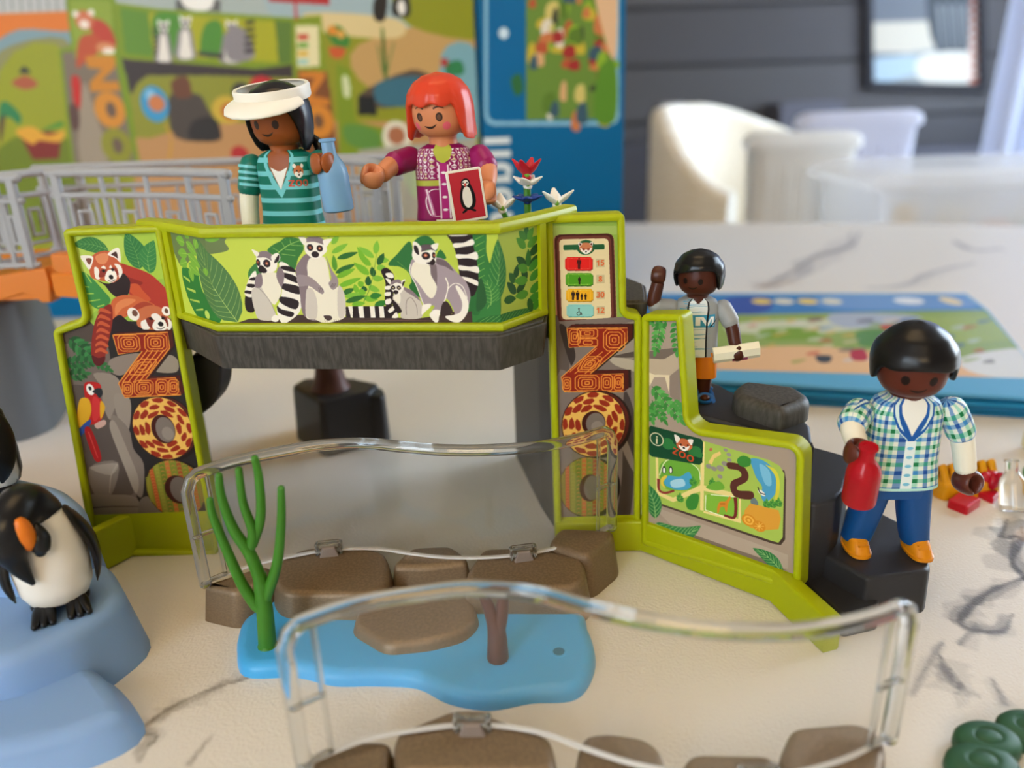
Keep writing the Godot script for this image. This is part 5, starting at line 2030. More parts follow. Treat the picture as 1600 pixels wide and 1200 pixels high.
func left_print() -> Texture2D:
	var p := Print.new(-160,15,-105,125,7.0,Color("6f625a"))
	p.poly("a9c848",[-146.02,121.96,-98.29,120.31,-105.75,78.07,-156.36,79.93])
	p.poly("b6cf5a",[-138.65,117.88,-122.67,117.32,-126.94,106.38,-137.43,103.43],true)
	p.poly("95ba45",[-125.08,99.63,-104.77,102.27,-108.49,81.73,-141.29,86.45],true)
	p.leaf("3a7a40","9cc768",-127.8,112.98,-138.81,115.15,2.45,7,-0.98,0.1)
	p.leaf("357a42","a8cf6a",-119.04,106.6,-121.12,118.55,3.47,8,-0.66,0.1)
	p.leaf("3c8446","b3d56e",-116.08,105,-112.74,115.69,2.82,6,1.33,0.1)
	p.poly("3f8a45",[-138.53,105.8,-137.16,106.08,-135,104.01,-132.29,99.88,-130.65,96.78,-132.81,94.46,-135.61,93.88,-137.79,96.01,-138.34,99.43],true)
	p.stroke("9cc850",[-136.91,105.74,-135.6,102.52],0.46,0.33)
	p.stroke("9cc850",[-138.5,101.62,-136.62,101.22],0.47,0.33)
	p.stroke("9cc850",[-138.26,99.08,-135.62,99.06],0.47,0.34)
	p.stroke("9cc850",[-137.68,96.52,-134.09,96.97],0.47,0.34)
	p.stroke("9cc850",[-135.46,94.56,-132.98,95.22],0.48,0.34)
	p.poly("52463f",[-157.67,88.27,-139.43,90.22,-137.65,87.72,-106.98,90.09,-106.39,74.5,-160.62,76.5])
	p.poly("6f625a",[-152.35,82.03,-142.47,82.87,-111.59,80.54,-108.3,32.6,-112.44,8.25,-168.36,10.5])
	p.poly("2a2524",[-133.16,89.02,-111.17,85.88,-109.81,71.39,-109.56,39.38,-112.83,13.29,-127.68,13.89,-136.43,19.89,-135.89,40.4,-136.86,61.19,-134.9,78.39],true)
	p.poly("8b7d72",[-134.72,76.57,-124.66,78.02,-128.63,72.7,-133.15,70.41,-136.2,72.36],true)
	p.poly("958879",[-115.67,77.08,-112.59,75.15,-113.95,70.93,-121.3,71.81],true)
	p.poly("574c46",[-153.98,65.6,-143.44,65.83,-139.04,51.04,-137.74,25.52,-155.7,24.85,-155.84,47.77],true)
	p.poly("8f8276",[-141.89,71.47,-134.88,70.47,-133.3,64.2,-137.4,58.68,-140.11,54.31,-141.21,60.09,-140.42,66.34],true)
	p.poly("94877b",[-136.3,63.82,-131.5,61.62,-134.03,50.85,-136.09,50.93,-137.38,57.41],true)
	p.poly("7f7268",[-139.11,56.19,-134.32,50.86,-134.16,42.99,-131.78,36.89,-134.53,24.7,-136.9,25.14,-138.48,33.78,-140.14,45.86],true)
	p.poly("988b7e",[-140.8,51.11,-138.49,53.6,-136.22,41.74,-134.81,30.91,-137.14,25.5,-138.98,37.17],true)
	p.poly("7b6f66",[-151.27,36.3,-140.64,37.91,-145.81,25.15,-151.67,25.03],true)
	p.poly("988c80",[-151.27,36.3,-141.01,37.59,-144.42,32.99],true)
	p.stroke("a89c8e",[-141.08,37.25,-144.31,32.65,-146.27,25.86],0.38,0.19)
	p.poly("81746a",[-155.78,24.5,-146.42,25.17,-136.95,23.41,-138.47,12.89,-158.57,12.26],true)
	p.stroke("4a403b",[-155.58,19.95,-147.46,20.33,-137.04,19.92],0.53,0.27)
	p.poly("756a62",[-135.87,22.67,-130.84,23.17,-127.68,13.89,-137.71,13.57],true)
	p.frond(["2f6d38", "235029", "3b8044"],"1e4426",-147.27,84.23,-141.28,78.03,7,4.38,0.76)
	p.frond(["2f6d38", "27582e"],"1e4426",-150.52,75.34,-141.82,75.62,6,3.69,0.71)
	p.frond(["356f3c", "235029"],"",-150.37,71.05,-145.07,71.47,4,3.3,0.72)
	p.frond(["2f6d38"],"",-141.55,76.83,-136.64,72.99,4,2.67,0.65)
	p.poly("b0392a",[-125.19,108.47,-121.79,107.52,-116.41,105.01,-113.14,101.56,-110.89,97.77,-110.73,93.67,-112.57,90.64,-116.35,93.53,-119.12,96.36,-124.04,98.24,-124.8,100.97,-125.34,104.67],true)
	p.poly("8d2a22",[-125.2,105.33,-122.87,103.91,-118.96,102.1,-121.52,100.85,-123.21,102.25],true)
	p.poly("c9552f",[-123.35,101.59,-120.7,101.66,-119.5,99.43,-117.47,96.3,-120.51,96.07,-123.83,99.25],true)
	p.poly("2d1f20",[-133.52,103.29,-129.82,102.15,-125.2,105.33,-123.52,103.93,-123.12,101.91,-124.7,98.26,-128.17,97.54,-130.14,99.13,-131.56,101.71],true)
	p.poly("c55f3a",[-135.37,107.01,-134.65,109.95,-132.2,112.15,-128.8,112.85,-126.4,111.95,-124.92,108.95,-124.66,106.3,-125.97,104.02,-128.44,102.44,-130.33,102.84,-133.16,103.44,-135.19,104.35],true)
	p.poly("dd8a5c",[-132.42,111.18,-129.26,112.21,-128.22,111.04,-129.69,108.79,-131.95,108.87],true)
	p.poly("f3ece2",[-137.33,111.29,-135.57,111.62,-133.33,111.15,-133.59,109.59,-135.32,106.94,-136.48,109.03],true)
	p.poly("7a4a3c",[-135.67,110.48,-133.82,110.41,-134.98,108.48],true)
	p.poly("f3ece2",[-128.4,111.69,-125.39,113.61,-124.22,113.01,-124.82,108.95,-126.1,110.31],true)
	p.poly("4a2e2a",[-127.29,111.59,-125.49,112.41,-125.45,110.28,-126.28,110.97],true)
	p.poly("f3ece2",[-133.6,107.61,-132.35,107.07,-132.56,103.92,-133.99,104.14],true)
	p.poly("f3ece2",[-126.97,108.53,-125.13,107.97,-124.87,105.65,-126.33,103.87,-126.22,106.69],true)
	p.poly("8c3425",[-131.78,106.72,-129.79,106.81,-130.75,104.69,-132.77,104.43],true)
	p.poly("8c3425",[-128.42,107.1,-126.76,107.2,-126.24,105.03,-127.55,105.08],true)
	p.poly("f6f0e6",[-130.48,105.18,-129.18,106.63,-127.43,106.4,-126.9,104.72,-127.64,103.08,-129.58,102.48,-131.01,103.47],true)
	p.poly("f3ece2",[-131.45,107.47,-130.33,108.09,-129.92,106.98],true)
	p.poly("f3ece2",[-128.87,107.28,-128.17,108.24,-127.9,107.24],true)
	p.ell("1d1412",-130.87,106.36,0.49,0.47)
	p.ell("1d1412",-127.86,106.65,0.45,0.47)
	p.ell("1d1615",-128.86,104.29,0.75,0.74)
	p.stroke("2a1c1a",[-130.09,103.17,-129.01,102.86,-127.67,103.41],0.2,-1)
	p.poly("ca6438",[-131.71,93.39,-129.99,96.75,-126.71,98.16,-122.14,97.83,-119.19,96.02,-116.52,94.39,-119.27,92.26,-123.25,92.4,-126.92,90.81,-131.27,89.23,-132.4,91.01],true)
	p.poly("dc8350",[-129.37,95.02,-125.97,96.95,-122.42,96.48,-124.74,94.86,-127.67,93.59,-130.17,91.27],true)
	p.poly("a33f28",[-122.76,94.79,-119.59,95.7,-117.18,94.42,-120.99,93.69,-123.51,92.75,-126.78,91.49],true)
	p.poly("271a1d",[-131.9,89.43,-128.77,91.57,-126.54,89.41,-122.97,87.19,-114.12,85.99,-114.35,84.77,-133.17,85.11],true)
	p.poly("8a2a20",[-133.51,94.32,-130.85,95.08,-131.46,89.93,-133.73,84.07,-135.98,79.18,-137.19,76,-138.94,74.25,-140.68,74.86,-141.2,77.58,-140.01,82.89,-137.75,88.77,-135.66,92.16],true)
	p.poly("c45833",[-135.18,93.52,-134.2,94.24,-131.53,92.7,-132.01,92.03,-134.8,93.02,-135.88,92.44],true)
	p.poly("c45833",[-135.86,91.27,-134.69,91.99,-132.17,90.44,-132.65,89.77,-135.3,90.76,-136.51,90.18],true)
	p.poly("c45833",[-136.53,89,-135.19,89.72,-132.82,88.17,-133.3,87.49,-135.8,88.49,-137.15,87.91],true)
	p.poly("c45833",[-137.22,86.73,-135.69,87.44,-133.47,85.89,-133.95,85.2,-136.3,86.2,-137.79,85.62],true)
	p.poly("c45833",[-137.9,84.43,-136.2,85.15,-134.12,83.59,-134.61,82.9,-136.81,83.9,-138.44,83.32],true)
	p.poly("c45833",[-138.6,82.13,-136.71,82.84,-134.78,81.28,-135.27,80.58,-137.32,81.58,-139.09,81.01],true)
	p.poly("c45833",[-139.29,79.8,-137.22,80.51,-135.44,78.95,-135.94,78.25,-137.84,79.25,-139.74,78.68],true)
	p.poly("5a1a1c",[-141.12,77.94,-139.02,76.96,-136.71,77.42,-137.51,75.29,-139.32,74.09,-140.85,74.87],true)
	p.poly("c66c44",[-123.03,91.01,-120.99,93.69,-117.51,94.43,-114.7,93.47,-113.17,91,-112.23,88.54,-113.25,86.14,-117.82,86.02,-121.12,86.35,-123.7,87.74],true)
	p.ell("f3ece2",-124.23,91.68,1.93,2.24,0.2)
	p.ell("6b4636",-123.67,92,0.93,1.12)
	p.ell("f3ece2",-113.25,92.32,1.46,1.64)
	p.ell("6b4636",-113.17,92.38,0.6,0.84)
	p.poly("f3ece2",[-122.19,89.08,-119.49,89.5,-119.8,86.55,-122.26,86.53],true)
	p.poly("f3ece2",[-113.56,89.81,-112.06,88.36,-112.92,86.12,-114.05,86.34],true)
	p.poly("7c2f22",[-120.42,89.88,-117.99,90.31,-118.43,87.2,-119.8,87.07],true)
	p.poly("7c2f22",[-115.23,90.73,-113.53,89.98,-113.49,87.19,-114.49,87.58],true)
	p.poly("f6f0e6",[-118.8,87.56,-116.92,89.75,-114.76,89.68,-113.92,87.38,-114.81,85.91,-118.01,85.89],true)
	p.poly("f3ece2",[-118.48,91.19,-116.55,91.64,-115.09,89.69,-117.82,89.44],true)
	p.ell("2a1b18",-118.74,89.89,0.67,0.42,-0.3)
	p.ell("2a1b18",-114.77,89.95,0.53,0.53)
	p.ell("1d1615",-115.89,87.98,0.9,0.81)
	p.stroke("2a1c1a",[-117.52,86.71,-116.15,86.31,-114.79,86.89],0.21,-1)
	p.poly("b5201d",[-146.09,67.49,-143.41,68.57,-140.69,67.72,-140.55,65.73,-141.83,63.9,-141.09,60.09,-142.06,55.67,-145.45,52.9,-148.25,53.65,-147.03,60.31],true)
	p.poly("c93030",[-144.14,62.73,-142.25,62.03,-142.34,57.59,-145.24,53.86,-145.84,56.45],true)
	p.poly("d9a522",[-150.11,59.16,-148.27,62.57,-145.56,62.15,-145.73,57.72,-148.32,53.33,-151.11,51.5,-151.52,54.1],true)
	p.poly("d9a522",[-141.8,61.38,-140.65,59.44,-141.92,56.3,-143.2,55.07],true)
	p.poly("2c4f9f",[-152.33,50.57,-147.27,54.58,-147,53.15,-151.14,48.77,-152.59,48.95],true)
	p.poly("a81c1c",[-149.74,50.47,-147.4,51.36,-146.05,42.12,-146.75,38.68,-148.85,39.56],true)
	p.stroke("d64a40",[-148.46,50.1,-147.46,39.85],0.38,0.25)
	p.ell("f2eee8",-144.28,65.74,1.33,2.09)
	p.ell("222222",-144.3,66.18,0.52,0.76)
	p.poly("25272b",[-143.77,64.91,-141.93,66.09,-140.41,65.85,-140.5,63.85,-141.96,62.52,-142.59,63.93],true)
	p.poly("c9a193",[-145.63,52.91,-141.99,54.38,-141.91,52.57,-145.07,51.14],true)
	p.poly("2a1c18",[-130.31,85.45,-111.98,85.79,-112.32,80.27,-122.43,69.58,-112.32,69.7,-111.61,63.39,-130.94,63.18,-131.97,68.33,-121.6,79.59,-129.91,78.69])
	p.poly("4d1a14",[-130.97,85.53,-112.64,85.87,-112.99,80.35,-123.11,69.67,-113,69.78,-112.29,63.48,-131.63,63.26,-132.65,68.41,-122.27,79.68,-130.58,78.78])
	p.poly("4d1a14",[-132.5,84.76,-114.15,85.1,-112.64,85.87,-130.97,85.53])
	p.poly("4d1a14",[-114.15,85.1,-114.51,79.57,-112.99,80.35,-112.64,85.87])
	p.poly("4d1a14",[-114.51,79.57,-124.66,68.86,-123.11,69.67,-112.99,80.35])
	p.poly("4d1a14",[-124.66,68.86,-114.54,68.98,-113,69.78,-123.11,69.67])
	p.poly("4d1a14",[-114.54,68.98,-113.85,62.66,-112.29,63.48,-113,69.78])
	p.poly("4d1a14",[-113.85,62.66,-133.2,62.44,-131.63,63.26,-112.29,63.48])
	p.poly("4d1a14",[-133.2,62.44,-134.21,67.6,-132.65,68.41,-131.63,63.26])
	p.poly("4d1a14",[-134.21,67.6,-123.8,78.89,-122.27,79.68,-132.65,68.41])
	p.poly("4d1a14",[-123.8,78.89,-132.12,77.99,-130.58,78.78,-122.27,79.68])
	p.poly("4d1a14",[-132.12,77.99,-132.5,84.76,-130.97,85.53,-130.58,78.78])
	p.poly("8e2412",[-132.5,84.76,-114.15,85.1,-114.51,79.57,-124.66,68.86,-114.54,68.98,-113.85,62.66,-133.2,62.44,-134.21,67.6,-123.8,78.89,-132.12,77.99])
	p.stroke("e8953a",[-132.5,84.76,-114.15,85.1,-114.51,79.57,-124.66,68.86,-114.54,68.98,-113.85,62.66,-133.2,62.44,-134.21,67.6,-123.8,78.89,-132.12,77.99,-132.5,84.76],0.41,-1,false)
	p.stroke("e8953a",[-130.04,84.67,-124.94,84.48,-124.08,83.45,-124.39,79.87,-125.44,78.89,-130.58,79.08,-131.44,80.13,-131.09,83.7,-130.04,84.67],0.35,-1,false)
	p.stroke("e8953a",[-129.42,83.89,-125.7,83.75,-125.07,83,-125.31,80.39,-126.07,79.68,-129.81,79.82,-130.43,80.58,-130.18,83.18,-129.42,83.89],0.35,-1,false)
	p.stroke("e8953a",[-128.8,83.11,-126.46,83.02,-126.07,82.55,-126.22,80.92,-126.7,80.47,-129.04,80.56,-129.43,81.03,-129.28,82.67,-128.8,83.11],0.35,-1,false)
	p.stroke("e8953a",[-128.17,82.32,-127.23,82.29,-127.07,82.1,-127.13,81.44,-127.32,81.26,-128.27,81.29,-128.43,81.49,-128.37,82.15,-128.17,82.32],0.35,-1,false)
	p.stroke("e8953a",[-120.99,84.68,-115.74,84.49,-114.88,83.39,-115.42,79.62,-116.59,78.58,-121.88,78.78,-122.73,79.88,-122.16,83.66,-120.99,84.68],0.35,-1,false)
	p.stroke("e8953a",[-120.39,83.86,-116.57,83.72,-115.94,82.92,-116.34,80.17,-117.19,79.42,-121.04,79.56,-121.66,80.36,-121.25,83.11,-120.39,83.86],0.35,-1,false)
	p.stroke("e8953a",[-119.8,83.03,-117.4,82.94,-117.01,82.44,-117.26,80.72,-117.79,80.25,-120.2,80.34,-120.59,80.84,-120.33,82.57,-119.8,83.03],0.35,-1,false)
	p.stroke("e8953a",[-119.2,82.21,-118.23,82.17,-118.07,81.97,-118.17,81.27,-118.39,81.08,-119.36,81.12,-119.52,81.32,-119.42,82.02,-119.2,82.21],0.35,-1,false)
	p.stroke("e8953a",[-132.21,68,-130.07,67.92,-129.61,67.26,-130.34,63.71,-131.08,63.08,-133.23,63.16,-133.7,63.83,-132.95,67.38,-132.21,68],0.36,-1,false)
	p.stroke("e8953a",[-132.01,67.11,-130.64,67.06,-130.34,66.64,-130.81,64.38,-131.28,63.98,-132.65,64.03,-132.95,64.46,-132.48,66.72,-132.01,67.11],0.36,-1,false)
	p.stroke("e8953a",[-131.8,66.23,-131.21,66.2,-131.08,66.02,-131.29,65.04,-131.49,64.87,-132.08,64.89,-132.21,65.08,-132.01,66.05,-131.8,66.23],0.36,-1,false)
	p.stroke("e8953a",[-127.75,68.43,-123.17,68.26,-122.46,67.28,-123.13,63.89,-124.21,62.97,-128.83,63.14,-129.53,64.13,-128.83,67.52,-127.75,68.43],0.36,-1,false)
	p.stroke("e8953a",[-127.28,67.7,-123.93,67.57,-123.42,66.86,-123.91,64.39,-124.7,63.72,-128.06,63.84,-128.57,64.56,-128.06,67.03,-127.28,67.7],0.36,-1,false)
	p.stroke("e8953a",[-126.8,66.96,-124.7,66.88,-124.38,66.43,-124.69,64.88,-125.18,64.46,-127.28,64.54,-127.6,64.99,-127.29,66.54,-126.8,66.96],0.36,-1,false)
	p.stroke("e8953a",[-126.32,66.22,-125.47,66.18,-125.34,66,-125.46,65.38,-125.66,65.21,-126.51,65.24,-126.64,65.42,-126.52,66.05,-126.32,66.22],0.36,-1,false)
	p.stroke("e8953a",[-120.54,68.47,-118.16,68.38,-117.63,67.64,-118.39,63.61,-119.2,62.91,-121.6,63,-122.13,63.75,-121.34,67.78,-120.54,68.47],0.36,-1,false)
	p.stroke("e8953a",[-120.3,67.47,-118.78,67.41,-118.44,66.94,-118.93,64.37,-119.45,63.93,-120.97,63.98,-121.31,64.46,-120.81,67.03,-120.3,67.47],0.36,-1,false)
	p.stroke("e8953a",[-120.06,66.47,-119.4,66.44,-119.25,66.24,-119.47,65.13,-119.69,64.94,-120.35,64.96,-120.49,65.17,-120.28,66.27,-120.06,66.47],0.36,-1,false)
	p.stroke("e8953a",[-116.33,68.32,-114.29,68.25,-113.83,67.61,-114.57,63.6,-115.27,63.01,-117.32,63.08,-117.78,63.72,-117.02,67.73,-116.33,68.32],0.36,-1,false)
	p.stroke("e8953a",[-116.14,67.36,-114.84,67.32,-114.54,66.91,-115.02,64.36,-115.46,63.98,-116.77,64.02,-117.06,64.43,-116.58,66.99,-116.14,67.36],0.36,-1,false)
	p.stroke("e8953a",[-115.95,66.4,-115.38,66.38,-115.26,66.21,-115.46,65.1,-115.65,64.94,-116.22,64.96,-116.34,65.14,-116.14,66.24,-115.95,66.4],0.36,-1,false)
	p.stroke("e8953a",[-122.01,79.13,-132.86,67.8],0.35,-1,false)
	p.stroke("e8953a",[-120.22,79.06,-131.05,67.73],0.35,-1,false)
	p.stroke("e8953a",[-118.43,78.99,-129.23,67.67],0.35,-1,false)
	p.stroke("e8953a",[-116.64,78.93,-127.41,67.6],0.35,-1,false)
	p.stroke("e8953a",[-124.85,75.97,-119.92,75.79,-119.83,74.78,-122.89,71.29,-124.71,70.34,-129.68,70.53,-129.76,71.55,-126.66,75.03,-124.85,75.97],0.36,-1,false)
	p.stroke("e8953a",[-124.83,74.96,-121.67,74.84,-121.62,74.19,-123.58,71.97,-124.74,71.37,-127.9,71.48,-127.95,72.13,-125.98,74.36,-124.83,74.96],0.36,-1,false)
	p.stroke("e8953a",[-124.8,73.94,-123.44,73.89,-123.41,73.61,-124.26,72.65,-124.76,72.39,-126.13,72.44,-126.15,72.72,-125.3,73.68,-124.8,73.94],0.36,-1,false)
	giraffe_ring(p,-122.43,50.28,10.28,11.82,-122.29,50.08,4.14,5.52,7)
	stripe_ring(p,-122.35,26.44,10.36,11.58,-121.64,26.27,4.63,5.72)
	return p.done()

func right_print() -> Texture2D:
	var p := Print.new(10,10,46,125,7.0,Color("7d7068"))
	p.poly("8fae4a",[10.2,121.16,47.16,119.89,48.37,84.56,9.48,85.97])
	p.poly("a3bb62",[13.38,116.95,35.39,116.19,34.24,113.57,15.12,113.64,14.7,104.61,13.49,104.65])
	p.poly("c08a68",[16.2,114.1,31.6,113.87,32.88,113.31,33.48,112.05,34.71,86.87,34.22,85.52,32.94,84.96,16.88,85.21,15.56,85.81,14.98,87.17,14.44,112.34,14.95,113.58])
	p.poly("4a201c",[16.43,114.18,31.57,113.96,32.74,113.45,33.29,112.29,34.51,87.19,34.06,85.96,32.89,85.45,17.12,85.69,15.91,86.24,15.37,87.49,14.83,112.57,15.29,113.71])
	p.poly("6d382c",[17.04,113.58,30.94,113.37,32,112.91,32.5,111.86,33.66,87.53,33.24,86.41,32.18,85.94,17.73,86.16,16.63,86.66,16.14,87.8,15.59,112.11,16.01,113.15])
	p.poly("e5d3a3",[17.43,112.68,30.53,112.49,31.38,112.11,31.78,111.27,32.87,87.7,32.54,86.8,31.69,86.43,18.09,86.64,17.21,87.04,16.82,87.95,16.26,111.5,16.6,112.33])
	p.poly("1f5a33",[17.92,110.88,30.1,110.7,30.35,110.58,30.47,110.33,30.51,109.4,30.42,109.14,30.17,109.04,17.96,109.22,17.71,109.33,17.59,109.59,17.57,110.52,17.67,110.77])
	p.ell("1f5a33",24.62,109.86,2.85,2.35)
	p.poly("c9794f",[22.58,110.39,23.48,111.25,25.58,111.24,26.63,110.24,26.49,108.74,24.68,107.9,22.88,108.87],true)
	p.poly("efe6dc",[22.22,111.54,23.48,111.1,22.58,110.09],true)
	p.poly("efe6dc",[26.78,111.5,25.73,111.03,26.63,110.09],true)
	p.poly("5a2c22",[22.58,111.23,23.24,110.96,22.73,110.44],true)
	p.poly("5a2c22",[26.54,111.15,25.94,110.87,26.48,110.37],true)
	p.poly("f4eee4",[22.88,109.77,23.93,109.14,24.38,107.76,23.33,108.55],true)
	p.poly("f4eee4",[26.48,109.71,25.34,109.09,24.99,107.74,26.04,108.46],true)
	p.poly("8c3d2a",[23.33,109.46,24.23,109.58,24.08,108.83],true)
	p.poly("8c3d2a",[26.03,109.36,25.13,109.55,25.28,108.79],true)
	p.ell("f4eee4",24.68,108.45,0.72,0.72)
	p.ell("221715",24.68,108.51,0.27,0.27)
	p.poly("7d1512",[18.77,106.81,26.32,106.54,26.38,106.11,26.86,105.98,26.87,102.83,26.39,102.72,26.33,102.36,18.74,102.62,18.68,103.06,18.2,103.2,18.23,106.28,18.71,106.38])
	p.poly("dd1f1a",[18.65,107.05,26.19,106.79,26.26,106.36,26.74,106.22,26.75,103.08,26.27,102.97,26.21,102.61,18.62,102.87,18.57,103.31,18.08,103.45,18.11,106.53,18.59,106.63])
	p.stroke("f08a6a",[18.89,106.62,25.89,106.37,25.9,103.05,18.87,103.3,18.89,106.62],0.09,-1,false)
	p.poly("c9b88c",[27.8,106.12,30.51,106.09,30.54,103.4,27.87,103.44])
	p.text("dd6330","15",29.23,103.94,1.71,0,true,1)
	p.poly("2c5c14",[18.89,101.67,26.42,101.4,26.49,100.97,26.97,100.82,26.99,97.82,26.5,97.71,26.44,97.34,18.86,97.61,18.8,98.05,18.31,98.19,18.34,101.13,18.82,101.24])
	p.poly("4f9c1d",[18.77,101.92,26.3,101.65,26.36,101.22,26.85,101.08,26.86,98.07,26.38,97.96,26.32,97.59,18.74,97.86,18.68,98.3,18.19,98.44,18.22,101.38,18.7,101.49])
	p.stroke("c8dc6a",[19.01,101.48,26,101.23,26.01,98.04,18.98,98.29,19.01,101.48],0.09,-1,false)
	p.poly("c9b88c",[27.92,100.98,30.59,100.94,30.62,98.22,27.99,98.25])
	p.text("dd6330","8",29.27,98.76,1.74,0,true,1)
	p.poly("8a6210",[19,96.54,26.53,96.27,26.6,95.83,27.09,95.69,27.1,92.7,26.61,92.59,26.55,92.22,18.97,92.49,18.92,92.93,18.42,93.08,18.45,96,18.94,96.11])
	p.poly("eeb01c",[18.88,96.8,26.41,96.53,26.47,96.09,26.96,95.95,26.98,92.96,26.49,92.85,26.43,92.47,18.85,92.74,18.79,93.19,18.3,93.33,18.33,96.25,18.82,96.36])
	p.stroke("f5d978",[19.12,96.35,26.11,96.1,26.12,92.93,19.1,93.18,19.12,96.35],0.09,-1,false)
	p.poly("c9b88c",[28.04,95.84,30.67,95.81,30.7,93.05,28.12,93.08])
	p.text("dd6330","30",29.31,93.6,1.77,0,true,1)
	p.poly("4a8a80",[19.12,91.44,26.65,91.17,26.71,90.72,27.2,90.58,27.22,87.61,26.72,87.5,26.66,87.11,19.09,87.39,19.03,87.84,18.54,87.98,18.56,90.89,19.06,91])
	p.poly("8ecdc2",[19,91.7,26.52,91.43,26.59,90.98,27.08,90.83,27.09,87.87,26.6,87.76,26.54,87.38,18.97,87.65,18.91,88.1,18.42,88.24,18.44,91.14,18.93,91.25])
	p.stroke("6bb0b8",[19.24,91.24,26.21,90.99,26.23,87.84,19.22,88.09,19.24,91.24],0.09,-1,false)
	p.poly("c9b88c",[28.16,90.73,30.75,90.7,30.78,87.89,28.24,87.92])
	p.text("dd6330","12",29.35,88.46,1.79,0,true,1)
	p.ell("4a1512",22.48,106.36,0.27,0.27)
	p.poly("4a1512",[21.88,105.99,23.09,105.95,23.16,104.8,22.91,104.8,22.83,103.07,22.12,103.1,22.05,104.83,21.8,104.84])
	p.ell("2a1512",22.59,100.41,0.18,0.19)
	p.poly("2a1512",[22.18,100.15,23.01,100.12,23.05,99.32,22.88,99.33,22.83,98.14,22.34,98.16,22.3,99.35,22.13,99.36])
	p.ell("2a1512",20.56,95.98,0.23,0.24)
	p.poly("2a1512",[20.03,95.65,21.09,95.61,21.15,94.58,20.93,94.59,20.86,93.05,20.23,93.08,20.18,94.62,19.96,94.63])
	p.ell("2a1512",22,95.93,0.23,0.24)
	p.poly("2a1512",[21.47,95.6,22.53,95.56,22.59,94.53,22.37,94.54,22.31,93,21.68,93.02,21.62,94.57,21.4,94.58])
	p.ell("2a1512",23.35,95.01,0.16,0.16)
	p.poly("2a1512",[22.98,94.78,23.71,94.76,23.76,94.05,23.61,94.06,23.56,93,23.13,93.01,23.09,94.08,22.94,94.08])
	p.ell("2a1512",24.55,94.97,0.16,0.16)
	p.poly("2a1512",[24.18,94.74,24.91,94.71,24.95,94.01,24.8,94.01,24.76,92.96,24.33,92.97,24.29,94.03,24.14,94.04])
	p.ell("2a1512",22.42,90.14,0.25,0.25)
	p.stroke("2a1512",[22.42,89.82,22.48,89.03,23,88.94,23.31,88.1],0.25,-1,false)
	p.stroke("2a1512",[22.42,89.19,21.8,88.73,21.92,88.09,22.6,88,22.91,88.53],0.19,-1)
	p.poly("7d7068",[9.93,85.88,55.16,87.67,58.93,2.11,8.32,4.15])
	p.poly("968a7e",[34.29,82.69,42.56,84.7,42.84,74.2,33.32,71.59],true)
	p.poly("b3a794",[32.74,73.39,42.35,71.25,42.44,67.66,34.47,70.35],true)
	p.poly("554a45",[33.3,73.37,42.25,75.11,42.3,73.04],true)
	p.poly("5f544e",[13.76,83.44,17.08,82.16,19.21,69.12,15.23,67.46,13.7,38.03,15.21,14.42,12.45,12.45],true)
	p.poly("463d3a",[37.47,60.55,41.73,49.8,41.6,30.36,40.21,11.34,35.93,11.51,37.43,30.53],true)
	p.poly("857970",[38.37,43.56,41.49,35,41.6,30.36,37.26,39.73],true)
	p.poly("3a302d",[15.99,84.51,18.75,83.26,21.21,75,20.36,71.47,19.23,72.1],true)
	p.poly("2a1c18",[20.98,85.08,40.63,84.48,40.74,79.85,28.55,68.95,39.64,68.66,39.89,62.29,19.92,63.04,19.04,68.22,30.83,78.75,21.67,78.5])
	p.poly("4d1a14",[20.15,84.93,39.8,84.34,39.9,79.7,27.7,68.8,38.8,68.51,39.04,62.14,19.06,62.89,18.19,68.07,29.99,78.61,20.84,78.36])
	p.poly("4d1a14",[18.48,83.73,38.16,83.13,39.8,84.34,20.15,84.93])
	p.poly("4d1a14",[38.16,83.13,38.26,78.48,39.9,79.7,39.8,84.34])
	p.poly("4d1a14",[38.26,78.48,26,67.54,27.7,68.8,39.9,79.7])
	p.poly("4d1a14",[26,67.54,37.12,67.25,38.8,68.51,27.7,68.8])
	p.poly("4d1a14",[37.12,67.25,37.35,60.86,39.04,62.14,38.8,68.51])
	p.poly("4d1a14",[37.35,60.86,17.34,61.61,19.06,62.89,39.04,62.14])
	p.poly("4d1a14",[17.34,61.61,16.47,66.81,18.19,68.07,19.06,62.89])
	p.poly("4d1a14",[16.47,66.81,28.33,77.38,29.99,78.61,18.19,68.07])
	p.poly("4d1a14",[28.33,77.38,19.15,77.13,20.84,78.36,29.99,78.61])
	p.poly("4d1a14",[19.15,77.13,18.48,83.73,20.15,84.93,20.84,78.36])
	p.poly("8e2412",[18.48,83.73,38.16,83.13,38.26,78.48,26,67.54,37.12,67.25,37.35,60.86,17.34,61.61,16.47,66.81,28.33,77.38,19.15,77.13])
	p.stroke("eda045",[18.48,83.73,38.16,83.13,38.26,78.48,26,67.54,37.12,67.25,37.35,60.86,17.34,61.61,16.47,66.81,28.33,77.38,19.15,77.13,18.48,83.73],0.34,-1,false)
	p.stroke("e8953a",[19.96,83.23,22.15,83.15,22.76,82.48,22.75,78.75,22.13,78.12,19.93,78.2,19.31,78.87,19.34,82.61,19.96,83.23],0.34,-1,false)
	p.stroke("e8953a",[20.35,82.31,21.75,82.26,22.14,81.83,22.13,79.45,21.74,79.05,20.33,79.1,19.94,79.53,19.95,81.91,20.35,82.31],0.34,-1,false)
	p.stroke("e8953a",[20.74,81.39,21.35,81.36,21.52,81.18,21.51,80.15,21.34,79.98,20.74,80,20.57,80.19,20.57,81.21,20.74,81.39],0.34,-1,false)
	p.stroke("e8953a",[22.34,83.45,27.91,83.25,28.45,82.68,28.46,80.7,27.93,80.16,22.34,80.36,21.8,80.94,21.81,82.92,22.34,83.45],0.34,-1,false)
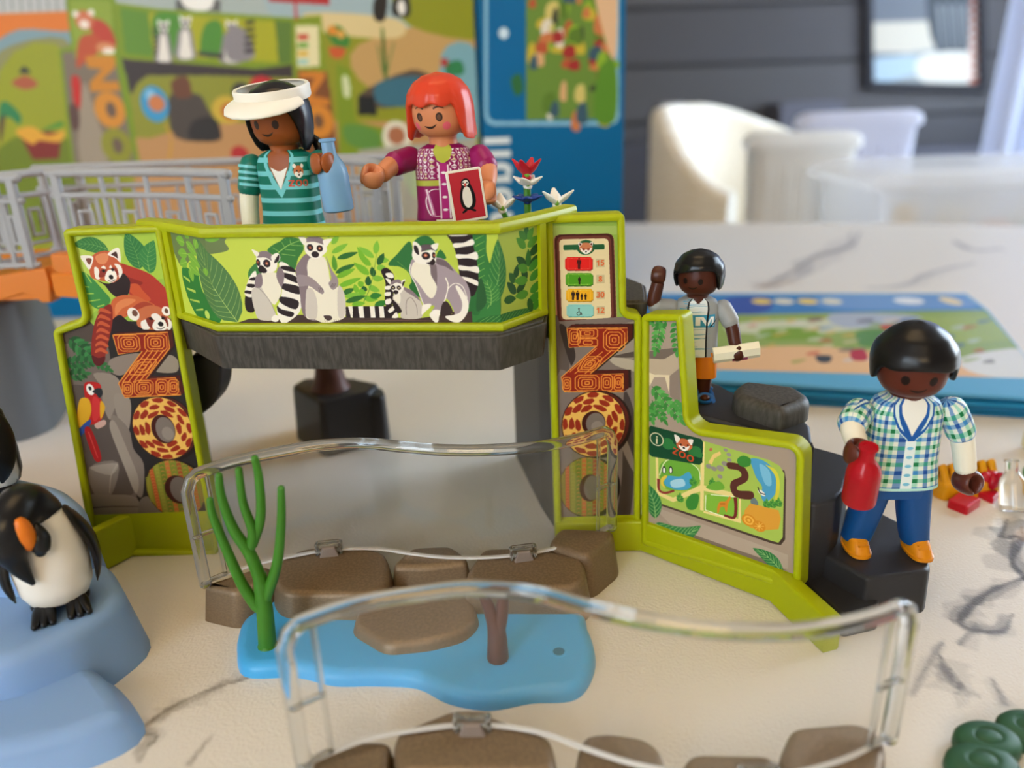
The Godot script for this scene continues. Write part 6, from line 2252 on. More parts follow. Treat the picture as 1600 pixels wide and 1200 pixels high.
	p.stroke("e8953a",[23.35,82.86,26.91,82.73,27.25,82.36,27.25,81.1,26.91,80.76,23.35,80.89,23.01,81.26,23.01,82.52,23.35,82.86],0.34,-1,false)
	p.stroke("e8953a",[24.36,82.26,25.9,82.21,26.04,82.05,26.05,81.51,25.9,81.36,24.36,81.41,24.22,81.57,24.22,82.12,24.36,82.26],0.34,-1,false)
	p.stroke("e8953a",[22.51,79.99,28.03,79.79,28.48,79.31,28.49,77.66,28.05,77.21,22.51,77.41,22.06,77.9,22.07,79.55,22.51,79.99],0.34,-1,false)
	p.stroke("e8953a",[24.01,79.24,26.54,79.15,26.74,78.93,26.74,78.18,26.54,77.97,24.01,78.06,23.81,78.28,23.81,79.04,24.01,79.24],0.34,-1,false)
	p.stroke("e8953a",[31.66,82.93,36.08,82.77,37.34,81.43,37.43,76.63,36.2,75.36,31.74,75.52,30.48,76.89,30.43,81.68,31.66,82.93],0.34,-1,false)
	p.stroke("e8953a",[32.27,81.91,35.49,81.79,36.41,80.82,36.47,77.32,35.58,76.4,32.34,76.52,31.41,77.51,31.38,81,32.27,81.91],0.34,-1,false)
	p.stroke("e8953a",[32.89,80.89,34.91,80.82,35.48,80.2,35.52,78.01,34.96,77.43,32.93,77.51,32.35,78.13,32.33,80.32,32.89,80.89],0.34,-1,false)
	p.stroke("e8953a",[33.5,79.86,34.32,79.83,34.55,79.59,34.57,78.7,34.34,78.47,33.52,78.5,33.29,78.75,33.27,79.63,33.5,79.86],0.34,-1,false)
	p.stroke("e8953a",[17.42,66.69,19.16,66.63,19.64,66.09,19.62,62.44,19.13,61.93,17.38,62,16.89,62.54,16.93,66.19,17.42,66.69],0.35,-1,false)
	p.stroke("e8953a",[17.73,65.84,18.84,65.79,19.15,65.45,19.13,63.12,18.82,62.8,17.7,62.84,17.39,63.19,17.41,65.51,17.73,65.84],0.35,-1,false)
	p.stroke("e8953a",[18.04,64.98,18.52,64.96,18.65,64.81,18.64,63.8,18.51,63.66,18.03,63.68,17.89,63.83,17.9,64.84,18.04,64.98],0.35,-1,false)
	p.stroke("e8953a",[22.04,67.28,28.15,67.05,29.07,66.04,29.1,62.57,28.19,61.62,22.03,61.85,21.12,62.87,21.13,66.34,22.04,67.28],0.35,-1,false)
	p.stroke("e8953a",[22.87,66.51,27.33,66.35,28,65.61,28.01,63.09,27.35,62.4,22.87,62.56,22.2,63.3,22.21,65.83,22.87,66.51],0.35,-1,false)
	p.stroke("e8953a",[23.7,65.75,26.5,65.64,26.92,65.18,26.92,63.6,26.51,63.17,23.7,63.27,23.29,63.74,23.29,65.32,23.7,65.75],0.35,-1,false)
	p.stroke("e8953a",[24.54,64.98,25.67,64.94,25.84,64.75,25.84,64.11,25.67,63.94,24.54,63.98,24.37,64.17,24.37,64.81,24.54,64.98],0.35,-1,false)
	p.stroke("e8953a",[30.51,67.13,32.85,67.05,33.51,66.32,33.57,62.14,32.92,61.45,30.56,61.54,29.89,62.28,29.86,66.46,30.51,67.13],0.35,-1,false)
	p.stroke("e8953a",[30.94,66.11,32.44,66.06,32.86,65.59,32.89,62.93,32.48,62.49,30.98,62.55,30.55,63.01,30.53,65.68,30.94,66.11],0.35,-1,false)
	p.stroke("e8953a",[31.38,65.09,32.02,65.06,32.21,64.86,32.22,63.71,32.04,63.52,31.39,63.55,31.21,63.75,31.2,64.9,31.38,65.09],0.35,-1,false)
	p.stroke("e8953a",[34.59,66.81,36.43,66.75,36.96,66.18,37.03,61.97,36.52,61.43,34.67,61.5,34.14,62.08,34.08,66.28,34.59,66.81],0.35,-1,false)
	p.stroke("e8953a",[34.94,65.84,36.11,65.8,36.45,65.44,36.5,62.75,36.17,62.41,34.99,62.45,34.65,62.82,34.61,65.5,34.94,65.84],0.35,-1,false)
	p.stroke("e8953a",[35.29,64.87,35.8,64.85,35.94,64.7,35.96,63.54,35.82,63.39,35.31,63.41,35.17,63.57,35.15,64.73,35.29,64.87],0.35,-1,false)
	p.stroke("e8953a",[25.24,73.74,29.68,73.57,30.04,72.63,28.17,69.36,26.75,68.47,22.28,68.63,21.93,69.59,23.83,72.86,25.24,73.74],0.35,-1,false)
	p.stroke("e8953a",[25.45,73.02,28.68,72.91,28.94,72.21,27.58,69.83,26.55,69.19,23.29,69.31,23.04,70,24.42,72.38,25.45,73.02],0.35,-1,false)
	p.stroke("e8953a",[25.65,72.31,27.68,72.24,27.84,71.8,26.99,70.31,26.34,69.91,24.3,69.98,24.14,70.42,25,71.91,25.65,72.31],0.35,-1,false)
	p.stroke("e8953a",[25.86,71.6,26.68,71.57,26.74,71.39,26.4,70.79,26.13,70.62,25.31,70.65,25.25,70.83,25.59,71.43,25.86,71.6],0.35,-1,false)
	p.stroke("e8953a",[30.19,75.26,20.9,67.85],0.29,-1,false)
	p.stroke("e8953a",[33.27,75.73,24.3,67.73],0.29,-1,false)
	p.stroke("e8953a",[28.22,76.51,19.21,68.52],0.29,-1,false)
	giraffe_ring(p,27.34,49.21,10.7,12.04,27.33,49.84,4.07,4.44,9)
	stripe_ring(p,25.23,25.31,9.9,11.61,26.13,24.94,3.72,5.4)
	return p.done()

func wing_print() -> Texture2D:
	var p := Print.new(-2,10,56,92,8.0,Color("a99684"))
	p.poly("a99684",[-4.13,89.91,54.87,98.57,64.26,11.94,-1.14,-16.62])
	p.poly("75675c",[-1.03,74.95,11.65,78.9,11.76,76.58,4.27,73.56,-0.98,73.34],true)
	p.poly("bca98f",[-0.53,73.03,5.98,73.89,10.88,77.59,11.97,72.3,7.93,68.27,-0.37,68.16])
	p.poly("e3d2ad",[-0.39,68.57,2.73,67.99,8.32,69,8.42,62.69,6.65,68,2.76,67.17,1.12,63.52])
	p.poly("8f7e70",[8.42,68.77,11.97,72.3,12.58,59.56,8.72,61.93])
	p.poly("b5a391",[3.55,19.41,52.01,18.68,52.47,13.74,13.94,12.91])
	p.poly("7e6d62",[13.9,13.82,46.36,14.26,52.55,12.91,33.85,11.45,21.15,11.02])
	p.frond(["4f9a46", "3c8238", "62ac55"],"2f6a30",4.62,86.6,2.86,76.49,7,3.24,0.65)
	p.frond(["4f9a46", "3c8238"],"",9.59,87.39,10.47,77.51,6,2.85,0.63)
	p.frond(["4f9a46", "3c8238"],"",7.14,86.61,1.25,85.28,4,2.72,0.64)
	p.frond(["4f9a46", "3c8238", "62ac55"],"2f6a30",2,63.72,12.82,54.67,9,3.79,0.78)
	p.frond(["3c8238", "4f9a46"],"2f6a30",2.17,58.76,6.82,53.16,5,3.31,0.7)
	p.frond(["4f9a46", "3c8238"],"",0.45,56.66,2.41,52.04,4,2.99,0.7)
	p.frond(["4f9a46"],"",9.98,60.58,13.08,58.04,4,2.53,0.67)
	p.poly("4a3c33",[2.38,39.88,3.25,41.01,48.28,46.78,49.05,43.86,50.65,23.64,49.53,21.27,46.94,20.77,7.22,20.67,2.44,24.58])
	p.poly("a9c455",[1.83,42.36,20.67,49.28,43.35,48.85,46.73,47.88,48.38,45.63,49.86,24.17,48.73,21.8,46.48,21.62,6.73,21.43,2.41,25.49])
	p.poly("f0dc8f",[4.12,42.13,5.02,42.21,6.1,25.79,11.57,25.33,21.59,33.47,34.6,34.3,34.73,32.66,22.13,31.48,11.65,23.55,5.05,24.53])
	p.poly("f0dc8f",[20.53,48.83,21.93,48.96,23.03,23.45,36.15,24.2,35.37,34.55,34.6,34.3,35.1,25.54,21.71,24.05])
	p.poly("6fae3a",[5.76,34.67,8.31,38.52,14.36,40.74,19.55,39.71,21.28,35.96,19.16,31.38,13.2,28.56,7.84,28.16],true)
	p.stroke("e9efc0",[6.04,32.08,8.32,38.26,14.37,40.57,20.01,38.99,21.16,35.06],0.37,-1)
	p.poly("4aa5cc",[7.91,30.88,9.44,32.96,13.82,34.06,16.73,36.7,18.1,34.96,17.63,30.89,13.19,28.83,8.71,28.89],true)
	p.poly("a9d7e6",[10.41,31.22,14.72,33.47,15.71,31.15,11.4,29.13],true)
	p.poly("e6c94a",[6.64,30.93,8.1,32.72,9.01,32.56,7.59,29.88,8.75,28.01,6.9,28.76],true)
	p.ell("20242a",7.75,34.66,0.74,1.4)
	p.ell("f2f2ea",7.76,34.48,0.46,1.05)
	p.ell("20242a",10.23,35.41,0.73,1.39)
	p.ell("f2f2ea",10.24,35.24,0.46,1.04)
	p.stroke("8c3430",[5.74,30.64,6.07,26.68,8.38,26.08,11.89,28.13],1.1,0.73)
	p.poly("c46a50",[24.06,47.57,24.73,47.27,24.3,46.32,23.63,46.62],true)
	p.poly("f0cf7c",[23.57,42.18,25,45.52,27.32,47.26,27.78,46.33,25.51,44.01,24.84,41.72])
	p.ell("98918a",29.17,48.2,0.73,0.58)
	p.ell("98918a",30.37,46.91,0.81,0.64)
	p.ell("98918a",30.66,45.11,0.81,0.65)
	p.ell("98918a",29.18,43.43,1.06,0.85)
	p.ell("98918a",27.87,41.38,1.32,1.05)
	p.ell("98918a",25.73,40.56,1,0.79)
	p.ell("98918a",23.82,40.82,1.01,0.8)
	p.ell("98918a",27.9,38.45,0.91,0.73)
	p.ell("98918a",27.64,36.26,0.75,0.6)
	p.poly("5a2f27",[30.17,44.14,34.61,44.65,37.09,42.55,36.94,39.63,34.02,36.79,34.51,35.53,38.95,36.57,39.16,33.98,33.92,32.81,31.77,35.05,31.95,38.05,34.91,40.64,34,42.42,30.47,42.16],true)
	p.poly("4fa0c8",[37.47,47.52,41.18,48.21,44.67,46.47,46.08,42.93,46.15,38.11,43.48,34.36,41.84,35.87,41.94,39.18,39.83,41.77,38.46,44.59],true)
	p.poly("7cc0dc",[40.55,46.83,43.66,45.37,44.79,40.91,42.97,40.33,41.18,43.8],true)
	p.poly("d9cf3f",[42.4,46.98,45.81,46.02,47.36,41.73,47.11,36.41,46.29,36.54,46.08,42.93,44.38,45.59],true)
	p.poly("3d8a35",[33.32,46.3,35.13,47.96,37.47,47.52,37.49,45.27,35.43,44.08,33.68,44.61],true)
	p.ell("f2f0ea",41.96,37.14,1.39,0.72,-0.5)
	p.stroke("222222",[40.61,38.75,41.52,37,43.26,37],0.32,-1)
	p.poly("6a7a7a",[38.61,33.12,39.64,34.72,41.04,33.53,41.05,31.62,39.49,31.75],true)
	p.ell("98918a",38.61,31.19,0.64,0.58)
	p.frond(["4f9a3a", "3c8238"],"",25.59,33.73,25.45,35.9,3,1.86,0.42)
	p.frond(["4f9a3a", "3c8238"],"",14.29,24.27,14.18,26.57,3,1.99,0.45)
	p.frond(["4f9a3a", "3c8238"],"",18.7,31.93,18.58,34.16,3,1.92,0.44)
	p.frond(["4f9a3a", "3c8238"],"",45.86,32.95,45.68,35.02,3,1.73,0.39)
	p.frond(["4f9a3a", "3c8238"],"",47.63,33.97,47.44,36.03,3,1.71,0.39)
	p.frond(["4f9a3a", "3c8238"],"",44.04,32.32,43.86,34.4,3,1.74,0.4)
	p.poly("3d8a35",[16.43,25.62,18.43,28.95,20.98,29.36,20.41,24.31,17.45,22.84],true)
	p.poly("6fae3a",[23.29,33.15,27.61,36.67,29.77,34.82,26.63,32.95],true)
	p.poly("83bb3c",[23.47,30.18,24.27,30.88,34.7,33.07,35,26.8,32.9,24.76,23.78,25.04])
	p.stroke("eef3d2",[23.47,30.18,23.63,24.72,30.48,24.5],0.34,-1,false)
	p.stroke("eef3d2",[25.09,30.98,33.13,32.8],0.34,-1,false)
	p.poly("d98a2a",[27.79,27.73,28.66,29.59,30.48,30.37,31.55,32.44,32.15,31.96,31.34,29.64,31.14,26.73,30.66,26.56,30.07,28.08,28.8,27.39,28.36,25.32,27.8,25.12],true)
	p.stroke("8a4a18",[28.55,28.69,30.31,29.29],0.25,-1)
	p.stroke("7a2c28",[33.53,32.68,34.04,29.03,33.66,25.46,30.27,25.12],1.15,0.82)
	p.poly("e0a238",[36.96,29.19,38.67,32.31,47.72,32.94,48.69,30.4,48.3,26.52,43.94,24.49,39.36,23.65,36.83,25.73])
	p.ell("d98f20",38.61,26.2,2.43,2.12)
	p.ell("f0b84a",38.61,26.2,1.78,1.56)
	p.ell("d98f20",38.61,26.2,1.13,0.99)
	p.ell("f0b84a",38.61,26.2,0.57,0.5)
	p.ell("d98f20",42.11,25.26,2.15,1.9)
	p.stroke("f3c460",[42.11,25.26,43.75,25.86],0.24,0.16)
	p.stroke("f3c460",[42.11,25.26,43.37,24.58],0.24,0.16)
	p.stroke("f3c460",[42.11,25.26,42.24,23.69],0.24,0.16)
	p.stroke("f3c460",[42.11,25.26,41.03,23.71],0.24,0.16)
	p.stroke("f3c460",[42.11,25.26,40.45,24.65],0.24,0.16)
	p.stroke("f3c460",[42.11,25.26,40.85,25.94],0.24,0.16)
	p.stroke("f3c460",[42.11,25.26,41.98,26.82],0.24,0.16)
	p.stroke("f3c460",[42.11,25.26,43.18,26.78],0.24,0.16)
	p.poly("174a2e",[0.91,48.21,2.04,49.55,20.65,49.69,21.37,48.64,21.54,41.58,20.52,40.42,2.89,38.26,1.2,39.36])
	p.ell("e9e0b8",4.46,45.18,2.68,2.41)
	p.ell("174a2e",4.46,45.18,2.31,2.06)
	p.text("e9e0b8","i",4.52,43.55,2.59,0,true,1)
	p.ell("2f7a3c",8.9,45.62,1.8,1.19)
	p.ell("2f7a3c",10.28,44.29,1.8,1.19)
	p.ell("2f7a3c",8.53,43.8,1.81,1.2)
	p.ell("2f7a3c",19.22,45.54,1.71,1.16)
	p.ell("2f7a3c",19.97,44.07,1.71,1.16)
	p.ell("2f7a3c",18.04,43.94,1.73,1.17)
	p.poly("c9693f",[11.92,46.46,13.58,47.93,15.71,48.09,17.64,46.77,17.14,44.95,14.64,43.81,12.28,44.42],true)
	p.poly("efe6dc",[10.95,48.74,13.15,47.89,11.95,45.87],true)
	p.poly("efe6dc",[17.87,48.68,15.87,48.13,17.31,46.51],true)
	p.poly("f4eee4",[12.58,45.36,14.15,44.95,13.86,43.85],true)
	p.poly("f4eee4",[16.83,46.13,15.43,45.14,15.9,44.26],true)
	p.ell("f4eee4",14.69,44.59,1.05,0.92)
	p.ell("221715",14.68,44.84,0.44,0.34)
	p.ell("3a1c16",13.51,45.79,0.35,0.34)
	p.ell("3a1c16",16.06,46.16,0.35,0.33)
	p.text("c94a25","ZOO",14.35,41.08,2.29,-0.17,true,1.25)
	p.leaf("2f7a42","a8cf80",5.12,14.83,-0.98,28.53,3.24,8,-1.72,0.29)
	p.leaf("357f45","a8cf80",5.19,12.97,22.47,18.34,3.07,9,-3.83,0.29)
	p.leaf("2f7a42","a8cf80",51.22,11.06,40.69,16.8,2.28,8,-1.3,0.24)
	return p.done()

func lemur_print() -> Texture2D:
	var p := Print.new(0,92.4,133.79,119,9.0,Color("c2d24e"))
	p.poly("c2d24e",[-14.11,123.78,44.89,126.11,39.3,89.34,-34.64,78.78])
	p.poly("6b7c4e",[3.48,121.22,31.65,121.05,31.35,117.48,32.2,115.06,27.24,113.91,18.26,113.2,7.75,107.92,3.76,111.69,1.05,115.29],true)
	p.poly("2c7a36",[6.91,107.5,16.12,107.31,24.9,107.13,26.18,100.59,25.38,92.27,13.63,91.32,7.37,98.03],true)
	p.stroke("b8cf5a",[6.92,104.9,10.87,103.77],0.59,0.98)
	p.stroke("b8cf5a",[7.84,101.08,13.38,100.69],0.59,0.98)
	p.stroke("b8cf5a",[8.54,97.53,14.9,97.64],0.46,0.77)
	p.stroke("b8cf5a",[11.44,94.48,16.41,95.48],0.39,0.65)
	p.ell("bdd45e",18.84,104.16,1.35,3.36,0.1)
	p.ell("bdd45e",24.41,98.95,0.99,1.06,-0.2)
	p.ell("bdd45e",18.52,94.1,1.51,1.4)
	p.leaf("4f7a45","c5d878",31.36,92.74,20.12,118.29,7.03,11,0.98,0.16)
	p.leaf("79b03c","a7cc5a",12.99,116.41,18.69,112.62,1.64,0,0,0.21)
	p.leaf("79b03c","a7cc5a",12.53,112.6,19.66,109.15,1.66,0,0,0.21)
	p.leaf("79b03c","a7cc5a",11.98,109.37,18.45,106.65,1.68,0,0,0.21)
	p.leaf("79b03c","a7cc5a",12.51,108.16,12.83,103.7,1.68,0,0,0.21)
	p.leaf("79b03c","a7cc5a",19.89,117.66,18.18,114.74,1.58,0,0,0.2)
	p.leaf("79b03c","a7cc5a",24.83,119.32,29.91,118.25,1.47,0,0,0.18)
	p.leaf("79b03c","a7cc5a",11.84,115.99,6.46,116.74,1.65,0,0,0.21)
	p.leaf("79b03c","a7cc5a",12.19,112.57,6.04,112.25,1.66,0,0,0.21)
	p.leaf("79b03c","a7cc5a",11.19,109.92,6.01,108.7,1.68,0,0,0.21)
	p.leaf("79b03c","a7cc5a",13.32,119.84,15.38,117.56,1.63,0,0,0.2)
	p.leaf("79b03c","a7cc5a",22.56,109.33,22.3,106.81,1.6,0,0,0.2)
	p.leaf("79b03c","a7cc5a",7.88,120.32,11.5,119.38,1.67,0,0,0.21)
	p.poly("b9cb4a",[89.86,125.32,113.25,124.86,111.66,89.34,87.07,89.33])
	p.poly("a8b948",[113.25,124.86,142.06,121.19,141.3,82.12,111.66,89.34])
	p.poly("463530",[98.3,95.9,105.59,96.03,105.39,91.84,98.05,91.85])
	p.leaf("3f7a3c","8fbf5a",50.65,109.53,46.2,113.64,1.66,5,0,0.17)
	p.leaf("3a7a38","9cc864",47.59,113.63,55.34,117.53,2.61,6,0.55,0.17)
	p.poly("3a7a38",[44.12,114.74,48.41,117.36,52.94,118.1,55,117.01,55.27,114.88,53.25,112.22,51.69,108.98,49.57,109.82,47.68,112.28],true)
	p.stroke("9cc864",[46.12,113.1,50.43,116,54.52,117.54],0.28,0.17)
	p.stroke("9cc864",[47.95,114.16,45.91,115.52],0.16,0.11)
	p.stroke("9cc864",[49.77,115.21,48.92,117.09],0.16,0.11)
	p.stroke("9cc864",[51.62,116.52,51.52,117.85],0.16,0.11)
	p.stroke("9cc864",[49.73,114.94,52.74,114.64],0.16,0.11)
	p.stroke("9cc864",[48.43,113.62,52.52,113.03],0.16,0.11)
	p.stroke("9cc864",[51.58,116.25,55.13,115.94],0.16,0.11)
	p.poly("3d7d3c",[37.15,108.02,38.27,109.65,40.74,110.99,41.72,106.32,37.46,106.36],true)
	p.leaf("6db02c","",63.39,120.57,63.25,118.22,0.8,0,0,0.08)
	p.leaf("7cb93a","",63.98,116.36,66.47,118.96,0.81,0,0,0.08)
	p.leaf("7cb93a","",63.67,113.71,68.9,116.43,0.81,0,0,0.08)
	p.leaf("2f6a2c","",65.13,112.09,71.62,113.88,0.82,0,0,0.08)
	p.leaf("56962c","",64.14,108.32,64.15,113.17,0.82,0,0,0.08)
	p.leaf("2f6a2c","",64.07,107.78,70.43,110.42,0.83,0,0,0.08)
	p.leaf("74b42c","",64.19,106.42,70.29,109.08,0.83,0,0,0.08)
	p.leaf("74b42c","",64.43,103.68,71.93,106.36,0.83,0,0,0.08)
	p.leaf("74b42c","",73.93,109.85,71.52,115.47,0.81,0,0,0.08)
	p.leaf("74b42c","",73.66,107.16,69.94,110.96,0.82,0,0,0.08)
	p.leaf("2f6a2c","",65.57,101.46,69.37,103.1,0.84,0,0,0.08)
	p.leaf("74b42c","",70.06,101.71,69.52,104.47,0.83,0,0,0.08)
	p.leaf("7cb93a","",66.04,100.63,72.52,101.42,0.84,0,0,0.08)
	p.leaf("2f6a2c","",66.13,98.96,72.75,100.87,0.84,0,0,0.08)
	p.leaf("74b42c","",68,98.12,72.24,98.65,0.84,0,0,0.08)
	p.poly("463530",[30.25,92.24,35.18,93.82,39.84,93.96,51.5,95.07,71.53,93.89,71.3,91.63,30.15,91.66])
	p.poly("291d20",[35.18,101.07,37.81,101.34,37.3,96.25,34.74,96.54],true)
	p.poly("f2ecdf",[39.65,108.54,37.92,107.46,35.96,104.15,35.08,101.35,37.44,100.78,39.23,104.96],true)
	p.poly("291d20",[38.07,106.63,39.49,106.62,39.08,105.79,37.11,105.95],true)
	p.poly("291d20",[36.48,104.7,38.6,104.55,38.16,103.58,36.2,103.87],true)
	p.poly("291d20",[35.6,102.75,37.68,102.32,37.57,101.62,35.17,101.92],true)
	p.poly("f2ecdf",[47.2,110.93,49.68,110.63,52.03,107.34,52.71,104.03,53.05,100.7,51.66,96.2,48.41,93.37,45.4,92.45,44.44,96.79,46.22,100.17,47.66,106.28],true)
	p.poly("291d20",[47.62,109.97,50.68,109.81,52,108.16,48.31,108.88],true)
	p.poly("291d20",[48.05,108.06,51.69,106.93,52.38,104.73,48.26,106.55],true)
	p.poly("291d20",[47.3,104.76,52.39,103.76,52.07,101.4,46.93,103.18],true)
	p.poly("291d20",[46.3,100.73,51.52,99.45,50.31,96.78,46.02,98.77],true)
	p.poly("291d20",[44.69,97.93,46.02,96.79,49.6,95.79,48.54,94.37,44.99,95.66],true)
	p.poly("cdc5b8",[38.92,103.85,41.3,103.56,43.32,97.93,43.55,93.66,38.61,93.53,37.44,96.25,37.18,101.9],true)
	p.poly("ece5d0",[41.04,107.43,42.01,108.25,45.92,107.94,47.08,105.18,46.42,101.57,44.59,98.77,43.4,98.5,41.13,102.44,40.52,104.95],true)
	p.poly("85757a",[39.39,106.89,41.12,107.98,41.27,105.22,40.3,103.56,38.63,103.85],true)
	p.poly("85757a",[45.8,107.12,47.04,109.84,48.31,107.92,47.78,105.17,46.74,103.8],true)
	p.stroke("9a8f88",[39.35,103.85,41.29,101.6,42.87,98.78,43.84,95.66],0.26,0.14)
	p.poly("f2ecdf",[42.48,94.24,43.76,95.09,44.93,94.23,44.03,92.94,42.46,93.09],true)
	p.poly("f2ecdf",[40.37,112.63,41.76,113.96,45.08,113.65,46.58,111.48,46.08,109.03,44.25,108.09,42.06,108.52,40.47,109.63],true)
	p.poly("85757a",[40.45,112.76,41.52,114.23,43.81,114.53,45.32,113.38,45.2,111.63,43.25,112.65],true)
	p.poly("f2ecdf",[39.36,115.12,41.49,114.02,40.53,112.9],true)
	p.poly("f2ecdf",[45.22,113.11,47.22,113.95,47.73,112.28,46.12,110.8,45.08,111.76],true)
	p.poly("291d20",[46.08,111.89,47.52,113.49,47.26,111.74,45.79,110.89],true)
	p.ell("291d20",43.4,110.86,1.12,1.21)
	p.ell("291d20",40.76,111.13,0.62,1.05)
	p.ell("a55a3c",43.4,110.86,0.45,0.47)
	p.ell("e0a080",43.4,110.86,0.2,0.19)
	p.ell("a55a3c",40.67,111.27,0.25,0.38)
	p.poly("291d20",[40.44,109.08,41.49,110.39,43.11,108.92,42.55,108.02,40.83,108.26],true)
	p.poly("85757a",[56.47,113.52,53.73,111.67,51.93,108.71,52.29,105.14,52.41,101.82,52.26,96.49,53.39,94.21,57.09,94.21,58.94,108.91],true)
	p.poly("ece5d0",[57.16,112.44,61.06,112.67,62.05,109.43,62.36,105.07,64.15,103.68,65.94,102.29,66.14,97.84,65.31,94.19,61.18,92.72,58.58,92.44,55.88,93.64,53.39,94.21,54.1,100.69,55.2,103.74,55.52,107.31,55.78,110.3],true)
	p.poly("cfc6ba",[54.67,102.91,56.5,102.9,57.41,99,56.49,93.92,53.57,94.5,53.91,99.29],true)
	p.poly("cfc6ba",[64.43,103.68,65.94,102.29,66.14,97.84,65.03,94.19,63.43,95.04],true)
	p.poly("9a8b8d",[52.29,107.2,55.88,106.81,58.41,104.68,59.95,102.46,59.27,101.44,57.83,102.28,55.51,103.96,52.42,103.98],true)
	p.poly("9a8b8d",[61.78,112.93,63.09,108.87,64.58,106.14,64.41,103.95,62.64,102.72,61.62,104.66,62.63,106.16,62.33,109.42],true)
	p.stroke("4a3c40",[58.39,103.44,58.66,102.2],0.14,0.08)
	p.stroke("4a3c40",[58.87,103.44,59.13,102.19],0.14,0.08)
	p.stroke("4a3c40",[59.37,103.44,59.64,102.19],0.14,0.08)
	p.stroke("4a3c40",[62.87,104.65,62.08,103.42],0.14,0.08)
	p.stroke("4a3c40",[63.34,104.65,62.56,103.41],0.14,0.08)
	p.stroke("4a3c40",[63.85,104.64,63.06,103.41],0.14,0.08)
	p.poly("f2ecdf",[56.2,116.73,58.33,117.23,61.29,116.79,62.4,115.05,61.74,113.73,59.35,112.2,57.43,112.39,55.61,114.34],true)
	p.poly("85757a",[56.17,117.12,56.82,118.31,59.08,118.8,61.44,117.98,61.64,116.26,58.86,117.09],true)
	p.poly("f2ecdf",[54.1,118.92,56.27,118.31,56.27,116.59,55.4,116.26],true)
	p.poly("f2ecdf",[61.38,117.45,64.21,117.86,63.19,116.58,62.09,115.46],true)
	p.ell("291d20",57.33,115.44,0.99,1.02)
	p.ell("291d20",60.21,115.13,0.96,0.94)
	p.ell("a55a3c",57.32,115.38,0.41,0.4)
	p.ell("a55a3c",60.16,115.14,0.41,0.4)
	p.ell("e0a080",60.16,115.14,0.19,0.19)
	p.ell("291d20",58.61,113.37,1.16,0.94)
	p.poly("4a3a38",[58.86,94.71,61.13,94.71,61.34,93.63,59.83,93.29],true)
	p.stroke("6a5c58",[59.01,93.63,59.19,92.78],0.11,0.09)
	p.stroke("6a5c58",[59.58,93.63,59.76,92.78],0.11,0.09)
	p.stroke("6a5c58",[61.99,93.63,62.18,92.77],0.11,0.09)
	p.stroke("6a5c58",[62.56,93.63,62.75,92.77],0.11,0.09)
	p.stroke("6a5c58",[63.27,93.62,63.45,92.77],0.11,0.09)
	p.poly("291d20",[66.11,97.56,71.92,97.68,71.55,94.12,65.74,94.19])
	p.poly("f2ecdf",[66.82,97.62,68.09,97.67,68.55,94.18,67.34,94.18])
	p.poly("f2ecdf",[69.9,97.6,71.3,97.6,71.36,94.17,69.82,94.18])
	p.leaf("7cb93a","",76.25,112.23,71.96,115.47,0.92,0,0,0.08)
	p.leaf("7cb93a","",76.76,113.29,77.69,117.23,0.91,0,0,0.08)
	p.leaf("74b42c","",75.06,109.84,71.6,113.35,0.92,0,0,0.08)
	p.leaf("74b42c","",74.25,107.15,71.29,110.41,0.93,0,0,0.08)
	p.leaf("7cb93a","",77.42,111.69,80.65,111.39,0.92,0,0,0.08)
	p.leaf("245a2a","",77.13,110.09,79.36,113.53,0.92,0,0,0.08)
	p.leaf("7cb93a","",76.76,109.02,79.4,109.53,0.92,0,0,0.08)
	p.leaf("245a2a","",75.56,106.6,75.31,109.57,0.93,0,0,0.08)
	p.leaf("7cb93a","",75.24,106.06,78.52,106.03,0.93,0,0,0.08)
	p.leaf("245a2a","",73.64,103.89,73.95,106.88,0.94,0,0,0.08)
	p.leaf("7cb93a","",73.62,103.62,77.07,102.22,0.94,0,0,0.08)
	p.leaf("245a2a","",72.34,101.98,72.26,103.9,0.94,0,0,0.08)
	p.leaf("74b42c","",70.43,102.26,72.87,101.7,0.94,0,0,0.08)
	p.leaf("74b42c","",71.87,100.05,76.28,99.75,0.95,0,0,0.08)
	p.leaf("2f7a2c","",74.98,97.81,79.27,99.18,0.95,0,0,0.08)
	p.leaf("2f7a2c","",73.87,100.59,77.51,101.12,0.94,0,0,0.08)
	p.leaf("74b42c","",70.6,103.91,72.38,104.99,0.94,0,0,0.08)
	p.stroke("4a8a34",[71.75,98.94,74.14,103.34,76.1,109.29,77.04,113.29],0.2,0.11)
	p.poly("2f7038",[80.26,110.06,83.54,113.48,87.04,116.85,87.88,113.95,87.14,108.12,88.24,104.87,86.07,104.89,84.26,109.21],true)
	p.poly("2f7038",[88.05,116.05,89.78,117.85,92.47,118.33,94.46,116.49,94.82,113.87,88.91,113.42],true)
	p.poly("2f7038",[94.69,112.03,96.05,114.38,97.6,111.74],true)
	p.poly("b9cf4a",[81.3,109.51,84.26,109.21,86.52,107.05,86.5,103.53,84.34,103.82,82.44,107.08],true)
	p.poly("2a6a30",[85.98,103.8,88.24,104.87,89.54,100.51,87.4,101.07],true)
	p.stroke("7cb050",[83.06,111.1,86.33,108.12],0.13,0.08)
	p.poly("35793a",[104.89,119.19,109.32,119.12,109.34,113.7,110.49,110.02,112.75,113.65,112.24,92.15,102.65,92.16],true)
	p.stroke("9cc85a",[106.35,117.11,109.03,118.49],0.18,0.1)
	p.stroke("9cc85a",[106.26,115.17,108.94,116.56],0.18,0.1)
	p.stroke("9cc85a",[106.16,113.22,108.85,114.62],0.18,0.1)
	p.stroke("9cc85a",[106.06,111.25,108.76,112.66],0.18,0.11)
	p.stroke("9cc85a",[105.96,109.27,108.67,110.7],0.19,0.11)
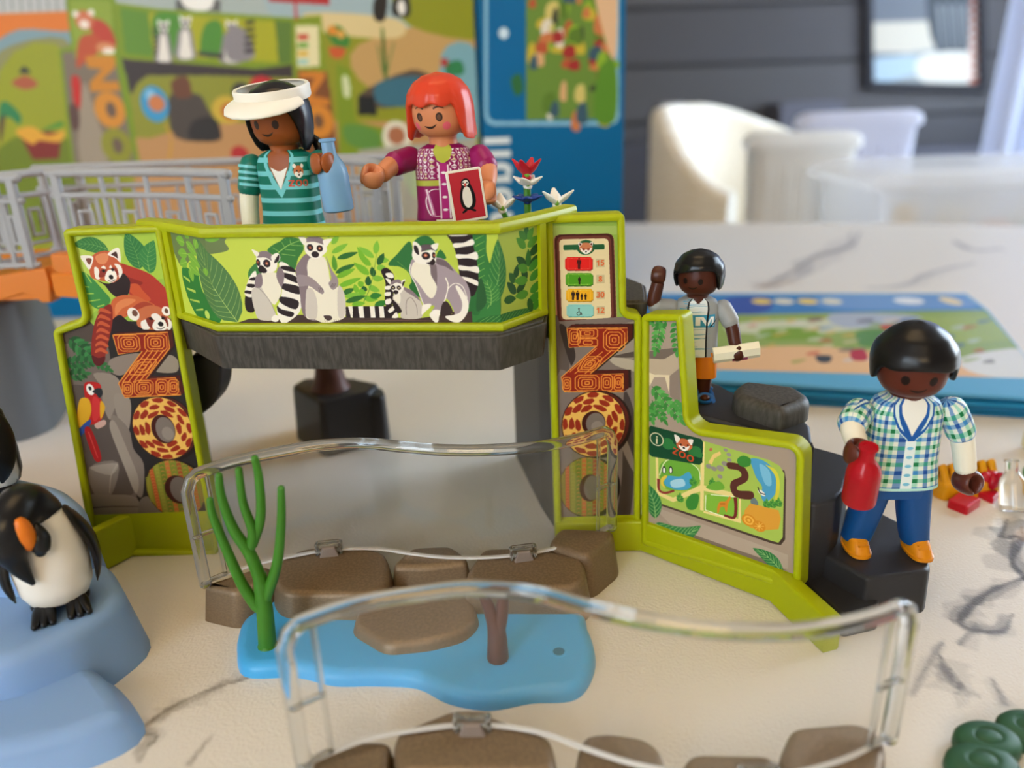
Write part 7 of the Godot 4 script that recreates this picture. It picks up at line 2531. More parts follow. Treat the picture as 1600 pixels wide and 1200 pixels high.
	p.stroke("9cc85a",[105.86,107.28,108.58,108.72],0.19,0.11)
	p.stroke("9cc85a",[105.76,105.28,108.49,106.73],0.19,0.11)
	p.poly("2c6b34",[104.32,103.14,106.83,105.27,106.63,95.48,103.68,96.04],true)
	p.poly("463530",[68.17,94.18,89.05,94,104.22,96.04,104.26,91.6,67.89,91.63])
	p.stroke("6a4a44",[69.46,93.05,83.46,93.31,94.49,93.01],0.28,0.17)
	p.stroke("5e4038",[77.8,92.33,94.45,92.45],0.23,0.14)
	p.poly("291d20",[68.27,97.69,78.3,97.66,82.21,98.06,81.86,94.01,67.87,94.04])
	p.poly("f2ecdf",[69.94,97.66,71.48,97.65,71.42,94.12,69.99,94.12])
	p.poly("f2ecdf",[73.43,97.65,74.96,97.64,74.92,94.11,73.5,94.11])
	p.poly("f2ecdf",[76.21,97.64,77.74,97.63,77.72,94.11,76.29,94.11])
	p.poly("f2ecdf",[79.01,96.4,80.8,97.79,80.98,96.67,79.49,95.56],true)
	p.poly("f2ecdf",[79.92,94.16,81.46,95.83,81.87,94.15],true)
	p.poly("291d20",[77.91,108.2,79.64,109.21,81.4,107.63,81.62,105.47,80.25,97.79,78.22,98.35,78.95,104.67],true)
	p.poly("f2ecdf",[79.21,107.51,81.13,107.63,81.55,106.28,79.92,106.29],true)
	p.poly("f2ecdf",[78.71,103.58,80.24,103.84,80.14,102.75,78.77,102.76],true)
	p.poly("f2ecdf",[78.54,101.8,80.21,101.93,79.97,100.83,78.45,100.84],true)
	p.poly("f2ecdf",[78.48,99.6,80.16,99.87,79.9,98.48,78.49,98.21],true)
	p.poly("c9c0b4",[81.42,101.65,84.3,103.27,86.94,102.16,89.15,98.86,89.41,96.92,88.78,94,82.96,93.93,82.94,96.94,80.79,99.17],true)
	p.poly("85757a",[84.31,103.41,86.94,102.16,89.17,99.13,86.83,100.79,84.75,102.18],true)
	p.poly("ece5d0",[80.91,100.55,83.04,101.36,82.81,98.61,81.73,98.89],true)
	p.poly("291d20",[80.42,99.73,81.95,98.34,83.15,96.11,81.99,95.55,80.75,97.23],true)
	p.stroke("8d8078",[84.43,94.99,84.76,98.88,86.24,100.25,87.69,97.76,87.73,94.7],0.25,0.17)
	p.poly("f2ecdf",[80.35,103.57,80.89,104.93,82.57,105.46,84.16,104.9,84.28,103,83.05,101.5,81.41,101.51],true)
	p.poly("85757a",[80.61,104.93,81.77,105.6,83.4,105.59,83.84,104.36,82.24,104.78,80.81,104.11],true)
	p.poly("f2ecdf",[79.07,106.03,80.54,105.61,80.28,104.25],true)
	p.poly("f2ecdf",[85.04,105.66,83.78,105.18,84.07,103.82],true)
	p.poly("291d20",[84.88,105.31,84.02,104.77,84.05,103.55],true)
	p.ell("291d20",81.15,103.29,0.66,0.66)
	p.ell("291d20",82.85,103.23,0.66,0.66)
	p.ell("c0b090",82.85,103.23,0.25,0.25)
	p.ell("c0b090",81.15,103.29,0.25,0.25)
	p.ell("291d20",81.85,101.92,0.77,0.61)
	p.poly("291d20",[98.29,119.23,104.89,119.14,105.73,115.04,106.57,109.8,106.56,104.2,104.44,100.43,101.49,105.31,100.89,111.17,99.72,115.9],true)
	p.poly("f2ecdf",[98.58,118.89,104.76,119.19,103.66,118.23,100.38,118.09,99.07,118.24],true)
	p.poly("f2ecdf",[99.94,116.03,102.9,116.25,105.44,117.25,105.81,115.69,102.83,115.08,100.23,114.8],true)
	p.poly("f2ecdf",[100.54,112.89,103.77,112.85,106.44,113.53,106.65,111.38,103.71,111.8,100.84,111.7],true)
	p.poly("f2ecdf",[101.15,109.72,104.11,109.29,106.63,109.32,106.83,107.41,104.04,108.1,101.34,108.39],true)
	p.poly("f2ecdf",[101.55,106.44,104.2,105.96,106.34,105.06,106.54,103.66,104.39,104.49,102.05,105.71],true)
	p.poly("a3949a",[86.93,110.52,88.25,111.84,94.43,112.09,97.3,111.21,100.42,107.73,103.06,104.76,104.07,100.97,103.36,97.7,102.26,94.94,100.5,92.72,98.32,92.86,99.03,95.5,97.24,99.64,96.1,98.83,94.83,96.07,94,93.85,92.35,93.85,91.62,95.25,93.17,97.74,89.9,98.03,88.16,103.79,86.45,107.85],true)
	p.poly("6f6166",[94.4,111.77,97.55,110.94,99.51,108.01,97.18,109.36,94.83,110.18],true)
	p.poly("7a6b6e",[92.36,109.4,94.53,109.65,94.09,103.21,92.62,105.38],true)
	p.poly("ece5d0",[87.27,109.72,88.72,111.04,92.4,109.94,92.73,106.99,94.24,103.48,93.08,100.35,91.45,100.5,88.77,104.6,86.92,107.04],true)
	p.stroke("f2ecdf",[86.91,110.26,86.56,107.58,88.16,103.79,89.9,98.03],0.24,0.24)
	p.stroke("f2ecdf",[96.98,106.15,97.63,103.72,96.58,99.92,94.85,96.35],0.38,0.32)
	p.stroke("f2ecdf",[97.29,102.64,99.56,104.39,101.92,103.43,103.07,99.89],0.27,0.22)
	p.poly("f2ecdf",[99.77,103.44,101.1,103.16,103.3,99.07,102.83,95.49,100.5,92.72,98.32,92.78,96.09,94.4,98.99,94.95,100.96,96.05,101.4,99.08],true)
	p.poly("a3949a",[97.63,101.55,99.5,103.44,100.4,100.45,101.19,97.71,100.44,96.33,98.61,97.72],true)
	p.poly("f2ecdf",[89.77,98.03,92.11,98.29,91.76,97.19,90.45,96.09,89.13,94.98,89.27,96.92],true)
	p.poly("f2ecdf",[92.94,96.49,94.84,96.21,94.31,94.41,93.93,92.87,92.95,92.59,91.56,94.41,91.63,95.39],true)
	p.poly("3a2c2c",[95.68,98.55,97.19,98.82,98.5,95.78,96.24,94.68,94.62,94.96],true)
	p.poly("f2ecdf",[88.1,115,89.09,115.78,90.28,113.93,94.04,114.27,94.54,111.77,94.02,110.05,91.61,110.08,88.95,110.5,87.62,112.37],true)
	p.poly("5f5057",[90.41,115.63,93.35,115.77,94.57,114.14,92.46,114.42,90.28,113.79],true)
	p.poly("f2ecdf",[88.08,116.44,89.15,116.56,90.49,114.84,89.67,112.88,88.24,113.42],true)
	p.poly("291d20",[88.41,115.65,89.44,115.12,89.62,112.88,88.41,113.95],true)
	p.poly("f2ecdf",[93.34,115.59,95.55,116.14,94.62,114.08],true)
	p.ell("291d20",91.66,112.59,1.28,1.11)
	p.ell("291d20",93.99,112.7,0.53,0.95)
	p.ell("c4694a",91.58,112.7,0.53,0.48)
	p.ell("e8b090",91.58,112.7,0.21,0.21)
	p.ell("c4694a",94.09,112.67,0.27,0.37)
	p.poly("291d20",[91.58,110.48,92.74,110.86,93.73,111.73,94.33,110.71,93.47,109.87],true)
	p.leaf("33753a","a3cc6a",108.95,96.79,112.79,117.25,3.35,9,-1.83,0.15)
	p.leaf("3a7d3c","a3cc6a",109.89,97.71,107.87,105.89,2.73,6,-1.21,0.15)
	p.leaf("2d6a32","a8cf70",104.17,91.84,128.27,93.26,4.02,12,-1.54,0.15)
	p.poly("2a5a30",[106.62,104.7,107.84,105.29,108.73,98.63,105.6,96.19],true)
	p.leaf("2d6a2c","",125.66,114.96,125.85,119.42,1.34,0,0,0.12)
	p.leaf("4f8f2c","",126.14,114.89,129.2,118.05,1.34,0,0,0.12)
	p.leaf("3f7d2c","",125.42,115,122.21,118.01,1.34,0,0,0.12)
	p.leaf("4f8f2c","",126.05,112.79,131.58,115.27,1.35,0,0,0.12)
	p.leaf("4f8f2c","",125.32,112.6,120.95,116.14,1.34,0,0,0.12)
	p.leaf("1f4f24","",126.93,110.2,133.02,112.89,1.36,0,0,0.12)
	p.leaf("2f6f2a","",126.29,106.62,126.51,112.1,1.37,0,0,0.12)
	p.leaf("1f4f24","",126.78,106.69,132.66,109.54,1.37,0,0,0.12)
	p.leaf("3f8a2c","",126.24,105.55,132.37,108.34,1.37,0,0,0.12)
	p.leaf("3f8a2c","",126.62,102.52,132.77,105.12,1.38,0,0,0.12)
	p.leaf("1f4f24","",125.33,107.11,120.68,110.67,1.36,0,0,0.12)
	p.leaf("1f4f24","",119.9,104.45,121.52,108.41,1.33,0,0,0.12)
	p.leaf("1f4f24","",125.66,103.33,122.88,106.64,1.37,0,0,0.12)
	p.leaf("4f8f2c","",126.01,105.75,121.25,107.85,1.37,0,0,0.12)
	p.leaf("1f4f24","",126.96,98.67,133.17,101.23,1.4,0,0,0.12)
	p.leaf("3f8a2c","",126.73,99.03,132.89,100.64,1.4,0,0,0.12)
	p.leaf("3f8a2c","",125.86,96.2,132.79,97.45,1.4,0,0,0.12)
	p.leaf("2a5a28","",119.84,103.24,117.18,106.49,1.33,0,0,0.12)
	p.leaf("244f28","",120.15,99.78,116.12,103.98,1.35,0,0,0.12)
	p.leaf("244f28","",120.4,100.04,125.13,102.5,1.35,0,0,0.12)
	p.leaf("4f8f2c","",125.88,102.66,119.38,103.63,1.38,0,0,0.12)
	p.leaf("4f8f2c","",125.96,98.56,119.63,98.96,1.39,0,0,0.12)
	p.leaf("3f8a2c","",127.76,93.37,131.94,95.36,1.42,0,0,0.13)
	p.leaf("2a5a28","",125.89,96.99,127.72,92.09,1.4,0,0,0.12)
	p.leaf("2a5a28","",114.44,98.85,120.07,98.24,1.31,0,0,0.12)
	return p.done()

func girl_print() -> Texture2D:
	var p := Print.new(0, 0, 100, 100, 6.0, Color("12705e"))
	for k in 6:
		p.rect("74c8cc", 0, 3 + k * 16.5, 100, 9 + k * 16.5)
	p.poly("74c8cc", [tu(-0.62), 100, tu(-0.56), 100, 50, 52, tu(0.56), 100, tu(0.66), 100, tu(0.12), 46, 50, 42, tu(-0.14), 46, tu(-0.68), 100])
	p.poly("9a5228", [tu(-0.5), 100, tu(0.5), 100, 50, 52])
	p.poly("f1eee4", [tu(-0.32), 80, tu(-0.1), 75, tu(0.1), 75, tu(0.32), 80, 50, 52])
	var m := tu(0.68)
	p.ell("c9703c", m, 74, 3.6, 7.5)
	for e in [-1, 1]:
		p.ell("efe4d6", m + e * 2.8, 81, 1.2, 2.6)
		p.ell("f4ece0", m + e * 1.6, 71, 1.4, 3)
		p.ell("221715", m + e * 1.3, 75, 0.5, 1.1)
	p.ell("f8f0e6", m, 69, 1.6, 3)
	p.ell("221715", m, 70, 0.6, 1.2)
	p.text("d0482a", "ZOO", m, 56, 8, 0.0, true, 0.62)
	return p.done()

func woman_print() -> Texture2D:
	var p := Print.new(0, 0, 100, 100, 6.0, Color("8f1659"))
	for e in [-1, 1]:
		p.stroke("e9d7df", [tu(e * 0.12), 46, tu(e * 0.5), 44, tu(e * 0.66), 30, tu(e * 0.5), 14, tu(e * 0.14), 12], 0.9)
		p.stroke("c77aa4", [tu(e * 0.62), 46, tu(e * 0.4), 12], 2.4, 2.4, false)
		p.stroke("f0e6ea", [tu(e * 0.62), 46, tu(e * 0.42), 14], 0.7, 0.7, false)
	p.rect("b8bd48", 24, 50, 76, 57)
	for r in 5:
		for q in 13:
			var xa := 25 + q * 3.9
			var y := 59 + r * 7.4
			var cc: String = ["efe3e6", "d9c9a0", "e6d6dd"][(r + q) % 3]
			p.poly(cc, [xa, y, xa + 3.0, y, xa + 1.5, y + 3.2])
			p.poly(cc, [xa, y + 6.6, xa + 3.0, y + 6.6, xa + 1.5, y + 3.6])
			p.poly("efe3e6", [xa - 0.4, y, xa - 0.4, y + 6, xa + 0.3, y + 3])
	p.poly("b9be42", [tu(-0.42), 100, tu(0.42), 100, tu(0.25), 82, 50, 77, tu(-0.25), 82])
	p.rect("b62a7c", 48.9, 0, 51.1, 78)
	p.stroke("efdce6", [48.6, 0, 48.6, 76], 0.5, 0.5, false)
	p.stroke("efdce6", [51.4, 0, 51.4, 76], 0.5, 0.5, false)
	for y in [20, 36, 52, 66]:
		p.ell("f4eef2", 50, y, 0.8, 1.6)
	p.rect("7c1250", 20, 0, 80, 9)
	p.rect("cfc7a8", 24, 3, 76, 6)
	p.rect("e8e2c8", 47, 1, 53, 8)
	return p.done()

func boy_print() -> Texture2D:
	var p := Print.new(0, 0, 100, 100, 6.0, Color("9a9c9b"))
	p.poly("e3e9ea", [tu(-0.5), 100, tu(0.55), 100, tu(0.42), 60, tu(0.42), 0, tu(-0.42), 0, tu(-0.42), 60])
	var rng := RandomNumberGenerator.new()
	rng.seed = 12
	for k in 34:
		var y := 2 + k * 2.9
		var xa := rng.randf_range(36, 48)
		p.stroke("3d97bd", [xa, y, xa + rng.randf_range(5, 14), y + rng.randf_range(-2, 5)], 1.5, 0.3, false)
	p.poly("3d97bd", [37, 52, 62, 52, 62, 74, 37, 72])
	p.text("f2f4f2", "PM", 50, 55, 15, 0.0, true, 0.75)
	for e in [-1, 1]:
		p.stroke("17181c", [tu(e * 0.5), 100, tu(e * 0.42), 60, tu(e * 0.42), 0], 1.3, 1.3, false)
		p.stroke("17181c", [tu(e * 0.56), 52, tu(e * 0.85), 66], 1.8, 0.8, false)
	p.text("3d97bd", "", 50, 20, 8)
	return p.done()

func check_print() -> Texture2D:
	var p := Print.new(0, 0, 100, 100, 6.0, Color("e6ecdf"))
	for k in 11:
		p.rect(["4d8bcc", "6fc0a0"][k % 2] + "a0", 0, k * 9.2, 100, k * 9.2 + 4.4)
	for k in 26:
		p.rect(["2a62b0", "7fd0b4"][k % 2] + "a0", k * 3.9, 0, k * 3.9 + 1.9, 100)
	for r in 11:
		for q in 26:
			p.rect([["1c4f9a", "3f8ac8"], ["3a9a8a", "1d7a4a"]][r % 2][q % 2], q * 3.9, r * 9.2, q * 3.9 + 1.9, r * 9.2 + 4.4)
	p.poly("f0efe4", [tu(-0.5), 100, tu(0.5), 100, tu(0.25), 72, 50, 56, tu(-0.25), 72])
	for e in [-1, 1]:
		p.poly("d8ebe6", [tu(e * 0.5), 100, tu(e * 0.66), 100, tu(e * 0.42), 70, 50 + e * 0.4, 54, tu(e * 0.25), 72])
		p.stroke("1f5aa6", [tu(e * 0.5), 100, tu(e * 0.25), 72, 50, 55], 1.4, 1.4, false)
		p.stroke("1f5aa6", [tu(e * 0.68), 100, tu(e * 0.4), 72, tu(e * 0.1), 58], 1.0, 1.0, false)
	p.stroke("e4f0ee", [50, 56, 50, 0], 2.6, 2.6, false)
	for y in [8, 18, 28, 38, 48]:
		p.ell("7ac2dc", 50, y, 0.8, 1.8)
	p.rect("b8e4da", 0, 0, 100, 3)
	return p.done()

func card_print() -> Texture2D:
	var p := Print.new(0, 0, 108, 152, 3.0, Color("bf2f3c"))
	p.poly("1a1a1e", [54, 130, 68, 124, 72, 108, 80, 84, 82, 56, 72, 34, 52, 28, 34, 36, 26, 58, 30, 86, 38, 106, 40, 122], true)
	p.poly("f1ece2", [54, 104, 66, 96, 70, 70, 66, 46, 52, 36, 40, 46, 36, 70, 42, 94], true)
	p.poly("f1ece2", [46, 122, 60, 124, 66, 114, 58, 106, 46, 108, 42, 114], true)
	p.poly("d8453a", [48, 114, 58, 115, 52, 100])
	for e in [-1, 1]:
		p.ell("1a1a1e", 53 + e * 7, 116, 2.5, 2.8)
		p.poly("1a1a1e", [52 + e * 6, 34, 52 + e * 24, 26, 52 + e * 22, 20, 52 + e * 8, 26], true)
	return p.done()

func box_print() -> Texture2D:
	var p := Print.new(-51.9,1.9,-1.8,39.8,12.0,Color("8fae34"))
	p.poly("8c9020",[-41.23,30.8,-0.52,29.59,-2.19,-8.07,-53.21,-6.15])
	p.poly("a8b4b0",[-41.23,30.8,-0.52,29.59,-0.97,19.43,-10.03,20.34,-30.66,21.61,-44.07,22.04])
	p.poly("9fb4ba",[-14.89,24.72,-0.75,24.29,-0.89,21.08,-7.29,20.46,-15.44,20.72],true)
	p.poly("7f9aa6",[-35.3,21.14,-30.36,20.99,-30.7,19.12,-36.02,18.44],true)
	p.poly("8a8a58",[-35.69,19.7,-30.95,20.39,-31.1,17.42,-36.36,17.16],true)
	p.poly("949a20",[-36.02,18.44,-30.79,19.12,-33.05,7.39,-38.91,7.59],true)
	p.poly("6a7a18",[-37.42,13.2,-32.12,13.47,-33.16,6.9,-39.04,7.11],true)
	p.poly("b98a58",[-27.21,14.21,-18.2,14.36,-6.89,13.99,-2.14,14.28,-2.56,5.84,-28.74,6.75])
	p.poly("8a8c2a",[-26.96,17.72,-14.46,17.74,-14.8,15.14,-21.46,14.69,-27.11,13.53],true)
	p.poly("c09a60",[-10.14,19.3,-1.84,20.29,-2.14,14.28,-9.51,16.29],true)
	p.poly("8c9020",[-7.08,22.9,-0.82,22.7,-0.97,19.43,-6.38,20.43],true)
	p.poly("d9c48e",[-13.53,21.48,-7.25,20.87,-7.36,19.63,-12.77,20.22],true)
	p.poly("d87828",[-35.92,22.19,-32.29,22.32,-29.99,22.16,-30.3,20.86,-33.97,21.06,-36.48,20.14],true)
	p.poly("b9bcbc",[-35.6,23.39,-30.28,23.22,-30.37,22.09,-35.95,22.11])
	p.stroke("8f9494",[-35.18,23.3,-35.37,22.25],0.13,-1,false)
	p.stroke("8f9494",[-34.56,23.28,-34.74,22.23],0.13,-1,false)
	p.stroke("8f9494",[-33.94,23.26,-34.12,22.21],0.13,-1,false)
	p.stroke("8f9494",[-33.32,23.24,-33.49,22.19],0.13,-1,false)
	p.stroke("8f9494",[-32.7,23.22,-32.87,22.17],0.13,-1,false)
	p.stroke("8f9494",[-32.08,23.2,-32.25,22.15],0.13,-1,false)
	p.stroke("8f9494",[-31.45,23.18,-31.62,22.13],0.13,-1,false)
	p.stroke("8f9494",[-30.83,23.16,-31,22.11],0.13,-1,false)
	p.stroke("8f9494",[-30.21,23.14,-30.37,22.09],0.13,-1,false)
	p.poly("76901a",[-30.19,23.22,-26.82,23.11,-26.81,22.31,-27.34,11.71,-32.47,11.56,-31.49,19.65,-30.53,19.87])
	p.poly("7a6c5c",[-31.31,19.48,-30.33,19.53,-27.59,19.1,-27.6,11.86,-32.21,11.83])
	p.poly("9a8c7a",[-30.27,17.4,-29.83,15.19,-29.58,12.02,-31.74,12],true)
	p.poly("8aa034",[-30.02,22.81,-27.09,22.72,-27.61,19.02,-30.45,19.03])
	p.poly("b8402a",[-28.87,21.56,-27.8,21.28,-27.34,20.27,-27.59,19.52,-28.7,20.31],true)
	p.ell("c9704a",-29.25,21.49,0.67,0.63)
	p.ell("f0e6da",-29.3,21.24,0.36,0.29)
	p.ell("f0e6da",-29.78,21.91,0.22,0.21)
	p.ell("f0e6da",-28.65,21.96,0.22,0.21)
	p.poly("b8502c",[-29.83,20.35,-28.65,20.52,-28.38,19.68,-29.98,18.67,-30.49,18.48],true)
	p.ell("d08a5a",-28.15,19.67,0.68,0.38)
	p.ell("f0e6da",-27.97,19.45,0.45,0.21)
	p.poly("c98424",[-29.68,19.17,-27.58,19.15,-27.7,18.39,-28.95,17.48,-27.72,17.4,-27.71,16.79,-29.85,16.78,-29.81,17.38,-28.68,18.29,-29.67,18.41])
	p.ell("cf8a2c",-28.73,15.51,1.12,1.26)
	p.ell("6a5648",-28.64,15.51,0.37,0.54)
	p.ell("8a8a28",-28.75,13,1.14,1.25)
	p.ell("6a5648",-28.7,13,0.38,0.56)
	p.poly("c0281e",[-31.02,17.77,-30.44,17.66,-30.8,15.89,-31.2,15.77],true)
	p.poly("5a4038",[-31.64,15.92,-31.02,15.76,-31.25,14.35,-31.81,14.37],true)
	p.poly("7c941c",[-26.94,22.55,-23.81,22.05,-14.47,21.18,-12.65,21.29,-13.03,18.13,-15.11,18.11,-17.67,17.93,-26.71,18.91,-27.21,19.18])
	p.poly("5f8a28",[-26.56,22.22,-24.53,21.83,-24.85,19.02,-26.82,19.25])
	p.poly("a8a818",[-24.66,21.83,-15.4,20.97,-15.77,18.3,-24.85,19.02])
	p.poly("4f8a2c",[-24.33,21.66,-22.12,21.43,-22.05,19.26,-24.35,19.25],true)
	p.poly("4f8a2c",[-20.86,20.89,-19.7,21.06,-19.81,18.98,-21.41,19.03],true)
	p.poly("5c7a2c",[-15.84,21.06,-14.68,20.94,-15.05,18.19,-15.97,18.22])
	p.poly("8d8688",[-24.19,20.5,-23.53,20.56,-23.49,19.48,-23.61,18.55,-24.8,18.59,-24.53,19.68],true)
	p.poly("e6e2da",[-24.07,20.33,-23.69,20.32,-23.73,19.49,-23.77,18.64,-24.54,18.67,-24.31,19.59],true)
	p.poly("efece4",[-24.07,21.4,-23.87,21.23,-23.52,21.22,-23.26,21.38,-23.47,20.73,-23.84,20.45,-24.1,20.75],true)
	p.ell("2a2226",-23.9,20.95,0.12,0.13)
	p.ell("2a2226",-23.6,20.94,0.12,0.13)
	p.ell("2a2226",-23.81,20.61,0.13,0.11)
	p.poly("8d8688",[-22.66,20.7,-21.9,20.76,-21.82,19.68,-21.92,18.75,-23.29,18.8,-23.02,19.88],true)
	p.poly("e6e2da",[-22.52,20.53,-22.08,20.52,-22.09,19.68,-22.11,18.84,-23,18.87,-22.76,19.79],true)
	p.poly("efece4",[-22.5,21.6,-22.3,21.43,-21.94,21.42,-21.69,21.57,-21.89,20.92,-22.26,20.65,-22.53,20.94],true)
	p.ell("2a2226",-22.33,21.14,0.12,0.12)
	p.ell("2a2226",-22.02,21.13,0.12,0.12)
	p.ell("2a2226",-22.23,20.81,0.13,0.11)
	p.poly("8d8688",[-19.5,20.35,-18.64,20.41,-18.5,19.32,-18.57,18.39,-20.13,18.44,-19.87,19.53],true)
	p.poly("e6e2da",[-19.34,20.18,-18.84,20.16,-18.81,19.33,-18.79,18.48,-19.8,18.51,-19.57,19.44],true)
	p.poly("efece4",[-19.3,21.25,-19.1,21.08,-18.74,21.07,-18.49,21.23,-18.68,20.57,-19.05,20.3,-19.32,20.6],true)
	p.ell("2a2226",-19.12,20.8,0.12,0.13)
	p.ell("2a2226",-18.81,20.79,0.12,0.13)
	p.ell("2a2226",-19.02,20.46,0.13,0.11)
	p.poly("2a2226",[-24.59,20.85,-24.22,20.87,-24.2,20.71,-24.53,20.68])
	p.poly("2a2226",[-24.62,20.52,-24.28,20.55,-24.27,20.38,-24.59,20.35])
	p.poly("2a2226",[-24.66,20.18,-24.34,20.22,-24.33,20.05,-24.66,20.02])
	p.poly("2a2226",[-24.7,19.85,-24.41,19.88,-24.4,19.72,-24.72,19.68])
	p.poly("2a2226",[-24.74,19.52,-24.47,19.55,-24.46,19.38,-24.79,19.35])
	p.poly("2a2226",[-24.77,19.18,-24.54,19.22,-24.53,19.05,-24.85,19.02])
	p.poly("8a8488",[-19.05,20.83,-17.99,20.39,-17.65,18.7,-19.42,18.54,-19.62,19.61],true)
	p.poly("2a2226",[-18.02,21.05,-17.29,21.11,-17.27,20.9,-17.96,20.84])
	p.poly("2a2226",[-18.09,20.6,-17.35,20.66,-17.34,20.45,-18.03,20.39])
	p.poly("2a2226",[-18.16,20.14,-17.42,20.2,-17.41,19.99,-18.1,19.93])
	p.poly("2a2226",[-18.23,19.69,-17.49,19.75,-17.48,19.54,-18.17,19.48])
	p.poly("2a2226",[-18.3,19.23,-17.56,19.29,-17.55,19.08,-18.24,19.01])
	p.stroke("3a3436",[-21.63,19.08,-19.83,18.85],0.27,-1)
	p.poly("3c3230",[-27.15,19,-26.72,18.86,-17.67,17.93,-15.06,18.11,-13.02,18.21,-14.53,17.23,-20.96,17.61,-25.56,17.76,-26.36,17.27,-26.99,16.42])
	p.poly("7f931f",[-14.65,21.19,-12.56,21.29,-12.67,16.39,-12.58,11.44,-15.32,11.07,-15.07,17.33])
	p.poly("e2d8a8",[-14.44,20.69,-12.81,20.64,-13.05,17.96,-14.67,17.92])
	p.poly("c03a2a",[-14.34,20.1,-13.61,20.08,-13.65,19.75,-14.38,19.77])
	p.poly("6aa03a",[-14.41,19.56,-13.68,19.54,-13.72,19.21,-14.45,19.23])
	p.poly("d8b040",[-14.48,19.02,-13.75,19,-13.79,18.66,-14.52,18.68])
	p.poly("9ac8c0",[-14.55,18.47,-13.82,18.45,-13.86,18.11,-14.59,18.13])
	p.poly("7c4a24",[-14.69,17.75,-12.53,17.6,-12.39,11.44,-15.1,11.3])
	p.poly("cc7c24",[-14.56,17.66,-12.72,17.6,-12.77,17.17,-13.84,15.99,-12.61,15.73,-12.66,15.29,-14.76,15.45,-13.51,17.2,-14.62,17.23])
	p.ell("d08428",-13.59,14.21,1.13,1.17)
	p.ell("6a4a30",-13.59,14.21,0.38,0.5)
	p.poly("7a9020",[-11.83,18.09,-10.85,17.71,-10.86,14.12,-8.82,13.6,-8.9,10.62,-12.39,11.44])
	p.poly("cfd6a8",[-11.51,17.22,-11.06,17.12,-11.05,15.9,-11.51,15.91],true)
	p.poly("5d8a3c",[-11.64,13.92,-9.32,13.39,-9.44,12.03,-11.54,12.56],true)
	p.ell("e0dcc8",-7.93,12.89,1.05,1.19)
	p.ell("a86a4a",-7.92,13.03,0.67,0.64)
	p.poly("4a4038",[-24.21,16.33,-22.11,16.35,-21.58,15.36,-20.97,13.33,-24.28,13.44],true)
	p.poly("2c2622",[-22.81,14.52,-21.22,14.69,-21,13.19,-23.22,13.27],true)
	p.poly("6a4028",[-23.89,17.28,-22.73,17.58,-22.59,16.28,-23.76,16.23],true)
	p.ell("3c94c8",-25.39,15.8,1.02,1.25)
	p.ell("8ac0e0",-25.56,16.37,0.37,0.44)
	p.ell("c87a4a",-25.24,15.84,0.61,0.58)
	p.stroke("c8962c",[-24.89,14.49,-24.66,13.22,-25.3,11.32],0.14,-1)
	p.ell("c8a838",-20.19,15.23,1.12,0.98)
	p.ell("b8602c",-19.97,15.13,0.66,0.58)
	p.ell("c02a2a",-17.38,16.76,0.93,0.7)
	p.ell("b02a2a",-19.75,12.05,0.67,0.65)
	p.ell("3a3634",-18.93,16.38,0.74,0.7)
	p.poly("7c2a20",[-35.81,14.27,-32.53,14.12,-33.27,12.23,-35.19,12.2])
	p.poly("d8a030",[-36,14.24,-34.7,14.55,-33.68,13.89,-32.42,14.21,-32.84,13.41,-34.38,13.55,-35.01,13.3],true)
	p.poly("4f8a2c",[-34.07,14.22,-32.5,14.84,-32.45,14.48],true)
	p.poly("a85838",[-35.42,17.56,-34.28,18.04,-33.51,17.42,-34.52,17.1],true)
	p.poly("30302c",[-34.69,18.23,-34.22,18.64,-33.87,18.2],true)
	p.poly("2f7a4a",[-36.65,16.08,-36.04,16.28,-35.33,15.37,-35.6,14.72,-36.29,15.32,-37.06,14.54],true)
	p.poly("5a4030",[-36.94,14.98,-36.45,15.41,-37.05,13.86,-37.3,13.65],true)
	p.poly("3f7f30",[-12.32,20.21,-11.37,20.59,-10.67,19.49,-11.53,19.09],true)
	p.ell("d88a2c",-11.86,20.27,0.36,0.33)
	p.ell("d8a04a",-11.29,20.01,0.32,0.29)
	p.poly("c85a2a",[-12.21,19.2,-11.08,19.08,-11.37,18.5,-12.06,18.52],true)
	p.poly("2a2420",[-8.72,22.14,-7.79,22.52,-8.07,20.9,-8.79,20.92],true)
	p.poly("30302c",[-7.37,22.1,-6.32,22.27,-6.33,21.05,-7.46,21.13],true)
	p.ell("f0ece4",-6.83,21.6,0.27,0.49)
	p.poly("4f6a2c",[-8.41,20.08,-8.23,20.08,-8.22,17.11,-8.5,17.12],true)
	p.stroke("5a7a3a",[-8.77,19.26,-8.49,17.21],0.09,-1)
	p.stroke("5a7a3a",[-7.56,19.39,-8.31,17.2],0.09,-1)
	p.poly("5a4a3c",[-10.49,15.88,-6.61,17.49,-4.81,16.79,-4.41,15.68,-8.7,14.94],true)
	p.poly("3a6a7c",[-9.01,16.7,-5.72,17.03,-5.61,15.28,-8.91,15.17],true)
	p.poly("202020",[-10.49,15.88,-9.32,15.84,-9.21,14.51,-10.62,14.56])
	p.poly("7aa8b4",[-4.23,18.48,-1.69,18.61,-1.99,12.47,-4.13,12.77],true)
	p.poly("2f7a4a",[-3.9,17.83,-2.88,18.01,-2.69,17.15,-3.86,17.06],true)
	p.poly("b0302c",[-4.25,18.18,-3.79,18.17,-3.82,17.66,-4.29,17.67])
	p.poly("a8a494",[-10.88,12.08,-1.98,12.7,-2.28,6.57,-11.41,6.88])
	p.poly("a8b890",[-7.11,11.26,-2.04,11.55,-2.17,8.74,-6.84,8.42],true)
	p.stroke("9a9a94",[-10.42,11.83,-11.09,7.12],0.14,-1,false)
	p.stroke("9a9a94",[-9.27,11.8,-9.91,7.08],0.14,-1,false)
	p.stroke("9a9a94",[-8.13,11.76,-8.73,7.04],0.14,-1,false)
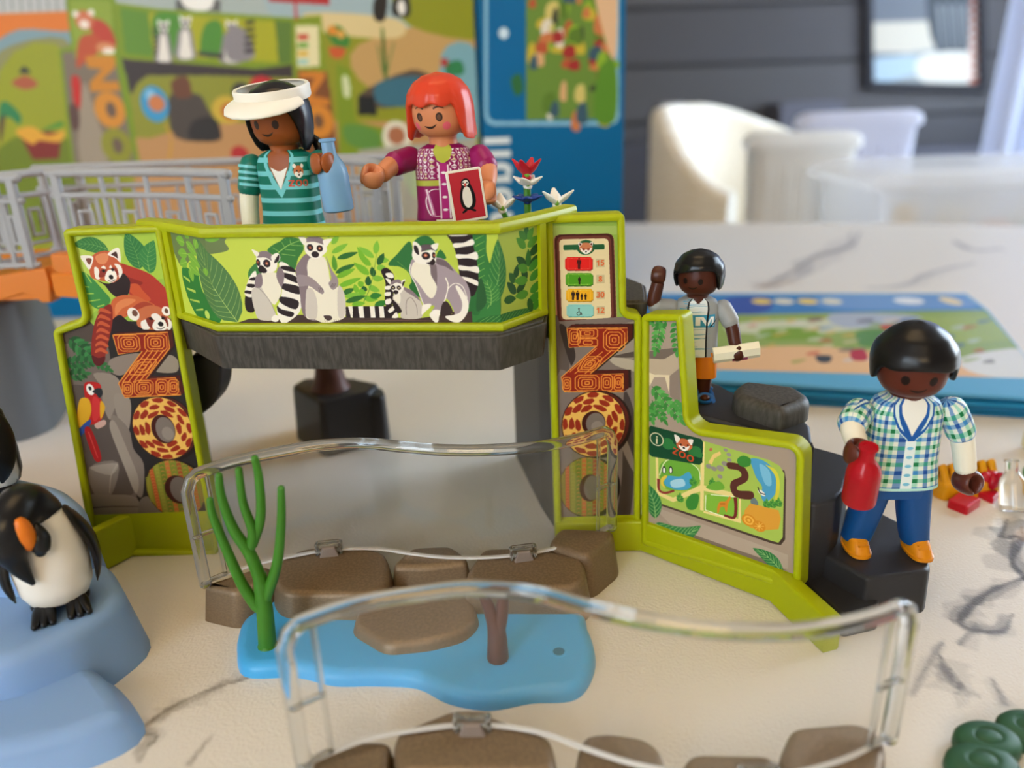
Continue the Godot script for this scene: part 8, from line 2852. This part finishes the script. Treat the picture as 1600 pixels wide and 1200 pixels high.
	p.stroke("9a9a94",[-6.98,11.72,-7.55,6.99],0.14,-1,false)
	p.stroke("9a9a94",[-5.83,11.68,-6.36,6.95],0.14,-1,false)
	p.stroke("9a9a94",[-4.68,11.64,-5.18,6.91],0.14,-1,false)
	p.stroke("9a9a94",[-3.52,11.6,-4,6.87],0.14,-1,false)
	p.poly("b02626",[-15.88,23.97,-11.67,23.84,-11.89,21.92,-16.12,22.29])
	p.stroke("c02a2a",[-14.26,22.11,-14.34,21.1],0.17,-1)
	p.poly("5a5a58",[-22.58,22.58,-19.46,22.48,-19.58,21.75,-22.7,21.97])
	p.poly("f0f0ec",[-21.99,23.36,-19.99,23.3,-20.23,21.94,-22,22.07],true)
	return p.done()

func spine_print() -> Texture2D:
	var p := Print.new(-1.5,0.2,8.9,39.8,24.0,Color("0d76aa"))
	p.poly("006293",[-2.44,39.78,11.47,39.39,13.12,-1.88,-4.98,-1.23])
	p.poly("8fc0d8",[0.27,37.13,7.67,36.92,8.07,36.77,8.25,36.44,8.62,13.84,8.43,13.41,7.96,13.23,-0.7,13.52,-1.16,13.72,-1.34,14.17,-0.32,36.68,-0.13,37])
	p.poly("00659a",[0.38,36.96,7.56,36.76,7.9,36.63,8.05,36.35,8.38,14.03,8.21,13.66,7.82,13.51,-0.55,13.79,-0.94,13.96,-1.09,14.34,-0.12,36.58,0.04,36.85])
	p.poly("6a8a3a",[2.22,33.02,7.97,32.85,8.24,13.67,1.72,13.8])
	p.poly("8ab030",[3.38,23.15,3.81,23.3,3.85,22.76,3.28,22.82],true)
	p.poly("c8b03a",[2.06,18.82,2.45,18.98,2.46,17.63,1.94,17.77],true)
	p.poly("8ab030",[3.22,18.91,3.61,19.07,3.64,18.49,3.13,18.55],true)
	p.poly("e0d8c8",[3.39,14.71,3.64,14.88,3.65,13.81,3.28,13.91],true)
	p.poly("5a7a2c",[6.55,22.19,6.94,22.34,6.98,21.38,6.46,21.47],true)
	p.poly("d8a878",[2.43,18.24,3.03,18.39,3.08,17.49,2.32,17.59],true)
	p.poly("d0c070",[3.41,21.45,4.15,21.59,4.21,20.44,3.31,20.57],true)
	p.poly("e0d8c8",[6.77,23.96,7.14,24.1,7.19,23.1,6.68,23.2],true)
	p.poly("a03030",[6.83,19.08,7.29,19.23,7.34,18.26,6.75,18.36],true)
	p.poly("8ab030",[4.57,21.87,4.94,22.02,4.97,20.9,4.48,21.01],true)
	p.poly("3c5a6a",[2.19,18.04,2.58,18.2,2.6,17.27,2.08,17.36],true)
	p.poly("b85838",[5.99,22.67,6.57,22.81,6.63,22.35,5.9,22.41],true)
	p.poly("404838",[5.61,19.79,5.94,19.95,5.97,19.13,5.52,19.21],true)
	p.poly("c8b03a",[3.79,18.67,4.52,18.82,4.59,18.3,3.69,18.37],true)
	p.poly("8ab030",[6.03,21.39,6.57,21.54,6.63,20.35,5.94,20.48],true)
	p.poly("8ab030",[3.9,22.42,4.37,22.57,4.42,22.13,3.81,22.18],true)
	p.poly("c8b03a",[7.14,14.46,7.79,14.62,7.87,13.23,7.06,13.37],true)
	p.poly("404838",[3.83,21.03,4.15,21.18,4.16,20.18,3.73,20.28],true)
	p.poly("e0d8c8",[5.87,23.32,6.42,23.46,6.48,22.28,5.78,22.4],true)
	p.poly("c8b03a",[2.76,20.47,3.51,20.61,3.58,19.9,2.66,19.98],true)
	p.poly("e0d8c8",[4.05,19.71,4.48,19.86,4.51,18.7,3.95,18.82],true)
	p.poly("8ab030",[5.24,19.82,5.58,19.98,5.62,18.72,5.15,18.84],true)
	p.poly("d8a878",[2.4,23.64,2.71,23.79,2.72,22.8,2.29,22.9],true)
	p.poly("c8b03a",[5.44,18.75,5.99,18.9,6.05,18.18,5.35,18.25],true)
	p.poly("b85838",[2.65,19.01,3.31,19.15,3.36,18.35,2.55,18.44],true)
	p.poly("a03030",[4.72,21.78,5.17,21.93,5.21,21.49,4.63,21.53],true)
	p.poly("b85838",[4.49,17.75,4.96,17.9,5,17.27,4.39,17.34],true)
	p.poly("b85838",[2.2,21.74,2.55,21.89,2.58,21.29,2.1,21.35],true)
	p.poly("5a7a2c",[4.38,21.6,4.78,21.75,4.81,20.54,4.28,20.66],true)
	p.poly("c87848",[5.18,14.14,5.64,14.31,5.69,12.97,5.08,13.11],true)
	p.poly("a03030",[6.98,16.95,7.23,17.12,7.26,16.32,6.89,16.39],true)
	p.poly("5a7a2c",[3.1,15.45,3.84,15.6,3.9,14.26,2.99,14.41],true)
	p.poly("a03030",[3.66,19.55,4.38,19.7,4.45,18.99,3.56,19.07],true)
	p.poly("a03030",[4.98,17.66,5.59,17.81,5.65,17.13,4.89,17.2],true)
	p.poly("c87848",[7.42,23.3,8.16,23.44,8.25,22.19,7.34,22.33],true)
	p.poly("e0d8c8",[3.07,20.33,3.64,20.48,3.68,19.37,2.97,19.48],true)
	p.poly("404838",[5.8,23.48,6.11,23.63,6.14,22.68,5.71,22.77],true)
	p.poly("b85838",[4.68,20.19,5.12,20.34,5.16,19.2,4.58,19.32],true)
	p.poly("a03030",[7.22,23.89,7.91,24.02,7.98,23.53,7.14,23.59],true)
	p.poly("c87848",[7.01,18.65,7.72,18.8,7.8,18.19,6.92,18.26],true)
	p.poly("d0c070",[5.44,15.95,5.99,16.11,6.05,14.91,5.35,15.04],true)
	p.poly("d0c070",[4.52,23.35,5.12,23.49,5.17,22.99,4.43,23.05],true)
	p.poly("d0c070",[6.94,18.07,7.24,18.23,7.28,17.47,6.85,17.54],true)
	p.poly("d0c070",[7.15,21.17,7.56,21.32,7.6,20.84,7.06,20.89],true)
	p.poly("3c5a6a",[4.59,22.14,5.34,22.27,5.41,21.52,4.5,21.61],true)
	p.poly("5a7a2c",[6.87,20.16,7.14,20.32,7.17,19.06,6.78,19.19],true)
	p.poly("8ab030",[4.91,19.89,5.6,20.03,5.67,18.9,4.81,19.02],true)
	p.poly("3c5a6a",[5.56,14.66,6.15,14.82,6.21,13.46,5.46,13.61],true)
	p.poly("d8a878",[4.35,16.2,4.68,16.36,4.7,15.08,4.25,15.21],true)
	p.poly("c8b03a",[6.02,20.91,6.71,21.05,6.78,20.41,5.93,20.48],true)
	p.poly("3c5a6a",[6.04,24,6.43,24.14,6.47,23.27,5.95,23.36],true)
	p.poly("a03030",[6.48,18.16,7,18.31,7.06,17.4,6.39,17.49],true)
	p.poly("c87848",[6.82,20.59,7.46,20.73,7.54,19.42,6.74,19.56],true)
	p.poly("3c5a6a",[2.08,23.67,2.78,23.81,2.84,22.94,1.97,23.03],true)
	p.poly("3c5a6a",[6.46,18.49,7.2,18.63,7.28,17.74,6.37,17.84],true)
	p.poly("5a7a2c",[5.48,19.79,5.79,19.94,5.82,18.82,5.39,18.93],true)
	p.poly("c87848",[7.61,20.73,8.07,20.88,8.13,19.92,7.53,20.02],true)
	p.poly("404838",[6.6,22.34,7.3,22.48,7.38,21.74,6.51,21.83],true)
	p.poly("c87848",[6.53,17.4,7.25,17.55,7.32,17.05,6.44,17.11],true)
	p.poly("e0d8c8",[7.31,22.3,7.89,22.44,7.95,21.75,7.23,21.82],true)
	p.poly("8ab030",[7.04,18.11,7.56,18.26,7.62,17.13,6.96,17.25],true)
	p.poly("404838",[6.57,16.03,7.34,16.18,7.42,15.59,6.48,15.66],true)
	p.poly("8ab030",[7.65,17.51,8.43,17.65,8.52,17.15,7.56,17.22],true)
	p.poly("c87848",[2.95,19.5,3.66,19.64,3.72,19.02,2.85,19.09],true)
	p.poly("3c5a6a",[3.63,14.86,4.1,15.02,4.13,13.99,3.53,14.1],true)
	p.poly("c87848",[6,21.08,6.35,21.23,6.39,20.53,5.91,20.59],true)
	p.poly("5a7a2c",[5,19.71,5.67,19.85,5.74,18.97,4.91,19.07],true)
	p.poly("d0c070",[3.6,20.15,3.84,20.31,3.85,19.73,3.5,19.78],true)
	p.poly("a03030",[4.59,18.62,5.27,18.77,5.34,17.97,4.49,18.06],true)
	p.poly("c87848",[5.55,22.58,5.81,22.73,5.83,21.47,5.46,21.59],true)
	p.poly("e0b890",[6.55,23.24,8.2,23.19,8.28,17.86,7.48,19.15],true)
	p.poly("5a8a2c",[7.04,17.04,8.28,17.43,8.34,13.67,6.82,13.72],true)
	p.ell("cfe4ee",0.28,19.71,0.36,0.37)
	p.poly("2f6a3c",[0.68,16.6,1.34,17.01,1.59,15.92,1.01,15.5],true)
	p.text("dfe6e6","playmobil",1.24,5.64,2.16,1.5708,true,1.0)
	return p.done()

func cover_print() -> Texture2D:
	var p := Print.new(9.19, 36.49, 32.71, 56.76,14.0,Color("3f7fc0"))
	p.poly("3f7fc0",[8.1,61.44,43.28,55.99,26.46,32.44,4.61,34.44])
	p.poly("6f9ad2",[23.09,54.56,32.57,53.95,31.32,50.16,22.16,51.06],true)
	p.poly("3a58a8",[15.92,54.81,18.96,54.77,17.73,50.98,15.01,50.68],true)
	p.poly("8fa860",[14.08,50.47,31.76,49.43,29.47,41.81,26.31,35.82,9.8,39.46])
	p.poly("c9d0b4",[14.78,48.33,21.16,48.59,24.99,47.79,19.93,45.52,14.18,46.22],true)
	p.poly("a9b4c8",[21.65,49.8,26.35,48.86,26.18,46.89,21.13,46.5],true)
	p.poly("e0b890",[11.23,42.43,17.11,43.23,22.37,40.84,25.16,39.43,25.03,36.89,9.8,39.46],true)
	p.poly("7aa040",[15.94,46.71,18.81,46.79,18.77,44.58,15.69,44.68],true)
	p.poly("5a8a50",[21.55,45.6,23.37,45.66,21.97,42.67,20.54,42.84],true)
	p.poly("9ab060",[26.16,47.64,30.8,47.81,29.51,43.05,25.6,43.51],true)
	p.poly("d8dcdc",[24.79,40.02,29.12,41.25,26.88,36.7,24.36,37.45],true)
	p.poly("d8b06090",[20.54,45.16,21.07,45.37,20.95,44.57,20.21,44.66],true)
	p.poly("d8d8d090",[18.21,44.59,18.83,44.78,18.79,43.99,17.91,44.1],true)
	p.poly("d8b06090",[22.85,41.73,23.68,41.87,23.08,41.23,22.52,41.29],true)
	p.poly("4a6a9a90",[25.73,46.65,26.21,46.89,25.76,46.07,25.34,46.12],true)
	p.poly("d8d8d090",[24.31,39.48,25.15,39.61,24.49,39.03,23.99,39.08],true)
	p.poly("7a9a4890",[26.35,47.15,26.95,47.37,26.43,46.55,25.95,46.61],true)
	p.poly("7a9a4890",[23.58,40.34,24.52,40.46,23.77,39.88,23.26,39.93],true)
	p.poly("c0584890",[19.78,48.61,20.85,48.78,19.83,47.99,19.44,48.04],true)
	p.poly("c0584890",[18.76,44.26,19.31,44.46,19.22,43.69,18.46,43.78],true)
	p.poly("c0584890",[24.12,39.71,24.57,39.88,24.4,39.24,23.8,39.31],true)
	p.poly("c0584890",[28.26,45.87,29.31,46.03,28.26,45.31,27.85,45.36],true)
	p.poly("c8d4e090",[27.12,43.2,27.89,43.36,27.17,42.68,26.75,42.73],true)
	p.poly("d8d8d090",[14.58,47.69,15.49,47.87,14.75,47.08,14.3,47.14],true)
	p.poly("c0584890",[26.44,41.39,26.88,41.58,26.69,40.9,26.08,40.96],true)
	p.poly("7a9a4890",[23.81,46.97,24.76,47.15,24.13,46.35,23.44,46.44],true)
	p.poly("5a5a6090",[12.34,41.75,13.3,41.87,12.56,41.26,12.11,41.31],true)
	p.poly("e0c8b090",[24.38,48.02,25.43,48.19,24.67,47.38,24,47.46],true)
	p.poly("e0c8b090",[20.97,42.28,21.43,42.47,21.47,41.75,20.66,41.84],true)
	p.poly("4a6a9a90",[19.55,46.89,20.66,47.04,19.92,46.27,19.22,46.35],true)
	p.poly("e0c8b090",[12.24,42.33,12.6,42.53,12.4,41.84,12.01,41.88],true)
	p.poly("d8d8d090",[16.93,46.61,17.56,46.82,17.16,46.02,16.64,46.08],true)
	p.poly("5a5a6090",[22.74,48.1,23.74,48.28,23.23,47.43,22.37,47.54],true)
	p.poly("4a6a9a90",[19.86,42.22,20.6,42.38,19.91,41.74,19.56,41.78],true)
	p.poly("5a5a6090",[24.75,47.41,25.55,47.61,25.3,46.75,24.36,46.87],true)
	p.poly("7a9a4890",[23.09,47.17,23.65,47.4,23.59,46.52,22.73,46.63],true)
	p.poly("d8b06090",[18.32,48.72,18.94,48.95,18.46,48.09,17.99,48.15],true)
	p.poly("c0584890",[15.59,48.02,16.05,48.26,15.79,47.4,15.3,47.46],true)
	p.poly("e0c8b090",[18.52,43.22,19.09,43.4,18.82,42.69,18.23,42.76],true)
	p.poly("7a9a4890",[15.79,40.63,16.58,40.77,15.88,40.18,15.53,40.21],true)
	p.poly("5a5a6090",[19.18,42.35,19.94,42.5,19.65,41.82,18.88,41.9],true)
	p.poly("c8d4e090",[24.18,45.67,24.84,45.87,24.69,45.06,23.81,45.16],true)
	p.poly("d8d8d090",[18.35,47.88,18.89,48.12,18.88,47.22,18.03,47.33],true)
	p.poly("c8d4e090",[27.68,45.95,28.44,46.14,27.94,45.35,27.28,45.43],true)
	p.poly("c8d4e090",[20.07,47.2,20.91,47.39,20.25,46.6,19.74,46.66],true)
	p.poly("5a5a6090",[13.34,43.47,14.07,43.64,13.73,42.93,13.09,43],true)
	p.poly("d8d8d090",[19.78,40.6,20.69,40.73,20.1,40.12,19.49,40.19],true)
	p.poly("4a6a9a90",[29.99,47.07,30.96,47.25,29.96,46.48,29.56,46.53],true)
	p.poly("c8d4e090",[23.97,44,24.96,44.14,24.36,43.43,23.62,43.52],true)
	p.poly("4a6a9a90",[25.59,48.01,26.67,48.18,25.68,47.39,25.19,47.45],true)
	p.poly("c8d4e090",[24.67,41.51,25.62,41.64,24.66,41.04,24.33,41.08],true)
	p.poly("5a5a6090",[21.73,42.83,22.39,43.01,21.77,42.34,21.41,42.38],true)
	p.poly("d8b06090",[15.39,43.61,15.82,43.81,15.47,43.1,15.12,43.14],true)
	p.poly("c8d4e090",[22.41,43.34,22.83,43.54,22.85,42.78,22.08,42.87],true)
	p.poly("c0584890",[17.14,41.92,17.8,42.08,17.43,41.42,16.86,41.48],true)
	p.poly("c8d4e090",[15.36,45.66,16.33,45.82,15.49,45.1,15.09,45.15],true)
	p.poly("d8b06090",[19.19,46.72,19.74,46.94,19.35,46.13,18.87,46.18],true)
	p.poly("d8d8d090",[15.51,48.33,16.2,48.55,16.05,47.66,15.22,47.76],true)
	p.poly("e0c8b090",[20.06,43.84,21.03,43.98,20.12,43.32,19.75,43.36],true)
	p.poly("4a6a9a90",[12.12,42.64,12.48,42.84,12.36,42.14,11.89,42.19],true)
	p.poly("5a5a6090",[20.68,40.1,21.09,40.28,20.82,39.65,20.39,39.7],true)
	p.poly("4a6a9a90",[25.64,42.45,26.45,42.6,25.97,41.92,25.28,42],true)
	p.poly("d8b06090",[16.14,49.12,17.29,49.29,16.71,48.43,15.84,48.54],true)
	p.poly("7a9a4890",[24.98,39.87,25.95,39.98,25,39.43,24.65,39.47],true)
	p.poly("e0c8b090",[18.61,46.63,19.37,46.82,18.86,46.03,18.3,46.1],true)
	p.poly("4a6a9a90",[26.36,44.21,26.84,44.42,26.48,43.67,25.99,43.73],true)
	p.poly("c8d4e090",[18.69,40.6,19.33,40.76,18.82,40.14,18.41,40.19],true)
	p.poly("d8b06090",[19.73,45.72,20.36,45.92,19.76,45.17,19.41,45.21],true)
	p.poly("d8b06090",[16.46,45.73,17.51,45.88,16.56,45.18,16.17,45.22],true)
	p.poly("5a5a6090",[25.89,39.53,26.4,39.69,26.13,39.07,25.56,39.13],true)
	p.poly("5a5a6090",[19.76,48.87,20.54,49.09,20.33,48.18,19.42,48.3],true)
	p.ell("f0d060",18.11,53.57,0.71,0.72)
	p.ell("e6e2c8",19.64,53.35,0.71,0.72)
	p.ell("f0d060",21.25,53.13,0.7,0.72)
	p.ell("e6e2c8",22.9,52.9,0.69,0.73)
	p.ell("e6ecf2",28.08,52.35,1.02,0.92)
	p.ell("e8d8b0",30.8,51.97,0.59,1.12)
	p.ell("c03a3a",23.81,46.17,0.54,0.58)
	p.poly("b03a50",[19.61,41.97,20.41,42.12,19.81,40.34,19.02,40.42],true)
	p.poly("404a58",[17.32,41.29,18.12,41.2,17.62,40.13,17.08,40.19],true)
	return p.done()

func view_print() -> Texture2D:
	var p := Print.new(138.82, 15.69, 180.69, 73.39,4.0,Color("6a7078"))
	p.poly("6a7078",[114.9,103.16,180.22,101.26,201.02,-2.46,126.56,0.01])
	p.poly("c9c2b2",[137.13,35.97,160.25,36.09,161.99,25.18,138.45,25.94])
	p.poly("9aa0a0",[147.7,24.76,176.27,25.6,178.25,14.41,144.17,15.51],true)
	p.poly("a8bcc8",[138.29,23.52,154.98,24.09,158.07,19.55,144.17,15.51,139.31,15.67],true)
	p.poly("40464c",[156.08,47.63,172.46,47.12,175.46,24.75,162.33,26.05],true)
	p.poly("d9d4c8",[157.32,24.45,176.91,24.7,178.42,16.2,158.63,15.95],true)
	p.stroke("8a9094",[160.84,41.19,164.66,26.42],1.36,0.68)
	p.stroke("8a9094",[164.14,41.08,168.02,26.31],1.36,0.68)
	p.stroke("8a9094",[167.44,40.98,171.38,26.2],1.36,0.68)
	p.stroke("8a9094",[170.75,40.87,174.75,26.09],1.36,0.68)
	p.poly("e0d8cc",[172.92,47.1,174.8,47.05,180.53,15.23,175.66,15.39])
	p.poly("b8705a",[171.52,47.15,174.8,47.05,175.1,45.37,171.35,45.48])
	p.poly("b8705a",[172.04,44.2,175.33,44.1,175.63,42.41,171.86,42.53])
	p.poly("b8705a",[172.56,41.24,175.86,41.14,176.17,39.43,172.39,39.55])
	p.poly("b8705a",[173.08,38.25,176.4,38.15,176.71,36.43,172.91,36.55])
	p.poly("b8705a",[173.61,35.24,176.94,35.14,177.25,33.41,173.44,33.53])
	p.poly("b8705a",[174.15,32.21,177.49,32.1,177.8,30.36,173.98,30.48])
	p.poly("b8705a",[174.69,29.15,178.04,29.05,178.35,27.29,174.52,27.41])
	p.poly("b8705a",[175.23,26.08,178.59,25.97,178.91,24.2,175.06,24.32])
	p.poly("b8705a",[175.77,22.98,179.15,22.87,179.47,21.08,175.6,21.21])
	p.poly("b8705a",[176.32,19.85,179.71,19.74,180.04,17.94,176.15,18.07])
	p.poly("b8705a",[176.88,16.7,180.28,16.59,180.61,14.78,176.71,14.91])
	p.poly("a03a44",[134.98,34.32,137.36,34.24,138.43,22.41,136.13,21.59],true)
	return p.done()
